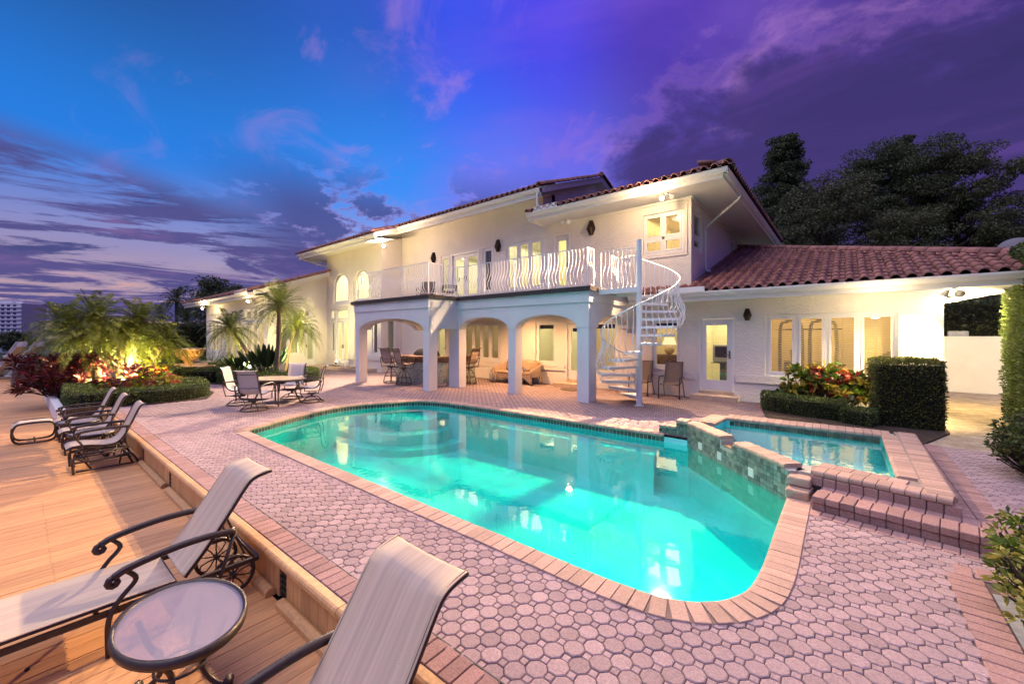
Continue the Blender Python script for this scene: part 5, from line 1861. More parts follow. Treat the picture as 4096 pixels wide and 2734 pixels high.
def scroll_arm(parent, x, pts, r=0.016, curl=0.035, flat=1.0, name='arm', n=5):
    """arm along pts (y,z), ending in a small scroll at its first point"""
    y0, z0 = pts[0]
    sp = []
    for k in range(9):
        t = R(-200) + k * R(250) / 8
        rr = curl * (0.35 + 0.65 * k / 8)
        sp.append((y0 + rr * math.cos(t) * -1 + 0.0, z0 - curl + rr * math.sin(t)))
    P = smoothpath(pts, n)
    q = MB()
    q.tube([(x, p[0], p[1]) for p in P], r, 8, flat=flat)
    q.tube([(x, y0 + curl * math.cos(t) * (1 - 0.09 * k), z0 - curl * 0.95 + curl * math.sin(t) * (1 - 0.09 * k)) for k, t in enumerate(np.linspace(R(90), R(90 + 330), 9))], r * 0.85, 8)
    return q.build(name, M_frameb, parent, smooth=True)

def swivel_chair(label, loc, rz, group, bar=False, m=None, seam=True):
    """sling armchair that faces +Y, on a ring base"""
    H0 = 0.36 if bar else 0.0
    t = thing('bar_stool' if bar else 'dining_chair', label, 'bar stool' if bar else 'chair', loc, rz, group)
    W_ = 0.50
    prof = [(-0.47, 0.98 + H0), (-0.43, 0.985 + H0), (-0.385, 0.94 + H0), (-0.33, 0.74 + H0), (-0.275, 0.52 + H0), (-0.20, 0.425 + H0), (-0.08, 0.40 + H0), (0.12, 0.425 + H0), (0.24, 0.435 + H0), (0.275, 0.41 + H0)]
    sling_strip(prof, W_).build('sling', m or M_sling2, t, smooth=True)
    rails(prof, W_ + 0.02, 0.014, t)
    if seam:
        q = MB()
        for (y, z) in ((-0.372, 0.885 + H0), (-0.285, 0.56 + H0)):
            q.tube([(-W_ / 2, y - 0.004, z), (0, y - 0.012, z - 0.008), (W_ / 2, y - 0.004, z)], 0.006, 6)
        q.build('back_bar', M_frameb, t)
    for s in (-1, 1):
        x = s * (W_ / 2 + 0.045)
        pts = [(0.27, 0.60 + H0), (0.20, 0.635 + H0), (0.02, 0.64 + H0), (-0.18, 0.625 + H0), (-0.34, 0.60 + H0)]
        a = scroll_arm(t, x, pts, 0.017, 0.028)
        q = MB()
        q.tube(smoothpath([(x, 0.23, 0.61 + H0), (x, 0.25, 0.52 + H0), (x, 0.17, 0.40 + H0), (x, 0.16, 0.25 + H0)], 4), 0.013, 6)
        q.tube(smoothpath([(x, -0.33, 0.60 + H0), (x, -0.31, 0.45 + H0), (x, -0.26, 0.25 + H0)], 4), 0.013, 6)
        q.tube([(x, 0.17, 0.262 + H0), (x, -0.265, 0.262 + H0)], 0.011, 6)
        q.build('side_leg', M_frameb, t, smooth=True)
    q = MB()
    q.tube([(-0.29, 0.0, 0.262 + H0), (0.29, 0.0, 0.262 + H0)], 0.012, 6); q.tube([(-0.29, -0.15, 0.262 + H0), (0.29, -0.15, 0.262 + H0)], 0.012, 6)
    q.box(-0.09, 0.09, -0.17, 0.05, 0.215 + H0, 0.25 + H0)
    q.lathe([(0.03, 0.14 if not bar else 0.52), (0.03, 0.22 + H0)], (0, -0.06, 0), 10)
    q.build('swivel', M_frameb, t)
    q = MB()
    if not bar:
        q.tube([(0.30 * math.cos(a), 0.30 * math.sin(a) - 0.06, 0.018) for a in np.linspace(0, 2 * PI, 29)[:-1]], 0.014, 6, closed=True)
        for k in range(4):
            a = R(45) + k * PI / 2
            q.tube(smoothpath([(0.30 * math.cos(a), 0.30 * math.sin(a) - 0.06, 0.02), (0.22 * math.cos(a), 0.22 * math.sin(a) - 0.06, 0.10), (0.10 * math.cos(a), 0.10 * math.sin(a) - 0.06, 0.15), (0, -0.06, 0.155)], 4), 0.013, 6)
    else:
        for rr, zz, tr in ((0.29, 0.018, 0.016), (0.235, 0.26, 0.013)):
            q.tube([(rr * math.cos(a), rr * math.sin(a) - 0.06, zz) for a in np.linspace(0, 2 * PI, 27)[:-1]], tr, 6, closed=True)
        for k in range(4):
            a = R(45) + k * PI / 2
            q.tube([(0.285 * math.cos(a), 0.285 * math.sin(a) - 0.06, 0.02), (0.235 * math.cos(a), 0.235 * math.sin(a) - 0.06, 0.26), (0.10 * math.cos(a), 0.10 * math.sin(a) - 0.06, 0.52), (0.02, -0.06, 0.54)], 0.014, 6)
    q.build('base', M_frameb, t, smooth=True)
    return t

TCX, TCY = -11.72, 4.42
def face(x, y, tx, ty):
    return math.atan2(ty - y, tx - x) - PI / 2
for (x, y, lab) in ((-11.11, 3.72, 'sling dining chair nearest the pool, its pale back to the camera'), (-12.24, 3.78, 'sling dining chair on the hedge side, behind the nearest chair'), (-12.30, 5.02, 'sling dining chair across the table, its pale back facing the camera'), (-11.30, 5.08, 'sling dining chair seen side-on at the right of the table')):
    swivel_chair(lab, (x, y, 0), face(x, y, TCX, TCY), 'sling chairs around the dining table')
# dining table
M_ttop = mat('table_top', (0.50, 0.40, 0.27), 0.25, 0.12, 18, spec=0.6)
t = thing('dining_table', 'oval dining table with tan top and dark metal rim among four chairs', 'table', (TCX, TCY, 0), R(20))
a_, b_ = 0.80, 0.58
q = MB(); q.lathe([(0.97, 0.62), (1.0, 0.63), (1.0, 0.665), (0.97, 0.67), (0.94, 0.668)], (0, 0, 0), 40, a_, b_); q.build('rim', M_frameb, t)
q = MB(); q.lathe([(0.945, 0.667), (0.945, 0.675)], (0, 0, 0), 40, a_, b_); q.build('top', M_ttop, t)
for k in range(4):
    a = R(45) + k * PI / 2
    x, y = math.cos(a), math.sin(a)
    q = MB(); q.tube(smoothpath([(x * 0.55, y * 0.38, 0.62), (x * 0.62, y * 0.43, 0.50), (x * 0.50, y * 0.36, 0.32), (x * 0.66, y * 0.50, 0.0)], 5), 0.02, 8)
    q.build('leg', M_frameb, t, smooth=True)
q = MB(); q.tube([(-0.37, -0.25, 0.34), (0.37, 0.25, 0.34)], 0.012, 6); q.tube([(-0.37, 0.25, 0.34), (0.37, -0.25, 0.34)], 0.012, 6); q.build('stretcher', M_frameb, t)

# bar stools
for x, y, a, lab in ((-13.55, 9.25, 8, 'brown sling bar stool at the left end of the glass-block bar'), (-12.55, 9.13, -8, 'brown sling bar stool nearest the front column of the bar'), (-10.95, 10.75, 100, 'brown sling bar stool at the right side of the bar, half behind a column')):
    swivel_chair(lab, (x, y, 0), R(a), 'swivel stools at the glass-block bar', True, mat('sling_tan', (0.40, 0.30, 0.24), 0.8, 0.08, 30, 0.2, 300, bdist=0.002))
# glass block bar
bar = thing('bar_counter', 'curved outdoor bar of glass blocks with a granite counter', 'bar')
M_gblock = mat('glass_block', (0.36, 0.40, 0.34), 0.12, 0.55, 22, 0.9, 16, spec=0.8, bdist=0.02, coat=0.5)
M_granite = mat('granite', (0.34, 0.21, 0.13), 0.25, 0.5, 45)
pathb = smoothpath([(-14.1, 9.82), (-13.0, 9.66), (-12.1, 9.72), (-11.62, 10.05), (-11.38, 10.75), (-11.4, 11.6)], 8)
bp = resample(pathb, 0.19)
for a, b in zip(bp, bp[1:]):
    m_ = (a + b) / 2; an = math.atan2(b[1] - a[1], b[0] - a[0])
    for r_ in range(4):
        brick('glass_block', bar, m_[0], m_[1], 0.20 + 0.193 * r_ , 0.178, 0.09, 0.182, an, M_gblock, 0.014)
q = MB()
out_ = [(p[0], p[1]) for p in pathb]
def off(path, d):
    o = []
    for i, p in enumerate(path):
        a, b = np.array(path[max(i - 1, 0)]), np.array(path[min(i + 1, len(path) - 1)])
        tt = (b - a) / np.hypot(*(b - a)); o.append((p[0] + tt[1] * d, p[1] - tt[0] * d))
    return o
def ribbon(q, path, d0, d1, z0, z1):
    A, B = off(path, d0), off(path, d1)
    for i in range(len(A) - 1):
        q.prism([A[i], A[i + 1], B[i + 1], B[i]], z0, z1)
ribbon(q, out_, 0.03, -0.03, 0.0, 0.80); q.build('core', M_grout, bar)
q = MB(); ribbon(q, out_, 0.06, -0.06, 0.80, 0.985); q.build('apron', mat('bar_apron', (0.20, 0.12, 0.08), 0.5, 0.3, 8), bar)
q = MB(); ribbon(q, out_, 0.24, -0.30, 0.986, 1.03); q.build('countertop', M_granite, bar)
q = MB(); ribbon(q, [(p[0] + 0.15, p[1] + 0.62) for p in out_[:28]], 0.26, -0.2, 0.90, 0.94); q.build('work_counter', M_granite, bar)
tp = thing('bar_faucet', 'thin chrome gooseneck faucet behind the bar', 'faucet', (-11.95, 11.2, 0.94))
q = MB(); q.tube(smoothpath([(0, 0, 0), (0, 0, 0.22), (0.05, 0, 0.30), (0.12, 0, 0.28), (0.13, 0, 0.22)], 5), 0.010, 8); q.build('spout', MATS['steel'], tp, smooth=True)
q = MB(); q.bar((0, 0.03, 0.05), (0, 0.09, 0.09), 0.012); q.lathe([(0.025, 0), (0.02, 0.03)], (0, 0, 0), 10); q.build('lever', MATS['steel'], tp)
# covered grill
gr = thing('grill', 'barbecue grill under a black fabric cover behind the bar', 'grill', (-14.6, 11.75, 0), R(2))
q = MB()
rings = []
for z, sx, sy in ((0.12, 0.66, 0.30), (0.7, 0.68, 0.32), (0.92, 0.70, 0.33), (1.05, 0.62, 0.31), (1.16, 0.46, 0.25), (1.22, 0.25, 0.15)):
    rings.append([(sx * math.copysign(abs(math.cos(t)) ** 0.5, math.cos(t)) * (1 + 0.02 * math.sin(9 * t)), sy * math.copysign(abs(math.sin(t)) ** 0.5, math.sin(t)), z + 0.02 * math.sin(5 * t)) for t in np.linspace(0, 2 * PI, 33)[:-1]])
v = [p for r_ in rings for p in r_]; n_ = 32
q.add(v, [(k * n_ + i, k * n_ + (i + 1) % n_, (k + 1) * n_ + (i + 1) % n_, (k + 1) * n_ + i) for k in range(5) for i in range(n_)] + [tuple(range(5 * n_, 6 * n_))])
q.build('cover', mat('grill_cover', (0.018, 0.015, 0.014), 0.7, 0.2, 8, 0.6, 6, bdist=0.03), gr, smooth=True)
q = MB()
for sx in (-1, 1):
    for sy in (-1, 1): q.tube([(sx * 0.55, sy * 0.24, 0.0), (sx * 0.55, sy * 0.24, 0.2)], 0.03, 8)
q.build('caster', M_frameb, gr)

# wicker loveseat
M_wick = mat('wicker', (0.42, 0.31, 0.22), 0.8, 0.3, 45, 0.9, 90, bdist=0.008)
M_cush = mat('cushion_tan', (0.36, 0.25, 0.16), 0.9, 0.08, 8, 0.25, 60)
ls = thing('loveseat', 'wicker loveseat with rolled arms against the arcade wall', 'loveseat', (-9.62, 12.10, 0))
q = MB()
arc = []
def shell(q, z0f, z1f, t_):
    pass
P = [(-0.88, -0.32), (-0.90, 0.0), (-0.86, 0.25), (-0.70, 0.38), (-0.35, 0.42), (0, 0.43), (0.35, 0.42), (0.70, 0.38), (0.86, 0.25), (0.90, 0.0), (0.88, -0.32)]
P = smoothpath(P, 4); n_ = len(P)
v = []
for i, p in enumerate(P):
    u = abs(i / (n_ - 1) * 2 - 1)
    top = 0.86 - 0.27 * max(0, (u - 0.42) / 0.58) ** 1.1
    k = 0.90
    v += [(p[0] * k, p[1] * k, 0.30), (p[0], p[1], top - 0.04), (p[0] * 1.03, p[1] * 1.04, top), (p[0] * 1.08, p[1] * 1.10, top - 0.03), (p[0] * 1.0, p[1] * 1.02, 0.28)]
f = []
for i in range(n_ - 1):
    for k in range(4): f.append((i * 5 + k, i * 5 + k + 1, i * 5 + k + 6, i * 5 + k + 5))
f += [(0, 1, 2, 3, 4)[::-1], tuple((n_ - 1) * 5 + k for k in range(5))]
q.add(v, f); q.build('back', M_wick, ls, smooth=True)
q = MB()
for x0, x1 in ((-0.86, -0.02), (-0.02, 0.86)):
    PZ_ = [(x0, 0.36), (x1, 0.36)] + [(x1 - (x1 - x0) * k / 10, 0.22 * math.sin(PI * k / 10) + 0.03 + (0.0)) for k in range(11)]
    q.extr(PZ_, 'y', -0.34, -0.31)
q.box(-0.84, 0.84, -0.31, 0.36, 0.28, 0.36); q.build('seat_frame', M_wick, ls)
for x, y in ((-0.84, -0.32), (0.84, -0.32), (-0.80, 0.34), (0.80, 0.34)):
    q = MB(); q.tube([(x, y, 0.32), (x * 1.02, y * 1.05, 0.14), (x * 1.08, y * 1.12, 0.0)], [0.05, 0.04, 0.025], 8); q.build('leg', M_wick, ls, smooth=True)
for s in (-1, 1):
    q = MB(); q.tube(smoothpath([(s * 0.89, -0.36, 0.55), (s * 0.93, -0.40, 0.50), (s * 0.90, -0.38, 0.30)], 4), 0.055, 10); q.build('arm_roll', M_wick, ls, smooth=True)
def pillow(name, parent, c, w, h, d, rx, rz, m, thg=None):
    q = MB(); n1 = 10
    v = []; f = []
    for s in (1, -1):
        for i in range(n1 + 1):
            for j in range(n1 + 1):
                a, b = -1 + 2 * i / n1, -1 + 2 * j / n1
                e = (max(0, 1 - a ** 4) * max(0, 1 - b ** 4)) ** 0.5
                v.append((a * w / 2 * (1 - 0.06 * (1 - b * b) * 0), s * d / 2 * e, b * h / 2))
    for s in range(2):
        o = s * (n1 + 1) ** 2
        for i in range(n1):
            for j in range(n1):
                a = o + i * (n1 + 1) + j
                fc = (a, a + 1, a + n1 + 2, a + n1 + 1); f.append(fc if s else fc[::-1])
    q.add(v, f); q.xf(Matrix.Rotation(rz, 4, 'Z') @ Matrix.Rotation(rx, 4, 'X'))
    return q.build(name, m, parent, smooth=True, loc=c)
q = MB(); q.bbox(-0.80, -0.005, -0.33, 0.30, 0.361, 0.46, 0.03); q.bbox(0.005, 0.80, -0.33, 0.30, 0.361, 0.46, 0.03)
tag(q.build('seat_cushion', M_cush, ls))
for c, a, lab in (((-9.62 - 0.52, 12.30, 0.68), -14, 'tan square throw pillow at the left end of the loveseat'), ((-9.62 + 0.22, 12.32, 0.68), 8, 'tan square throw pillow in the middle of the loveseat'), ((-9.62 + 0.62, 12.20, 0.67), 38, 'tan square throw pillow leaning on the right arm of the loveseat')):
    tag(pillow('throw_pillow', None, c, 0.44, 0.42, 0.16, R(-18), R(a), M_cush), lab, 'pillow', 'throw pillows on the loveseat')
q = MB()
for k in range(7):
    q.tube([(0.05 * math.cos(k), 0.05 * math.sin(k * 2), 0.02 + 0.012 * k), (0.09 * math.cos(k + 2), 0.07 * math.sin(k), 0.05 + 0.008 * k), (0.06 * math.sin(k), 0.08, 0.04)], 0.035, 7)
tag(q.build('towel', mat('towel_white', (0.78, 0.76, 0.74), 0.95, bump=0.5, bscale=60), None, True, (-9.22, 11.98, 0.475)), 'crumpled white towel on the loveseat seat', 'towel')
bn = thing('binoculars', 'small black binoculars lying on the loveseat cushion', 'binoculars', (-9.42, 11.98, 0.50), R(30))
for s in (-1, 1):
    q = MB(); q.tube([(s * 0.045, -0.09, 0), (s * 0.045, 0.0, 0), (s * 0.04, 0.09, 0)], [0.04, 0.034, 0.024], 10); q.build('barrel', mat('black_rubber', (0.012, 0.012, 0.012), 0.6), bn)
q = MB(); q.box(-0.03, 0.03, -0.03, 0.03, -0.012, 0.02); q.build('bridge', MATS['black_rubber'], bn)
# white ceramic stool
q = MB(); q.lathe([(0.12, 0.0), (0.15, 0.03), (0.135, 0.08), (0.16, 0.2), (0.165, 0.3), (0.14, 0.42), (0.155, 0.46), (0.15, 0.50), (0.05, 0.515)], (0, 0, 0), 20)
dt = thing('garden_stool', 'white ceramic garden stool left of the wicker loveseat', 'stool', (-10.95, 12.2, 0))
q.build('body', mat('ceramic', (0.78, 0.76, 0.72), 0.2, coat=0.6), dt, smooth=True)
for k in range(4):
    a = k * PI / 2 + 0.5
    q = MB(); q.lathe([(0.03, 0), (0.03, 0.006)], (0, 0, 0), 10); q.xf(Matrix.Translation((0.161 * math.cos(a), 0.161 * math.sin(a), 0.25)) @ Matrix.Rotation(a, 4, 'Z') @ Matrix.Rotation(R(90), 4, 'Y')); q.build('pierced_hole', mat('hole_black', (0.02, 0.02, 0.02), 0.9), dt)
# small carved white statue by the tall doors
st = thing('statue', 'small white carved animal statue on the tiled platform by the doors', 'statue', (-20.18, 10.9, 0.172), R(-40))
q = MB(); q.tube(smoothpath([(0, 0.18, 0.22), (0, 0.05, 0.26), (0, -0.12, 0.25), (0, -0.2, 0.3)], 4), [0.06] + [0.11] * 11 + [0.09], 10)
for x in (-0.07, 0.07):
    for y in (-0.13, 0.13): q.tube([(x, y, 0.2), (x, y, 0.0)], [0.05, 0.045], 8)
q.build('body', MATS['ceramic'], st, smooth=True)
q = MB(); q.tube(smoothpath([(0, -0.18, 0.32), (0, -0.27, 0.38), (0, -0.35, 0.30), (0, -0.37, 0.18)], 4), [0.09] * 4 + [0.085] * 4 + [0.05] * 4 + [0.03], 10); q.build('head', MATS['ceramic'], st, smooth=True)
q = MB()
for s in (-1, 1): q.tube([(s * 0.06, -0.22, 0.42), (s * 0.12, -0.2, 0.36), (s * 0.13, -0.2, 0.28)], [0.02, 0.05, 0.015], 8, flat=0.3)
q.build('ear', MATS['ceramic'], st)

# stacking sling chairs by the wing wall
def stack_chair(label, loc, rz):
    t = thing('patio_chair', label, 'chair', loc, rz, 'brown sling chairs by the wing wall')
    prof = [(-0.36, 1.02), (-0.30, 0.80), (-0.22, 0.52), (-0.17, 0.44), (-0.08, 0.41), (0.10, 0.42), (0.24, 0.43), (0.27, 0.41)]
    sling_strip(prof, 0.50).build('sling', M_slingb, t, smooth=True)
    rails(prof, 0.52, 0.012, t)
    q = MB(); q.tube([(-0.26, -0.362, 1.02), (0.26, -0.362, 1.02)], 0.012, 6); q.tube([(-0.26, 0.25, 0.405), (0.26, 0.25, 0.405)], 0.012, 6); q.build('cross_bar', M_frameb, t)
    for s in (-1, 1):
        x = s * 0.285
        q = MB(); q.tube(smoothpath([(x, 0.27, 0.0), (x, 0.26, 0.40), (x, 0.22, 0.58), (x, 0.14, 0.62), (x, -0.1, 0.615), (x, -0.25, 0.60)], 4), 0.017, 6, flat=1.0); q.build('front_leg', M_frameb, t, smooth=True)
        q = MB(); q.tube(smoothpath([(x * 0.95, -0.20, 0.46), (x * 0.97, -0.26, 0.25), (x * 1.0, -0.36, 0.0)], 4), 0.013, 6); q.build('rear_leg', M_frameb, t, smooth=True)
stack_chair('brown sling chair half hidden behind the spiral stair', (-4.80, 12.08, 0), R(180 + 2))
stack_chair('brown sling chair beside the step of the glazed door', (-3.90, 12.06, 0), R(180 + 4))

# ------------------------------------------------------------------ deck: gliders, tables, ottoman, chaises
DZ = -0.34
def glider(label, x, rz=0.0):
    """sling glider facing -Y"""
    t = thing('glider_chair', label, 'chair', (x, 0.86, DZ), PI + rz, 'sling glider chairs on the deck')
    W_ = 0.50
    prof = [(-0.56, 0.985), (-0.52, 0.98), (-0.47, 0.92), (-0.38, 0.70), (-0.29, 0.50), (-0.20, 0.40), (-0.06, 0.385), (0.14, 0.42), (0.30, 0.42), (0.36, 0.38)]
    sling_strip(prof, W_).build('sling', M_sling, t, smooth=True)
    rails(prof, W_ + 0.02, 0.016, t)
    for s in (-1, 1):
        x_ = s * (W_ / 2 + 0.05)
        scroll_arm(t, x_, [(0.29, 0.60), (0.20, 0.635), (0.0, 0.65), (-0.20, 0.65), (-0.36, 0.645)], 0.021, 0.03)
        q = MB()
        q.tube(smoothpath([(x_, 0.22, 0.62), (x_, 0.25, 0.53), (x_, 0.20, 0.42), (x_, 0.28, 0.30), (x_, 0.29, 0.10)], 5), 0.014, 6)
        q.tube(smoothpath([(x_, -0.32, 0.64), (x_, -0.30, 0.45), (x_, -0.33, 0.28)], 4), 0.014, 6)
        q.tube([(x_, 0.29, 0.29), (x_, -0.33, 0.30)], 0.014, 6); q.tube([(x_, 0.27, 0.25), (x_, -0.30, 0.26)], 0.012, 6)
        q.tube([(x_, 0.22, 0.26), (x_, 0.10, 0.05)], 0.016, 6); q.tube([(x_, -0.26, 0.27), (x_, -0.22, 0.05)], 0.014, 6); q.tube([(x_, -0.28, 0.27), (x_, -0.38, 0.04)], 0.014, 6)
        q.build('side_frame_lower', M_frameb, t, smooth=True)
        q = MB()
        q.tube([(x_ * 1.06, 0.27, 0.035), (x_ * 1.06, -0.40, 0.035)], 0.014, 6)
        q.tube(smoothpath([(x_ * 1.06, 0.29, 0.0), (x_ * 1.06, 0.30, 0.20), (x_ * 1.06, 0.25, 0.235), (x_ * 1.06, 0.1, 0.16), (x_ * 1.06, -0.30, 0.20), (x_ * 1.06, -0.38, 0.17), (x_ * 1.06, -0.47, 0.0)], 4), 0.017, 6)
        q.build('sled_base', M_frameb, t, smooth=True)
    q = MB()
    for y, z in ((0.28, 0.12), (-0.36, 0.14), (0.10, 0.12)): q.tube([(-0.31, y, z), (0.31, y, z)], 0.012, 6)
    q.build('cross_bar', M_frameb, t)
    return t
glider('sling glider chair nearest the camera in the row along the deck step', -9.50)
glider('sling glider chair in the middle of the row along the deck step', -11.08)
glider('sling glider chair farthest along the deck, beside the front hedge', -12.50)

M_frost = paneglass('frosted_glass', (0.62, 0.62, 0.68), 0.10, 0.25, bump=0.9, bscale=60, power=2.5)
def frost():
    m = bpy.data.materials.new('textured_glass'); m.use_nodes = True
    tt = m.node_tree; b = tt.nodes['Principled BSDF']
    b.inputs['Base Color'].default_value = (0.55, 0.52, 0.58, 1); b.inputs['Roughness'].default_value = 0.25
    n = tt.nodes.new('ShaderNodeTexNoise'); n.inputs['Scale'].default_value = 60
    bp_ = tt.nodes.new('ShaderNodeBump'); bp_.inputs['Strength'].default_value = 0.35; bp_.inputs['Distance'].default_value = 0.004
    tt.links.new(n.outputs[0], bp_.inputs['Height']); tt.links.new(bp_.outputs[0], b.inputs['Normal'])
    tr = tt.nodes.new('ShaderNodeBsdfTransparent'); tr.inputs[0].default_value = (0.78, 0.74, 0.80, 1)
    mx = tt.nodes.new('ShaderNodeMixShader'); mx.inputs[0].default_value = 0.40
    tt.links.new(tr.outputs[0], mx.inputs[1]); tt.links.new(b.outputs[0], mx.inputs[2])
    tt.links.new(mx.outputs[0], tt.nodes['Material Output'].inputs[0])
    return m
M_frost = frost()
def side_table(label, x, y, a, b, h=0.46, rz=0.0):
    t = thing('side_table', label, 'table', (x, y, DZ), rz, 'oval side tables on the deck')
    q = MB()
    N_ = 44
    prof = [(0.93, h - 0.012), (0.93, h - 0.045), (1.0, h - 0.05), (1.012, h - 0.03), (1.0, h), (0.955, h + 0.002), (0.93, h - 0.012)]
    v = []
    for r_, z in prof: v += [(r_ * a * math.cos(2 * PI * k / N_), r_ * b * math.sin(2 * PI * k / N_), z) for k in range(N_)]
    q.add(v, [(i * N_ + k, i * N_ + (k + 1) % N_, (i + 1) * N_ + (k + 1) % N_, (i + 1) * N_ + k) for i in range(len(prof) - 1) for k in range(N_)])
    q.build('rim', M_frameb, t, smooth=True)
    q = MB(); q.lathe([(0.94, h - 0.020), (0.94, h - 0.010)], (0, 0, 0), N_, a, b); q.build('glass_top', M_frost, t)
    for k in range(4):
        an = R(45) + k * PI / 2 + R(5); cx_, cy_ = math.cos(an), math.sin(an)
        sx, sy = a * 0.62, b * 0.72
        q = MB(); q.tube(smoothpath([(cx_ * sx, cy_ * sy, h - 0.03), (cx_ * sx * 0.80, cy_ * sy * 0.80, h * 0.66), (cx_ * sx * 0.46, cy_ * sy * 0.46, h * 0.36), (cx_ * sx * 0.62, cy_ * sy * 0.62, 0.07), (cx_ * sx * 0.92, cy_ * sy * 0.92, 0.018), (cx_ * sx * 1.14, cy_ * sy * 1.14, 0.03)], 5), 0.016, 8)
        lg = q.build('leg', M_frameb, t, smooth=True)
        q = MB(); q.tube([(cx_ * sx * 1.05 - cy_ * 0.03, cy_ * sy * 1.05 + cx_ * 0.03, 0.036), (cx_ * sx * 1.05 + cy_ * 0.03, cy_ * sy * 1.05 - cx_ * 0.03, 0.036)], 0.024, 10); q.build('scroll_foot', M_frameb, lg, smooth=True)
    q = MB(); q.tube([(0.13 * math.cos(u) * a / 0.44, 0.13 * math.sin(u) * b / 0.31, h * 0.36) for u in np.linspace(0, 2 * PI, 25)[:-1]], 0.008, 6, closed=True); q.build('ring', M_frameb, t)
side_table('oval glass-topped side table in the foreground between the two chaises', -3.10, 0.64, 0.44, 0.315)
side_table('oval side table between the near and middle glider chairs', -10.28, 0.86, 0.40, 0.30)
side_table('oval side table between the middle and far glider chairs', -11.80, 0.80, 0.40, 0.30)

ot = thing('ottoman', 'pale sling ottoman on a dark loop frame beside the glider chairs', 'ottoman', (-12.75, 0.25, DZ), 0)
for s in (-1, 1):
    x_ = s * 0.24
    q = MB()
    L_ = [(-0.20, 0.0), (0.20, 0.0), (0.29, 0.14), (0.27, 0.30), (0.18, 0.38), (-0.18, 0.38), (-0.27, 0.30), (-0.29, 0.14)]
    q.tube([(x_, p[0], p[1] + 0.02) for p in smoothpath(L_, 4, True)], 0.022, 6, closed=True); q.build('side_loop', M_frameb, ot, smooth=True)
sling_strip([(-0.30, 0.33), (-0.24, 0.385), (-0.16, 0.41), (0.16, 0.41), (0.24, 0.385), (0.30, 0.33)], 0.50).build('sling', M_sling, ot, smooth=True)
q = MB(); q.tube([(-0.24, 0.0, 0.04), (0.24, 0.0, 0.04)], 0.014, 6); q.tube([(-0.24, 0.0, 0.04), (0.24, 0.0, 0.04)], 0.014, 6); q.build('cross_bar', M_frameb, ot)

def chaise(label, x, y=0.0, rz=0.0):
    """sling chaise: feet toward -Y, raised back toward +Y; origin under the hinge"""
    t = thing('chaise_lounge', label, 'chaise', (x, 0.78 + y, DZ), rz, 'sling chaise lounges on the deck')
    W_ = 0.60
    seat = [(-1.62, 0.31), (-1.52, 0.345), (-1.2, 0.35), (-0.6, 0.345), (-0.03, 0.335)]
    back = [(0.02, 0.335), (0.14, 0.48), (0.28, 0.68), (0.42, 0.89), (0.47, 0.945), (0.53, 0.97), (0.62, 0.985)]
    sling_strip(seat, W_ + 0.012).build('seat_sling', M_sling, t, smooth=True)
    bk = sling_strip(back, W_ - 0.015, n=4).build('back_sling', M_sling, t, smooth=True)
    P = smoothpath(back, 4)
    for s in (-1, 1):
        q = MB(); q.tube([(s * (W_ / 2 - 0.022), p[0] + 0.010, p[1] - 0.012) for p in P], 0.017, 8); q.build('back_rail', M_frameb, bk, smooth=True)
        q = MB(); q.tube([(s * (W_ / 2 - 0.010), p[0], p[1] - 0.014) for p in smoothpath(seat, 4)], 0.015, 8)
        q.bar((s * W_ / 2, -1.55, 0.285), (s * W_ / 2, 0.52, 0.275), 0.03, 0.034); q.build('side_rail', M_frameb, t)
        x_ = s * (W_ / 2 + 0.035)
        a = scroll_arm(t, x_, [(-0.36, 0.52), (-0.28, 0.555), (-0.05, 0.59), (0.15, 0.595), (0.34, 0.575)], 0.026, 0.036)
        q = MB(); q.tube(smoothpath([(x_, -0.30, 0.54), (x_, -0.25, 0.46), (x_, -0.33, 0.36), (x_, -0.385, 0.24), (x_, -0.385, 0.0)], 5), 0.016, 8); q.build('arm_support', M_frameb, t, smooth=True)
        q = MB(); q.tube([(x_, 0.34, 0.57), (x_, 0.25, 0.28), (x_, 0.22, 0.20)], 0.015, 6); q.tube([(x_ * 0.97, 0.33, 0.55), (x_ * 0.97, 0.48, 0.30)], 0.012, 6); q.build('rear_support', M_frameb, t, smooth=True)
        q = MB(); q.tube([(s * W_ / 2, -1.45, 0.29), (s * W_ / 2, -1.50, 0.0)], 0.016, 6); q.build('leg', M_frameb, t)
        # wheel with looped spokes
        wq = MB(); c = (s * 0.22, 0.36, 0.165)
        wq.tube([(c[0], c[1] + 0.15 * math.cos(u), c[2] + 0.15 * math.sin(u)) for u in np.linspace(0, 2 * PI, 25)[:-1]], 0.015, 8, closed=True)
        w_ = wq.build('wheel', M_frameb, t, smooth=True)
        wq = MB()
        for k in range(5):
            an = k * 2 * PI / 5
            wq.tube([(c[0], c[1] + 0.145 * math.cos(an + dd) * ff, c[2] + 0.145 * math.sin(an + dd) * ff) for dd, ff in ((0, 0.1), (-0.35, 0.5), (-0.3, 0.85), (0, 1.0), (0.3, 0.85), (0.35, 0.5), (0, 0.1))], 0.006, 6)
        wq.tube([(c[0] - 0.03, c[1], c[2]), (c[0] + 0.03, c[1], c[2])], 0.02, 8)
        wq.build('spoke', M_frameb, w_)
    q = MB(); q.tube([(-0.25, 0.36, 0.165), (0.25, 0.36, 0.165)], 0.009, 6); q.tube([(-0.3, -0.02, 0.30), (0.3, -0.02, 0.30)], 0.012, 6); q.tube([(-0.3, -1.5, 0.30), (0.3, -1.5, 0.30)], 0.012, 6)
    q.tube([(-0.28, 0.52, 0.285), (0.28, 0.52, 0.285)], 0.012, 6); q.tube([(-0.2, 0.30, 0.70), (-0.2, 0.45, 0.30)], 0.009, 6); q.tube([(0.2, 0.30, 0.70), (0.2, 0.45, 0.30)], 0.009, 6)
    q.build('cross_bar', M_frameb, t)
    return t
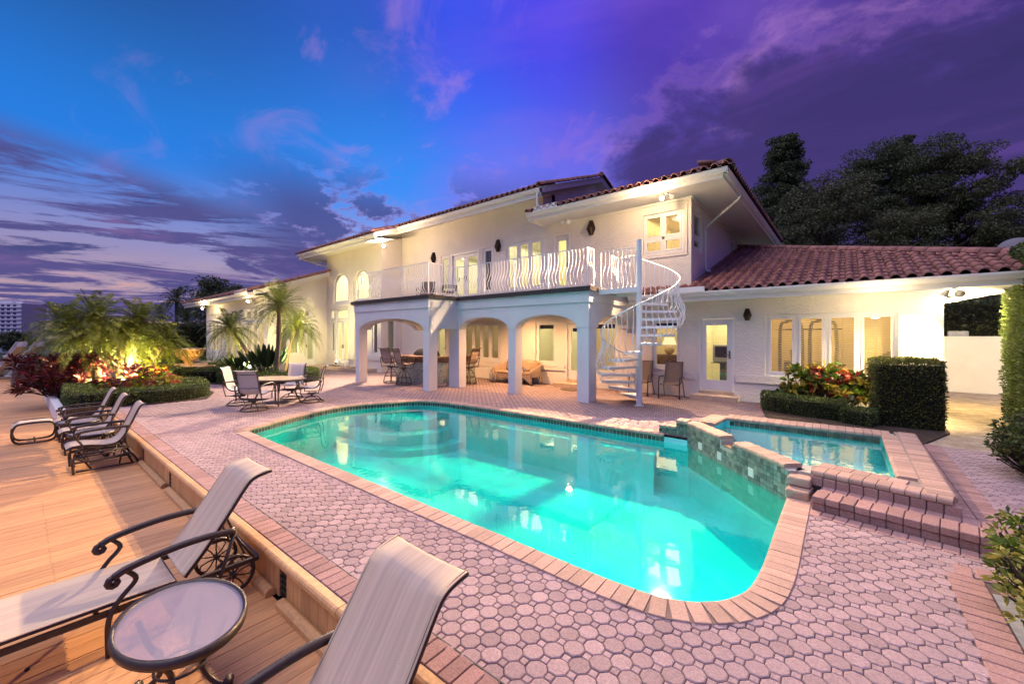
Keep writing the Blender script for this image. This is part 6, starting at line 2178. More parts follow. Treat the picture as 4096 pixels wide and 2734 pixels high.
chaise('sling chaise lounge stretched out left of the foreground side table', -4.13, 0.0)
chaise('sling chaise lounge at the bottom edge, only its raised back and arm showing', -1.72, 0.0)

# ------------------------------------------------------------------ plants
rp = np.random.default_rng(11)
LM = {
 'hedge': leafmat('hedge_leaf', (0.038, 0.070, 0.018), (0.14, 0.19, 0.055)),
 'hedge_warm': leafmat('hedge_leaf_olive', (0.045, 0.060, 0.014), (0.16, 0.17, 0.045)),
 'dark': leafmat('tree_leaf_dark', (0.030, 0.046, 0.020), (0.125, 0.145, 0.062), 0.6),
 'dark2': leafmat('tree_leaf_olive', (0.042, 0.052, 0.022), (0.15, 0.155, 0.070), 0.6),
 'palm': leafmat('palm_leaf', (0.045, 0.075, 0.012), (0.16, 0.19, 0.030)),
 'fern': leafmat('fern_leaf', (0.050, 0.10, 0.008), (0.15, 0.24, 0.018)),
 'strel': leafmat('strelitzia_leaf', (0.012, 0.030, 0.016), (0.040, 0.070, 0.028), 0.35),
 'red': leafmat('cordyline_leaf', (0.040, 0.010, 0.014), (0.20, 0.020, 0.045)),
 'burg': leafmat('burgundy_leaf', (0.030, 0.012, 0.012), (0.12, 0.030, 0.028)),
 'cro_g': leafmat('croton_green', (0.030, 0.085, 0.012), (0.14, 0.22, 0.015)),
 'cro_y': leafmat('croton_yellow', (0.26, 0.26, 0.02), (0.45, 0.34, 0.06)),
 'cro_r': leafmat('croton_red', (0.28, 0.030, 0.022), (0.48, 0.11, 0.06)),
 'var': leafmat('variegated_leaf', (0.09, 0.14, 0.025), (0.46, 0.42, 0.10)),
}
M_bark = mat('palm_bark', (0.22, 0.165, 0.115), 0.95, 0.4, 16, 0.9, 22, bdist=0.02, stretch=(1, 1, 5))
M_bark2 = mat('tree_bark', (0.055, 0.042, 0.032), 0.95, 0.3, 6, 0.6, 12)
M_twig = mat('hedge_core', (0.014, 0.016, 0.007), 1.0)

def sphdir(n, r=rp):
    d = r.normal(size=(n, 3)); return d / np.linalg.norm(d, axis=1, keepdims=True)

def hedge_from_path(name, label, path, w, h, dens, leaf, lm, z0=0.0, cat='hedge', round_=0.06):
    """clipped hedge along a path: leaf shell round a dark core"""
    t = thing(name, label, cat)
    P = np.array(resample(path, 0.12)); m = len(P)
    T_ = np.gradient(P, axis=0); T_ /= np.linalg.norm(T_, axis=1, keepdims=True)
    N_ = np.stack([T_[:, 1], -T_[:, 0]], axis=1)
    q = MB()
    c = w / 2 - 0.07
    v = []
    for p, n_ in zip(P, N_):
        a, b = p + n_ * c, p - n_ * c
        v += [(*a, z0), (*a, z0 + h - 0.08), (*b, z0 + h - 0.08), (*b, z0)]
    f = [(i * 4 + k, i * 4 + (k + 1) % 4, i * 4 + 4 + (k + 1) % 4, i * 4 + 4 + k) for i in range(m - 1) for k in range(3)] + [(0, 1, 2, 3), ((m - 1) * 4, (m - 1) * 4 + 3, (m - 1) * 4 + 2, (m - 1) * 4 + 1)]
    q.add(v, f); q.build('core', M_twig, t)
    L = 0.12 * (m - 1)
    n = int(dens * L * (2 * h + w)) + int(dens * w * h * 2)
    s = rp.uniform(0, m - 1.001, n); i = s.astype(int); fr = (s - i)[:, None]
    pos = P[i] * (1 - fr) + P[i + 1] * fr; nn = N_[i]; tt = T_[i]
    ends = rp.uniform(size=n) < (2 * w * h) / (L * (2 * h + w) + 2 * w * h)
    e0 = ends & (rp.uniform(size=n) < 0.5); e1 = ends & ~e0
    per = rp.uniform(0, 2 * h + w, n)
    side = np.where(per < h, 1.0, np.where(per < h + w, 0.0, -1.0))
    off_ = np.where(side == 1, w / 2, np.where(side == -1, -w / 2, w / 2 - (per - h)))
    z = np.where(side == 1, per, np.where(side == -1, per - h - w, h))
    out = np.zeros((n, 3)); out[:, :2] = nn * side[:, None]; out[:, 2] = (side == 0)
    if ends.any():
        k = ends.sum(); pos[ends] = np.where(e0[ends][:, None], P[0], P[-1]); off_[ends] = rp.uniform(-w / 2, w / 2, k); z[ends] = rp.uniform(0, h, k)
        out[ends, :2] = np.where(e0[ends][:, None], -T_[0], T_[-1]); out[ends, 2] = 0
    pts = np.zeros((n, 3)); pts[:, :2] = pos + nn * off_[:, None]; pts[:, 2] = z
    lump = 0.022 * np.sin(pts[:, 0] * 7.3 + pts[:, 2] * 5) * np.cos(pts[:, 1] * 6.1 + 1.7)
    pts += out * (lump - rp.uniform(-0.01, round_, n) - np.where(z > h - 0.05, 0.02, 0) * (side != 0))[:, None]
    pts[:, 2] = np.maximum(pts[:, 2], 0.01) + z0
    d = out * 0.9 + sphdir(n) * 0.8 + np.array([0, 0, 0.35])
    V, F = leaves(pts, d, leaf, leaf * 0.5, rp)
    npmesh('foliage', V, F, lm, t)
    return t

def at(u, v, d):
    """world point seen at pixel (u,v) at depth d"""
    p = FW * d + RT * d * (u - 2048) / 1627
    return (p[0], p[1], 1.8 + d * (1342 - v) / 1627)

def frond_set(n, L, z_lo, z_hi, leaflet, rngl, droop=0.9, pairs=38, width=0.018, r0=0.0):
    """pinnate fronds round the origin: arrays of leaflet quads + rachis paths"""
    Vs, Fs, paths = [], [], []
    k0 = 0
    for i in range(n):
        az = i * 2.39996 + rngl.uniform(-.2, .2)
        el_ = z_lo + (z_hi - z_lo) * (i + 0.5) / n + rngl.uniform(-.1, .1)
        Lf = L * rngl.uniform(0.85, 1.1)
        h = np.array([math.cos(az), math.sin(az), 0])
        ts = np.linspace(0, 1, 9)
        path = [np.array([0, 0, 0]) + h * (r0 + Lf * t * math.cos(el_) * (1 - 0.18 * t * t)) + np.array([0, 0, Lf * t * math.sin(el_) - droop * Lf * 0.55 * t ** 2.2 * (0.4 + 0.6 * math.cos(el_))]) for t in ts]
        path = np.array(path)
        paths.append(path)
        tp_ = np.linspace(0.08, 0.99, pairs)
        idx = tp_ * 8; ii = np.minimum(idx.astype(int), 7); ff = (idx - ii)[:, None]
        pos = path[ii] * (1 - ff) + path[ii + 1] * ff
        tan = path[ii + 1] - path[ii]; tan /= np.linalg.norm(tan, axis=1, keepdims=True)
        sd2 = np.cross(tan, [0, 0, 1.0]); sd2 /= (np.linalg.norm(sd2, axis=1, keepdims=True) + 1e-6)
        upv = np.cross(sd2, tan)
        lens = leaflet * np.sin(np.clip(tp_, 0.06, 0.97) * PI * 0.92 + 0.18) * rngl.uniform(.85, 1.1, pairs)
        for s in (-1, 1):
            d = sd2 * s * 0.85 + tan * 0.62 + upv * (0.18) + rngl.normal(0, .09, (pairs, 3))
            d /= np.linalg.norm(d, axis=1, keepdims=True)
            tip = pos + d * lens[:, None]; tip[:, 2] -= 0.22 * lens
            w = np.cross(d, upv); w = w / (np.linalg.norm(w, axis=1, keepdims=True) + 1e-6) * width / 2
            midp = pos + d * lens[:, None] * 0.45
            V = np.stack([pos, midp + w, tip, midp - w], axis=1).reshape(-1, 3)
            F = np.arange(pairs * 4).reshape(-1, 4) + k0
            k0 += pairs * 4
            Vs.append(V); Fs.append(F)
    return np.concatenate(Vs), np.concatenate(Fs), paths

def palm(label, path, crown_L, nf=46, group=None, leaflet=0.22, boot=True, name='palm_tree', trunk_r=0.075, zlo=-0.55, zhi=1.25, lm=None, pairs=38, width=0.018):
    base = path[0]
    t = thing(name, label, 'palm', base, 0, group)
    loc_ = [tuple(np.array(p) - np.array(base)) for p in path]
    P = smoothpath(loc_, 6)
    rr = [trunk_r * (1.15 - 0.25 * i / len(P)) * (1 + 0.06 * math.sin(i * 2.4)) for i in range(len(P))]
    q = MB(); q.tube(P, rr, 10); q.build('trunk', M_bark, t, smooth=True)
    top = np.array(P[-1])
    if boot:
        q = MB()
        for k in range(40):
            a = k * 2.4; z = -0.30 + 0.32 * k / 40
            r_ = trunk_r * (1.0 + 0.9 * math.sin(PI * k / 40))
            q.tube([(top[0] + r_ * 0.6 * math.cos(a), top[1] + r_ * 0.6 * math.sin(a), top[2] + z), (top[0] + r_ * 1.7 * math.cos(a), top[1] + r_ * 1.7 * math.sin(a), top[2] + z + 0.09)], [0.028, 0.012], 5)
        q.build('leaf_boots', M_bark, t)
    V, F, paths = frond_set(nf, crown_L, zlo, zhi, leaflet, rp, pairs=pairs, width=width)
    cr = npmesh('crown', V + top, F, lm or LM['palm'], t)
    q = MB()
    for p in paths: q.tube([tuple(x + top) for x in p[::2]], [0.012, 0.009, 0.007, 0.004, 0.002], 4, cap=False)
    q.build('rachis', LM['palm'] if lm is None else lm, cr)
    return t

# ---- front left bed: hedge, palms, cordyline, crotons
hedge_from_path('hedge', 'low clipped hedge curving round the left palm bed behind the gliders', smoothpath([(-17.6, 1.15), (-16.2, 1.08), (-14.95, 1.12), (-14.62, 1.55), (-14.45, 2.2), (-14.42, 2.9), (-14.8, 3.4), (-15.8, 3.6), (-17.3, 3.72)], 6), 0.52, 0.40, 1900, 0.045, LM['hedge'])
hedge_from_path('hedge', 'low clipped hedge around the glowing urn fountain', smoothpath([(-22.5, 3.95), (-20.3, 4.05), (-19.0, 4.42), (-18.75, 4.95), (-19.4, 5.35), (-21.0, 5.75), (-23.2, 5.9)], 6), 0.55, 0.52, 1300, 0.055, LM['hedge'])
hedge_from_path('hedge', 'low round hedge behind the dining table, enclosing the three palms', smoothpath([(-19.3, 5.25), (-18.0, 5.05), (-17.0, 5.2), (-16.45, 5.9), (-16.25, 6.6), (-16.45, 7.35), (-17.2, 7.85), (-18.4, 8.1)], 6), 0.5, 0.42, 1500, 0.05, LM['hedge'])
grp = 'pygmy date palms in the left bed'
for (u0, v0, d0, u1, v1, d1, L, lab) in (
    (385, 1560, 12.7, 318, 1345, 12.5, 1.15, 'left bed palm with the trunk that leans left over the cordyline'),
    (392, 1562, 12.6, 385, 1275, 12.9, 1.20, 'left bed palm with the straight trunk nearest the front hedge'),
    (470, 1540, 13.3, 492, 1352, 13.4, 1.05, 'left bed palm with a short lit trunk behind the landscape lamp'),
    (420, 1548, 13.4, 255, 1295, 13.6, 1.15, 'left bed palm whose crown hangs over the white planter wall'),
    (500, 1535, 14.0, 560, 1285, 14.2, 1.20, 'left bed palm with its crown toward the garden wing'),
    (560, 1525, 14.6, 655, 1365, 14.8, 1.0, 'left bed palm with the low crown by the urn fountain')):
    b_, c_ = np.array(at(u0, v0, d0)), np.array(at(u1, v1, d1)); b_[2] = 0.02
    mid_ = b_ * 0.45 + c_ * 0.55 + np.array([(c_ - b_)[0] * -0.12, 0, 0])
    palm(lab, [tuple(b_), tuple(mid_), tuple(c_)], L * 1.12, 60, grp, 0.26)

def strap_plant(name, label, base, stems, L, wd, lm, h0, h1, cat='plant', spread=0.35, nl=26, lm2=None, up=0.5, group=None):
    """stems each with a head of strap leaves"""
    t = thing(name, label, cat, base, 0, group)
    pts, ds = [], []
    q = MB()
    for s in range(stems):
        a = s * 2.4 + rp.uniform(0, 1); r_ = spread * math.sqrt((s + .5) / stems)
        h = rp.uniform(h0, h1)
        top = np.array([r_ * math.cos(a) * 1.25, r_ * math.sin(a) * 1.25, h]); bot = np.array([r_ * math.cos(a) * .5, r_ * math.sin(a) * .5, 0])
        q.tube([tuple(bot), tuple((top + bot) / 2 + [0.02, 0.02, 0]), tuple(top)], [0.014, 0.011, 0.008], 5)
        for k in range(nl):
            az = rp.uniform(0, 2 * PI); e = rp.uniform(-0.3, 1.2)
            ds.append((math.cos(az) * math.cos(e), math.sin(az) * math.cos(e), math.sin(e) + up * 0.4))
            pts.append(top + [0, 0, -0.12 * rp.uniform()])
    q.build('stem', M_bark2, t)
    pts, ds = np.array(pts), np.array(ds)
    sel = rp.uniform(size=len(pts)) < (0.5 if lm2 else 1.1)
    V, F = leaves(pts[sel], ds[sel], L, wd, rp, droop=0.25); npmesh('leaves', V, F, lm, t)
    if lm2:
        V, F = leaves(pts[~sel], ds[~sel], L, wd, rp, droop=0.25); npmesh('inner_leaves', V, F, lm2, t)
    return t
strap_plant('cordyline', 'large dark red cordyline spilling over the end of the white planter wall', (-18.5, 0.95, 0), 90, 0.33, 0.048, LM['red'], 0.10, 1.15, spread=0.85, nl=30, lm2=LM['burg'], cat='shrub')
strap_plant('cordyline', 'smaller red cordyline between the palm trunks of the left bed', (-17.6, 2.2, 0), 14, 0.30, 0.042, LM['burg'], 0.2, 0.8, spread=0.5, nl=18, lm2=LM['red'], cat='shrub')
def croton(label, base, rx, ry, h, n, leaf=0.16, mixw=(0.5, 0.3, 0.2), name='croton_shrub', lms=('cro_g', 'cro_y', 'cro_r'), group=None):
    """broad-leaved shrub: leaf rosettes on forked stems"""
    t = thing(name, label, 'shrub', base, 0, group)
    nc = max(10, n // 14)
    a = rp.uniform(0, 2 * PI, nc); r_ = np.sqrt(rp.uniform(0, 1, nc)); zc = rp.uniform(0.3, 1.0, nc) * h * (1 - 0.35 * r_)
    cen = np.stack([r_ * rx * np.cos(a), r_ * ry * np.sin(a), zc], axis=1)
    q = MB()
    for c in cen: q.tube([(c[0] * 0.3, c[1] * 0.3, 0), (c[0] * 0.7, c[1] * 0.7, c[2] * 0.5), tuple(c)], [0.012, 0.009, 0.006], 5)
    q.build('stem', M_bark2, t)
    idx = rp.integers(0, nc, n)
    ds = sphdir(n); ds[:, 2] = ds[:, 2] * 0.6 + 0.35
    pts = cen[idx] + ds * 0.02
    kind = rp.choice(3, nc, p=mixw)[idx]
    for k, lm in enumerate(lms):
        s = kind == k
        if s.sum() < 3: continue
        V, F = leaves(pts[s], ds[s], leaf, leaf * 0.42, rp, droop=0.2)
        npmesh(('green_leaves', 'yellow_leaves', 'red_leaves')[k], V, F, LM[lm], t)
    return t
croton('glowing croton shrub beside the landscape lamp in the left bed', (-17.15, 2.55, 0), 0.75, 0.6, 0.62, 900, 0.13, (0.25, 0.3, 0.45))
croton('mixed croton shrub at the right end of the left bed, by the hedge corner', (-16.2, 3.0, 0), 0.75, 0.5, 0.62, 700, 0.14, (0.4, 0.35, 0.25))
croton('tall croton shrub behind the left bed palms', (-19.4, 3.0, 0), 1.0, 0.7, 1.0, 1000, 0.16, (0.35, 0.3, 0.35))
croton('low dark croton shrub at the foot of the palm trunks', (-16.9, 1.7, 0), 0.7, 0.45, 0.55, 700, 0.11, (0.3, 0.1, 0.6), lms=('cro_g', 'cro_y', 'burg'))
strap_plant('iris_clump', 'clump of narrow grassy leaves left of the glowing urn', (-20.6, 3.5, 0), 10, 0.55, 0.03, LM['strel'], 0.15, 0.5, spread=0.4, nl=26, up=1.6)

# ---- bright ferns, bird of paradise, three palms by the wing
def fern(label, base, r_, h, n, group='bright green foxtail ferns'):
    t = thing('fern', label, 'fern', base, 0, group)
    Vs, Fs, k0 = [], [], 0
    for i in range(n):
        a = i * 2.4; e = 0.45 + 0.9 * rp.uniform()
        d = np.array([math.cos(a) * math.cos(e), math.sin(a) * math.cos(e), math.sin(e)])
        L = h * rp.uniform(0.7, 1.1)
        b = np.array([math.cos(a), math.sin(a), 0]) * r_ * 0.6 * rp.uniform()
        m_ = 70
        tt = rp.uniform(0.12, 1, m_)
        pos = b + d * (L * tt)[:, None]; pos[:, 2] -= 0.25 * L * tt ** 2.5 * math.cos(e)
        ds = sphdir(m_) + d * 0.7
        V, F = leaves(pos, ds, 0.075, 0.014, rp)
        Vs.append(V); Fs.append(F + k0); k0 += len(V)
    npmesh('plumes', np.concatenate(Vs), np.concatenate(Fs), LM['fern'], t)
    q = MB(); q.lathe([(0.12, 0.0), (0.06, 0.06)], (0, 0, 0), 8); q.build('root_crown', M_bark2, t)
fern('foxtail fern below the left window of the garden wing', (-29.4, 7.45, 0), 1.3, 1.15, 60)
fern('foxtail fern at the foot of the leaning palm, beside the sliding doors', (-23.6, 6.9, 0), 1.2, 0.95, 60)
fern('foxtail fern at the front of the palm bed, left of the straight trunk', (-18.6, 5.75, 0), 0.9, 0.70, 46)
fern('foxtail fern at the front of the palm bed, right of the straight trunk', (-17.3, 6.3, 0), 0.8, 0.62, 46)
fern('foxtail fern at the right end of the palm bed', (-17.2, 7.2, 0), 0.7, 0.6, 34)
def strelitzia(label, base, n, h):
    t = thing('bird_of_paradise', label, 'plant', base)
    q = MB(); Vs = []; Fs = []; k0 = 0
    for i in range(n):
        a = i * 2.4; lean = rp.uniform(0.1, 0.75)
        hh = h * rp.uniform(0.55, 1.0)
        d = np.array([math.cos(a) * lean, math.sin(a) * lean, 1.0]); d /= np.linalg.norm(d)
        b = np.array([math.cos(a), math.sin(a), 0]) * 0.25 * rp.uniform()
        s = b + d * hh * 0.55
        q.tube([tuple(b), tuple(s)], [0.012, 0.008], 5)
        L = hh * 0.55; W2 = 0.075
        sd2 = np.cross(d, [math.cos(a + rp.uniform(-1, 1)), math.sin(a), 0.1]); sd2 /= np.linalg.norm(sd2)
        v = [s]
        for f_, w_ in ((0.25, 0.8), (0.55, 1.0), (0.85, 0.55)): v += [s + d * L * f_ + sd2 * W2 * w_, s + d * L * f_ - sd2 * W2 * w_]
        v.append(s + d * L)
        for p in v: pass
        Vs += [tuple(p) for p in v]
        Fs += [(k0, k0 + 1, k0 + 2, k0 + 2), (k0 + 1, k0 + 3, k0 + 4, k0 + 2), (k0 + 3, k0 + 5, k0 + 6, k0 + 4), (k0 + 5, k0 + 7, k0 + 6, k0 + 6)]; k0 += 8
    q.build('stalk', LM['strel'], t)
    mm = MB(); mm.add(Vs, [tuple(dict.fromkeys(f)) for f in Fs]); mm.build('leaf_blades', LM['strel'], t, smooth=True)
strelitzia('dark bird-of-paradise clump around the straight palm trunk', (-18.6, 6.55, 0), 90, 1.45)
strelitzia('smaller bird-of-paradise clump at the left of the palm bed', (-20.3, 6.1, 0), 40, 1.0)
g3 = 'lit palms in front of the garden wing'
def lean(u0, v0, d0, u1, v1, d1, bend):
    b_, c_ = np.array(at(u0, v0, d0)), np.array(at(u1, v1, d1)); b_[2] = 0.0
    m_ = b_ * 0.5 + c_ * 0.5 + RT * bend
    return [tuple(b_), tuple(m_), tuple(c_)]
palm('palm with the straight slender trunk rising behind the dining table', lean(1103, 1530, 16.6, 1118, 1222, 16.6, 0.03), 1.60, 60, g3, 0.28, trunk_r=0.085)
palm('palm leaning left in front of the sliding doors', lean(1020, 1470, 17.8, 920, 1312, 17.6, 0.20), 1.40, 56, g3, 0.26, trunk_r=0.08)
palm('palm leaning right before the glazed side door of the wing', lean(1140, 1440, 19.2, 1190, 1306, 19.4, -0.1), 1.40, 56, g3, 0.26, trunk_r=0.07)

# ---- right bed
hedge_from_path('hedge', 'low clipped hedge in front of the croton in the right bed', [(-1.42, 12.0), (-1.40, 11.62), (-1.25, 11.42), (-0.6, 11.22), (0.05, 11.05)], 0.40, 0.42, 3200, 0.035, LM['hedge'])
hedge_from_path('hedge', 'low end of clipped hedge between the path lamp and the tall hedge block', [(0.02, 10.92), (0.25, 10.80), (0.52, 10.72)], 0.42, 0.34, 3200, 0.035, LM['hedge'])
hedge_from_path('hedge', 'tall square-clipped hedge block at the right end of the house', [(0.46, 11.55), (1.42, 11.6)], 1.30, 1.30, 1700, 0.05, LM['hedge_warm'])
croton('croton shrub with broad green, yellow and red leaves below the wide window', (-0.38, 12.02, 0), 0.86, 0.34, 1.28, 1500, 0.20, (0.50, 0.28, 0.22))
hedge_from_path('hedge', 'tall narrow hedge at the right edge of the picture', [(3.05, 11.3), (3.15, 13.6)], 1.0, 3.55, 900, 0.06, LM['hedge'])
croton('small-leaved bushy shrub by the path at the foot of the tall hedge', (2.02, 8.15, 0), 0.52, 0.7, 0.95, 5200, 0.065, (0.6, 0.3, 0.1), 'bushy_shrub', ('hedge', 'hedge_warm', 'var'))
croton('variegated shrub with green and cream leaves at the right picture edge', (1.16, 3.95, 0), 0.40, 1.0, 0.70, 5200, 0.062, (0.3, 0.6, 0.1), 'variegated_shrub', ('cro_g', 'var', 'var'))

# ---- urn fountain
M_terra = mat('urn_stone', (0.62, 0.42, 0.20), 0.7, 0.2, 8, 0.3, 40)
ux, uy = -21.95, 4.75
ur = thing('urn_fountain', 'carved stone urn fountain glowing gold in the left garden', 'fountain', (ux, uy, 0))
q = MB(); q.lathe([(1.15, 0.0), (1.20, 0.40), (1.32, 0.46), (1.32, 0.54), (1.18, 0.55), (1.12, 0.44)], (0, 0, 0), 36); q.build('basin', M_terra, ur, smooth=False)
q = MB(); q.lathe([(0.30, 0.44), (0.28, 0.50), (0.17, 0.56), (0.14, 0.66), (0.20, 0.70), (0.16, 0.74)], (0, 0, 0), 24); q.build('pedestal', M_terra, ur, smooth=True)
q = MB(); q.lathe([(0.16, 0.74), (0.30, 0.78), (0.40, 0.90), (0.46, 1.05), (0.55, 1.16), (0.62, 1.20), (0.62, 1.24), (0.52, 1.24), (0.45, 1.15)], (0, 0, 0), 32); q.build('bowl', M_terra, ur, smooth=True)
for k in range(4):
    a = k * PI / 2 + 0.4
    q = MB(); q.tube(smoothpath([(0.52 * math.cos(a + s_), 0.52 * math.sin(a + s_), z_) for s_, z_ in ((-0.18, 1.14), (-0.10, 0.98), (0.10, 0.98), (0.18, 1.14))], 4), 0.05, 8); q.build('carved_swag', M_terra, ur, smooth=True)
lamp('fountain_uplight', 'SPOT', (ux + 1.35, uy - 0.75, 0.75), 75, (1.0, 0.60, 0.16), 0.06, aim=(ux, uy, 1.0), spot=R(100), blend=0.6)

# ---- landscape spotlights
M_spot = mat('spot_black', (0.03, 0.028, 0.026), 0.5)
def path_spot(label, loc, aim, energy, col, lens=40, spot=R(110), lit=True):
    t = thing('landscape_spotlight', label, 'spotlight', loc, 0, 'small landscape spotlights in the beds')
    d = (Vector(aim) - Vector(loc)).normalized()
    q = MB(); q.tube([(0, 0, -loc[2]), (0, 0, -0.02)], 0.012, 6); q.build('stake', M_spot, t)
    q = MB(); q.tube([tuple(-d * 0.07), tuple(d * 0.05), tuple(d * 0.09)], [0.035, 0.045, 0.05], 12); q.build('can', M_spot, t)
    if lit:
        q = MB(); q.lathe([(0.045, 0.0), (0.03, 0.015)], (0, 0, 0), 12); q.xf(Matrix.Translation(d * 0.092) @ d.to_track_quat('Z', 'Y').to_matrix().to_4x4()); q.build('lens', emis('spot_lens%d' % lens, (1.0, 0.78, 0.42), lens), t)
        lamp('spot_beam', 'SPOT', tuple(Vector(loc) + d * 0.13), energy, col, 0.05, aim=aim, spot=spot, blend=0.6)
p = at(545, 1532, 12.9)
path_spot('bright landscape spotlight among the crotons of the left bed', (p[0], p[1], 0.32), (p[0] - 1.2, p[1] - 0.2, 1.8), 1500, (1.0, 0.66, 0.24), 90, R(150))
path_spot('landscape spotlight at the back of the left bed, aimed into the crowns', (-18.9, 2.35, 0.25), (-18.3, 1.8, 2.2), 1600, (1.0, 0.74, 0.26), 40, R(150))
path_spot('landscape spotlight near the planter wall, under the left-hand crowns', (-17.2, 1.35, 0.25), (-18.6, 1.2, 2.2), 700, (1.0, 0.72, 0.24), 40, R(140))
path_spot('small landscape spotlight lighting the leaning palm', (-19.9, 6.45, 0.30), (-21.3, 6.4, 2.4), 1300, (1.0, 0.80, 0.30), 60, R(130))
path_spot('small landscape spotlight behind the right-hand dining chair', (-17.9, 7.35, 0.42), (-19.6, 8.2, 2.4), 1300, (1.0, 0.80, 0.30), 60, R(130))
path_spot('brown landscape spotlight on a stake in the right bed', (0.12, 11.15, 0.46), (0.1, 12.3, 1.0), 14, (1.0, 0.75, 0.35), 10, R(110))
path_spot('landscape spotlight shining up inside the tall french doors platform', (-21.7, 11.2, 0.30), (-21.5, 11.5, 2.0), 8, (1.0, 0.85, 0.6), 60, R(120))

# ---- white planter wall along the dock
q = MB(); q.bbox(-24.5, -14.55, 0.62, 0.78, -0.34, 0.02, 0.012)
tag(q.build('planter_wall', mat('planter_white', (0.74, 0.73, 0.72), 0.7, 0.05, 3, 0.2, 30)), 'low white planter wall between the deck and the left palm bed', 'wall')

# ------------------------------------------------------------------ background trees
def tree(label, base, h, crown, n_leaf, leaf, lm, trunk_r=0.3, name='broadleaf_tree', group='dark trees behind the house', nb=26, pts_fn=None):
    """trunk with limbs; leaf clumps at the limb ends; crown is (rx, ry, z0, z1)"""
    t = thing(name, label, 'tree', base, 0, group)
    rx, ry, z0, z1 = crown
    cen = []
    q = MB()
    q.tube(smoothpath([(0, 0, 0), (0.1, 0.05, h * 0.3), (0.0, 0.1, h * 0.6), (0.05, 0, h * 0.85)], 4), [trunk_r * (1 - 0.06 * i) for i in range(13)], 9)
    for k in range(nb):
        a = k * 2.4 + rp.uniform(-.4, .4); f_ = (k + 0.5) / nb
        zz = z0 + (z1 - z0) * f_
        prof = math.sin(PI * min(1, 0.22 + 0.78 * f_)) ** 0.7 if pts_fn is None else pts_fn(f_)
        r_ = prof * rp.uniform(0.45, 1.0)
        e = np.array([rx * r_ * math.cos(a), ry * r_ * math.sin(a), zz])
        s = np.array([0, 0, max(h * 0.2, zz - 0.35 * (abs(e[0]) + abs(e[1])))])
        q.tube([tuple(s), tuple((s + e) / 2 + np.array([0, 0, 0.2])), tuple(e)], [trunk_r * 0.30, trunk_r * 0.18, trunk_r * 0.07], 6)
        cen.append((e, max(0.6, (rx + ry) / 2 * rp.uniform(0.20, 0.40)) if pts_fn is None else max(0.5, rx * 0.36 * (0.5 + prof))))
    q.build('trunk', M_bark2, t, smooth=True)
    per = n_leaf // nb
    Ps, Ds = [], []
    for e, r_ in cen:
        ns = 9
        sub = e + sphdir(ns) * r_ * rp.uniform(0.35, 1.25, (ns, 1)) * np.array([1.2, 1.2, 0.7])
        w_ = rp.uniform(0.4, 1.0, ns); w_ /= w_.sum()
        i_ = rp.choice(ns, per, p=w_)
        d = sphdir(per)
        rad = r_ * 0.46 * np.cbrt(rp.uniform(0.05, 1, per)) * rp.uniform(0.7, 1.3, ns)[i_]
        p = sub[i_] + d * rad[:, None] * np.array([1.25, 1.25, 0.6])
        Ps.append(p); Ds.append(d * 0.6 + sphdir(per) * 0.8 + np.array([0.35, 0.1, -0.1]))
    P, D_ = np.concatenate(Ps), np.concatenate(Ds)
    V, F = leaves(P, D_, leaf, leaf * 0.45, rp, droop=0.3)
    npmesh('crown', V, F, lm, t)
    return t
def gxy(u, d):
    p = at(u, 1342, d); return (p[0], p[1], 0.0)
tree('tall tiered conifer standing left of the dark tree mass', gxy(3130, 30), 15, (3.0, 3.0, 4.5, 16.2), 60000, 0.17, LM['dark'], 0.3, 'conifer_tree', nb=60, pts_fn=lambda f: (1.0 - f) * (0.75 + 0.25 * math.sin(f * 38)) + 0.10)
tree('broad dark tree right behind the wing roof, next to the conifer', gxy(3290, 27), 11, (4.4, 3.6, 2.4, 11.8), 65000, 0.16, LM['dark2'], 0.35, nb=30)
tree('tallest broad dark tree in the middle of the tree mass', gxy(3530, 31), 15, (5.2, 4.2, 3.5, 15.6), 85000, 0.17, LM['dark'], 0.4, nb=36)
tree('feathery crown rising above the dark tree mass', gxy(3610, 34), 17, (2.0, 2.0, 9.5, 18.2), 26000, 0.17, LM['dark'], 0.3, nb=22, pts_fn=lambda f: 1.0 - 0.85 * f)
tree('round dark tree at the right end of the tree mass', gxy(3830, 28), 13, (4.4, 3.6, 3.0, 14.2), 70000, 0.16, LM['dark2'], 0.35, nb=32)
tree('low dark tree filling in behind the hip roof', gxy(3420, 33), 8, (5.0, 3.5, 1.5, 8.2), 45000, 0.18, LM['dark'], 0.3, nb=24)
tree('dark tree at the far right picture edge', gxy(4040, 27), 8, (3.2, 3.2, 1.5, 8.6), 40000, 0.17, LM['dark'], 0.3, nb=22)
tree('dark round tree far behind the garden wing roof', gxy(880, 60), 9, (5.0, 4.0, 3.0, 9.6), 12000, 0.40, LM['dark'], 0.35, nb=22, group='trees far behind the garden wing')
tree('low dark tree beyond the left palms', gxy(52, 60), 2, (2.4, 2.0, 0.2, 2.2), 4000, 0.30, LM['dark'], 0.3, nb=14, group='trees far behind the garden wing')
g5 = 'tall palms beyond the side wall'
for u, d, h, lab in ((3857, 23, 5.2, 'palm trunk beyond the white side wall, left of two'), (3931, 22, 5.0, 'palm trunk beyond the white side wall, right of two')):
    b = gxy(u, d); palm(lab, [b, (b[0], b[1], h * 0.5), (b[0], b[1], h)], 2.3, 34, g5, 0.55, False, 'royal_palm', 0.22, -0.7, 1.2, LM['dark'], 40, 0.05)
b = gxy(4050, 25); palm('shaggy palm at the right picture edge above the hedge', [b, (b[0], b[1], 3.0), (b[0], b[1], 7.0)], 3.0, 44, g5, 0.6, False, 'royal_palm', 0.22, -0.9, 1.2, LM['dark'], 44, 0.05)
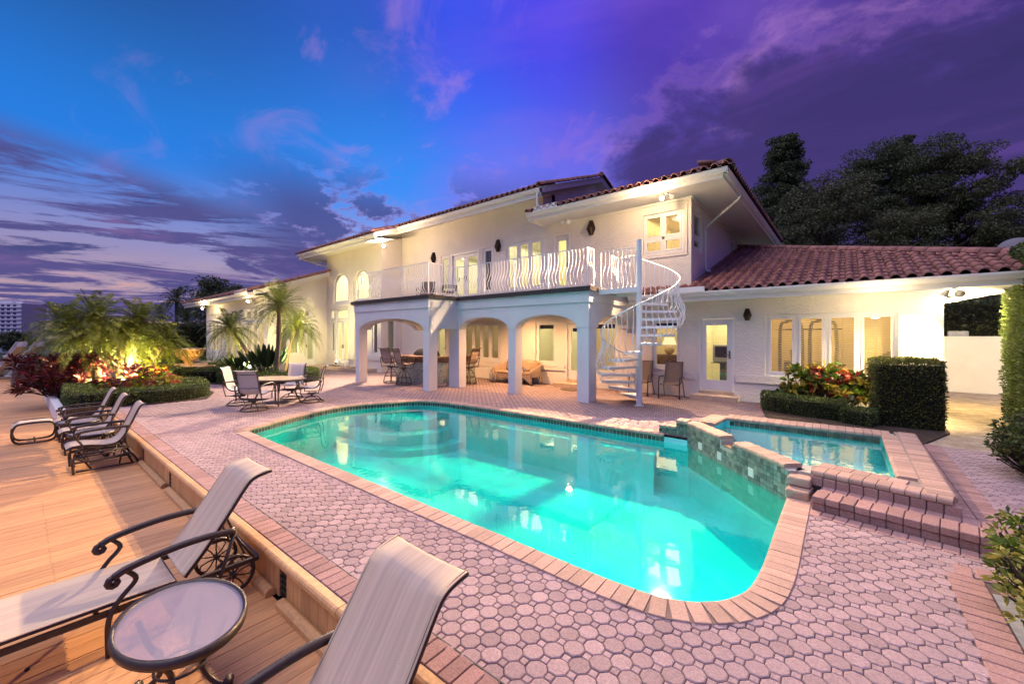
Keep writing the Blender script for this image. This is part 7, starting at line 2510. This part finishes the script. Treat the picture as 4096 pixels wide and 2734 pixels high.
for u, d, h, lab in ((705, 42, 5.6, 'distant dark palm left of the garden wing'), (640, 50, 4.6, 'farther dark palm left of the garden wing'), (745, 38, 3.2, 'short dark palm beside the garden wing')):
    b = gxy(u, d); palm(lab, [b, (b[0] + .1, b[1], h * 0.5), (b[0], b[1], h)], 2.0, 30, 'palms far behind the left bed', 0.45, False, 'coconut_palm', 0.15, -0.6, 1.2, LM['dark'], 34, 0.05)
hedge_from_path('hedge', 'tall dark boundary hedge beyond the urn fountain', [(-44, 4.0), (-40, 7.5), (-38.5, 10.5)], 1.2, 2.6, 160, 0.16, LM['dark'])
hedge_from_path('hedge', 'flowering bush at the left corner of the garden wing', [(-34.6, 6.6), (-33.8, 7.3)], 1.4, 1.15, 700, 0.10, LM['fern'], cat='bush')
hedge_from_path('hedge', 'dark greenery beyond the white side wall', [(0.5, 22.5), (8.0, 23.0)], 1.5, 3.0, 130, 0.18, LM['dark'])

# ------------------------------------------------------------------ side wall and yard at the right
q = MB(); q.box(1.66, 7.5, 19.2, 19.4, -0.1, 1.78)
sw = tag(q.build('garden_wall', mat('garden_wall', (0.72, 0.70, 0.64), 0.85, 0.06, 2, 0.3, 20)), 'white rendered side wall behind the right end of the house', 'wall')
q = MB(); q.tube([(2.05, 19.1, 0.0), (2.05, 19.1, 1.75)], 0.045, 8); tag(q.build('drain_pipe', M_trim, smooth=True), 'white drain pipe on the side wall beside the house corner', 'pipe')
for x in (2.6, 4.5):
    q = MB(); q.box(x, x + 0.45, 19.22, 19.38, 1.781, 1.95); q.build('cap_block', M_concrete, sw)
q = MB()
q.lathe([(0.62, 0.0), (0.6, 0.05), (0.45, 0.14), (0.2, 0.2), (0.05, 0.21)], (0, 0, 0), 28)
p = at(4075, 1010, 15.5)
dish = thing('satellite_dish', 'grey satellite dish above the right end of the hip roof', 'dish', p)
q.xf(Matrix.Rotation(R(75), 4, 'X') @ Matrix.Rotation(0, 4, 'Z')); q.build('reflector', mat('dish_grey', (0.16, 0.15, 0.17), 0.7), dish, smooth=True)
q = MB(); q.tube([(0, 0.1, 0.0), (0, 0.15, -1.2)], 0.03, 8); q.build('mast', M_frameb, dish)

# ------------------------------------------------------------------ far left: condominium, dock gear, lounger
M_condo = mat('condo_wall', (0.78, 0.74, 0.76), 0.9, 0.05, 0.05)
M_condow = mat('condo_window', (0.07, 0.075, 0.10), 0.3)
cp = at(20, 1342, 260)
co = thing('apartment_tower', 'pale distant apartment tower with rows of balconies at the left edge', 'building', (cp[0], cp[1], 0), YAW)
q = MB(); q.box(-16, 10.5, 0, 14, -2, 22.5); q.build('wall', M_condo, co)
q = MB(); q.box(-16, 2.0, 2, 12, 22.5, 25.2); q.box(5.0, 9.0, 2, 12, 22.5, 24.0); q.build('roof_house', M_condo, co)
for fl in range(8):
    z = 1.8 + fl * 2.6
    q = MB(); q.box(-16, 10.8, -0.6, -0.01, z - 0.25, z); o = q.build('balcony_slab', M_condo, co)
    for k, x in enumerate((-13, -9, -5, -1.4, 2.2, 6.2)):
        q = MB(); q.box(x - 1.0, x + 1.0, -0.06, -0.005, z + 0.5, z + 1.75); q.build('window', M_condow, o)
q = MB(); q.lathe([(0.35, 0.0), (0.3, 0.6)], (-15.0, 5, 25.2), 8); q.build('beacon', emis('beacon', (1.0, 0.25, 0.35), 3), co)
# low far shore and quay
q = MB(); q.box(-700, -60, -100, -60, -2, 0.6); struct(q.build('far_shore', mat('shore', (0.05, 0.06, 0.08), 0.9, 0.3, 0.05)))
# distant white boats
for k, (u, d, s) in enumerate(((40, 75, 1.0), (70, 95, 1.2), (15, 62, 0.9))):
    b = at(u, 1430, d)
    bt = thing('moored_boat', ('white moored boat beyond the dock, the middle one', 'white moored boat beyond the dock, farthest off', 'white moored boat beyond the dock, nearest')[k], 'boat', (b[0], b[1], -0.72), R(25))
    L = 8 * s
    P = [(-L / 2, -1.2), (L * 0.25, -1.2), (L / 2, 0), (L * 0.25, 1.2), (-L / 2, 1.2)]
    q = MB(); v = [(x * 0.92, y * 0.7, 0) for x, y in P] + [(x, y, 1.3) for x, y in P]
    q.add(v, [(4, 3, 2, 1, 0), (5, 6, 7, 8, 9)] + [(i, (i + 1) % 5, (i + 1) % 5 + 5, i + 5) for i in range(5)]); q.build('hull', M_white, bt)
    q = MB(); q.box(-L * 0.3, L * 0.12, -0.9, 0.9, 1.3, 2.5); q.build('cabin', M_white, bt)
    q = MB(); q.box(-L * 0.25, L * 0.125, -0.92, 0.92, 1.75, 2.2); q.build('window', M_condow, bt)
# boat lift: slanting beams with tall guide poles at the end of the dock
M_galv = mat('galvanised', (0.52, 0.50, 0.50), 0.45, 0.15, 6, metal=0.3)
lf = thing('boat_lift', 'white boat lift beams slanting down at the end of the dock', 'boat lift', (-30.5, -0.75, DZ))
for s in (0, 0.55):
    q = MB(); q.bar((-2.6, 0.1 + s, 0.0), (0.9, 0.95 + s, 1.75), 0.34, 0.26); q.build('beam', M_galv, lf)
q = MB(); q.tube([(-1.0, 0.2, 0.62), (-0.8, 1.2, 0.95)], 0.05, 8); q.tube([(0.1, 0.4, 1.15), (0.2, 1.5, 1.45)], 0.05, 8); q.build('cross_pipe', M_galv, lf)
q = MB(); q.box(-2.4, -1.4, 0.3, 1.4, 0.0, 0.12); q.build('foot_plate', M_galv, lf)
for k, (dx, dy) in enumerate(((-1.0, -0.05), (-0.2, 0.12))):
    q = MB(); q.tube([(-30.5 + dx, -0.75 + dy, -1.0), (-30.6 + dx, -0.78 + dy, 3.45)], 0.09, 10)
    tag(q.build('guide_pole', mat('pole_white', (0.72, 0.72, 0.76), 0.4), smooth=True), ('tall white guide pole of the boat lift, left one', 'tall white guide pole of the boat lift, right one')[k], 'pole')
ct = thing('dock_cart', 'dark two-wheeled dock cart beside the red cordyline', 'cart', (-27.6, 0.32, DZ), R(10))
q = MB(); q.extr([(-0.45, 0.22), (0.45, 0.12), (0.6, 0.75), (-0.3, 0.7)], 'y', -0.35, 0.35); q.build('tub', mat('cart_tub', (0.06, 0.04, 0.04), 0.6), ct)
for s in (-1, 1):
    q = MB(); q.tube([(0.2, s * 0.38, 0.16), (0.2, s * 0.46, 0.16)], 0.16, 14); q.build('wheel', mat('cart_wheel', (0.16, 0.15, 0.15), 0.7), ct)
q = MB(); q.tube(smoothpath([(-0.3, -0.3, 0.7), (-0.9, -0.3, 0.85), (-0.95, 0, 0.86), (-0.9, 0.3, 0.85), (-0.3, 0.3, 0.7)], 4), 0.018, 6); q.build('handle', M_galv, ct, smooth=True)
# brown lounger in the far garden
lg = thing('garden_lounger', 'brown twin-panel sling lounger beyond the urn hedge', 'lounger', (-27.9, 6.35, 0), R(-60))
for s in (-1, 1):
    k = sling_strip([(-0.62, 1.12), (-0.56, 1.14), (-0.48, 1.05), (-0.28, 0.66), (-0.10, 0.40), (0.10, 0.36), (0.5, 0.40), (0.9, 0.36)], 0.33); k.xf(Matrix.Translation((s * 0.175, 0, 0))); k.build('sling', M_slingb, lg, smooth=True)
q = MB()
for s in (-0.36, 0.36): q.tube([(s, -0.3, 0.66), (s, -0.4, 0.0)], 0.016, 6); q.tube([(s, 0.7, 0.38), (s, 0.75, 0.0)], 0.016, 6); q.tube([(s, -0.35, 0.62), (s, 0.2, 0.62), (s, 0.3, 0.38)], 0.016, 6)
q.build('frame', M_frameb, lg)

# ------------------------------------------------------------------ on the balcony: two sling chairs
for x, y, a, lab in ((-13.2, 10.6, 35, 'dark sling lounge chair on the balcony, left one'), (-11.9, 10.7, -40, 'dark sling lounge chair on the balcony, right one')):
    t = thing('balcony_chair', lab, 'chair', (x, y, 3.137), R(a + 180), 'sling chairs on the balcony')
    prof = [(-0.40, 0.92), (-0.33, 0.72), (-0.22, 0.45), (-0.12, 0.36), (0.1, 0.37), (0.28, 0.38)]
    sling_strip(prof, 0.52).build('sling', M_slingb, t, smooth=True); rails(prof, 0.54, 0.018, t)
    for s in (-1, 1):
        scroll_arm(t, s * 0.31, [(0.28, 0.55), (0.1, 0.58), (-0.28, 0.57)], 0.02, 0.03)
        q = MB(); q.tube([(s * 0.31, 0.25, 0.55), (s * 0.31, 0.27, 0.0)], 0.016, 6); q.tube([(s * 0.31, -0.25, 0.57), (s * 0.31, -0.38, 0.0)], 0.016, 6); q.build('leg', M_frameb, t)

# ------------------------------------------------------------------ inside, seen through the glass
M_tv = mat('tv_plastic', (0.50, 0.48, 0.44), 0.4); M_scr = mat('tv_screen', (0.03, 0.018, 0.012), 0.15)
tv = thing('television', 'old tube television on a stand behind the glazed door', 'television', (-2.82, 13.45, 0.2))
q = MB(); q.bbox(-0.25, 0.25, -0.2, 0.18, 0.82, 1.34, 0.02); q.build('case', M_tv, tv)
q = MB(); q.bbox(-0.19, 0.19, -0.215, -0.198, 0.96, 1.28, 0.006); q.build('screen', M_scr, tv)
q = MB(); q.box(-0.30, 0.30, -0.2, 0.2, 0.78, 0.80); q.box(-0.30, 0.30, -0.2, 0.2, 0.02, 0.05); q.box(-0.08, 0.08, -0.08, 0.08, 0.05, 0.78); q.build('stand', mat('tv_stand', (0.10, 0.08, 0.06), 0.5), tv)
dr = thing('dresser', 'dark wood dresser behind the window by the stacking chairs', 'dresser', (-4.3, 14.4, 0.2))
q = MB(); q.bbox(-0.9, 0.6, -0.25, 0.25, 0, 0.95, 0.01); q.build('body', mat('dark_wood', (0.13, 0.055, 0.02), 0.4, 0.3, 5, stretch=(1, 1, 8)), dr)
for r_ in range(3):
    for c in range(2):
        q = MB(); q.bbox(-0.86 + c * 0.74, -0.16 + c * 0.74, -0.275, -0.251, 0.08 + r_ * 0.29, 0.33 + r_ * 0.29, 0.006); q.build('drawer', MATS['dark_wood'], dr)
tl_ = thing('table_lamp', 'round cream table lamp on the dresser', 'lamp', (-4.72, 14.4, 1.15))
q = MB(); q.lathe([(0.07, 0), (0.09, 0.02), (0.16, 0.12), (0.17, 0.18), (0.10, 0.27), (0.04, 0.30)], (0, 0, 0), 20); q.build('base', mat('lamp_base', (0.62, 0.45, 0.25), 0.3), tl_, smooth=True)
q = MB(); q.lathe([(0.24, 0.34), (0.15, 0.60)], (0, 0, 0), 20); q.build('shade', emis('lamp_shade', (1.0, 0.75, 0.40), 1.3), tl_)
pc_ = thing('framed_picture', 'framed drawing hanging above the dresser', 'picture', (-4.0, 16.40, 1.95))
q = MB(); q.box(-0.45, 0.45, 0, 0.04, -0.35, 0.35); q.build('frame', mat('gilt_frame', (0.22, 0.12, 0.05), 0.4), pc_)
q = MB(); q.box(-0.38, 0.38, -0.006, -0.001, -0.28, 0.28); q.build('print', mat('print_paper', (0.62, 0.52, 0.34), 0.8, 0.35, 7), pc_)
# gym machines as dark frames
M_gym = mat('gym_steel', (0.03, 0.022, 0.015), 0.5)
for k, (x, w, lab) in enumerate(((-1.15, 0.5, 'weight tower seen through the left gym blinds'), (-0.45, 0.55, 'cable exercise machine seen through the middle gym blinds'))):
    t = thing('exercise_machine', lab, 'machine', (x, 13.5, 0.2))
    q = MB(); q.tube(smoothpath([(-w / 2, 0, 0), (-w / 2, 0, 1.7), (-w / 4, 0, 1.98), (w / 4, 0, 1.98), (w / 2, 0, 1.7), (w / 2, 0, 0)], 4), 0.04, 8); q.build('upright', M_gym, t)
    q = MB(); q.box(-w * 0.3, w * 0.3, -0.1, 0.1, 0.1, 0.9); q.build('weight_stack', M_gym, t)
    q = MB(); q.bar((-0.4, -0.1, 1.75), (0.4, -0.1, 1.78), 0.03); q.bar((0, 0, 1.2), (0.1, -0.5, 0.75), 0.05); q.box(-0.2, 0.2, -0.7, -0.3, 0.55, 0.63); q.build('press_bar', M_gym, t)
t = thing('treadmill', 'treadmill seen through the right gym blinds', 'machine', (0.75, 13.6, 0.2))
q = MB(); q.box(-0.35, 0.35, -0.6, 0.9, 0.05, 0.2); q.build('belt_bed', M_gym, t)
q = MB(); q.bar((-0.3, -0.5, 0.2), (-0.45, -0.7, 1.25), 0.06); q.bar((0.3, -0.5, 0.2), (0.15, -0.7, 1.25), 0.06); q.bar((-0.5, -0.4, 0.75), (0.35, -0.62, 1.35), 0.08, 0.14); q.build('console', M_gym, t)
# dark curtain and dolphin silhouette by the arcade window, lamp glimpsed in the hall
q = MB(); q.box(-8.42, -8.25, 13.0, 13.06, 0.3, 2.6); q.build('curtain', mat('curtain', (0.16, 0.10, 0.05), 0.9, 0.2, 20), house)
dl = thing('dolphin_sculpture', 'dark dolphin sculpture inside the arcade window', 'sculpture', (-8.42, 12.95, 0.95))
q = MB(); q.tube(smoothpath([(0.10, 0, 0.05), (0.06, 0, 0.35), (0.02, 0, 0.65), (0.05, 0, 0.95), (0.12, 0, 1.1)], 5), [0.02, 0.05, 0.08, 0.10, 0.11, 0.12, 0.13, 0.13, 0.13, 0.13, 0.12, 0.12, 0.11, 0.10, 0.09, 0.08, 0.07, 0.06, 0.05, 0.04, 0.02], 10); q.build('body', mat('dolphin', (0.10, 0.07, 0.05), 0.4), dl, smooth=True)
q = MB(); q.extr([(-0.10, 0.55), (0.05, 0.75), (0.02, 0.6), (-0.06, 0.5), (-0.15, 0.35)], 'y', -0.015, 0.015); q.build('fin', MATS['dolphin'], dl)
# chandelier in the garden wing dining room
ch = thing('chandelier', 'small chandelier with lit shades seen through the garden wing window', 'chandelier', (-24.6, 9.5, 2.35))
q = MB(); q.tube([(0, 0, 0), (0, 0, 1.2)], 0.012, 6)
for k in range(6):
    a = k * PI / 3; q.tube(smoothpath([(0, 0, 0.05), (0.2 * math.cos(a), 0.2 * math.sin(a), -0.08), (0.34 * math.cos(a), 0.34 * math.sin(a), 0.06)], 4), 0.010, 5)
q.build('arm', mat('brass', (0.2, 0.15, 0.09), 0.35), ch)
for k in range(6):
    a = k * PI / 3; q = MB(); q.lathe([(0.07, 0.07), (0.045, 0.18)], (0.34 * math.cos(a), 0.34 * math.sin(a), 0), 10); q.build('shade', emis('chand_shade', (1.0, 0.78, 0.45), 5), ch)
# small things on the arcade wall
for z, h in ((1.62, 0.16), (1.10, 0.12)):
    q = MB(); q.bbox(-10.30, -10.08, Y0 - 0.09, Y0 - 0.002, z, z + h, 0.008); tag(q.build('wall_speaker' if h > .15 else 'control_box', M_trim), ('small white speaker box on the arcade wall above the loveseat' if h > .15 else 'small white control box on the arcade wall, below the speaker'), 'wall box')
q = MB(); q.bbox(-11.72, -11.64, Y0 - 0.02, Y0 - 0.002, 0.33, 0.45, 0.004); tag(q.build('wall_outlet', M_white), 'white wall outlet below the arcade windows', 'outlet')
# little stone lying on the near deck
q = MB(); q.lathe([(0.010, 0), (0.016, 0.006), (0.012, 0.014), (0.004, 0.018)], (0, 0, 0), 7); tag(q.build('pebble', mat('pebble', (0.05, 0.045, 0.05), 0.8), None, False, (-4.05, 0.05, DZ)), 'small dark pebble on the deck planks beneath the chaise', 'pebble')
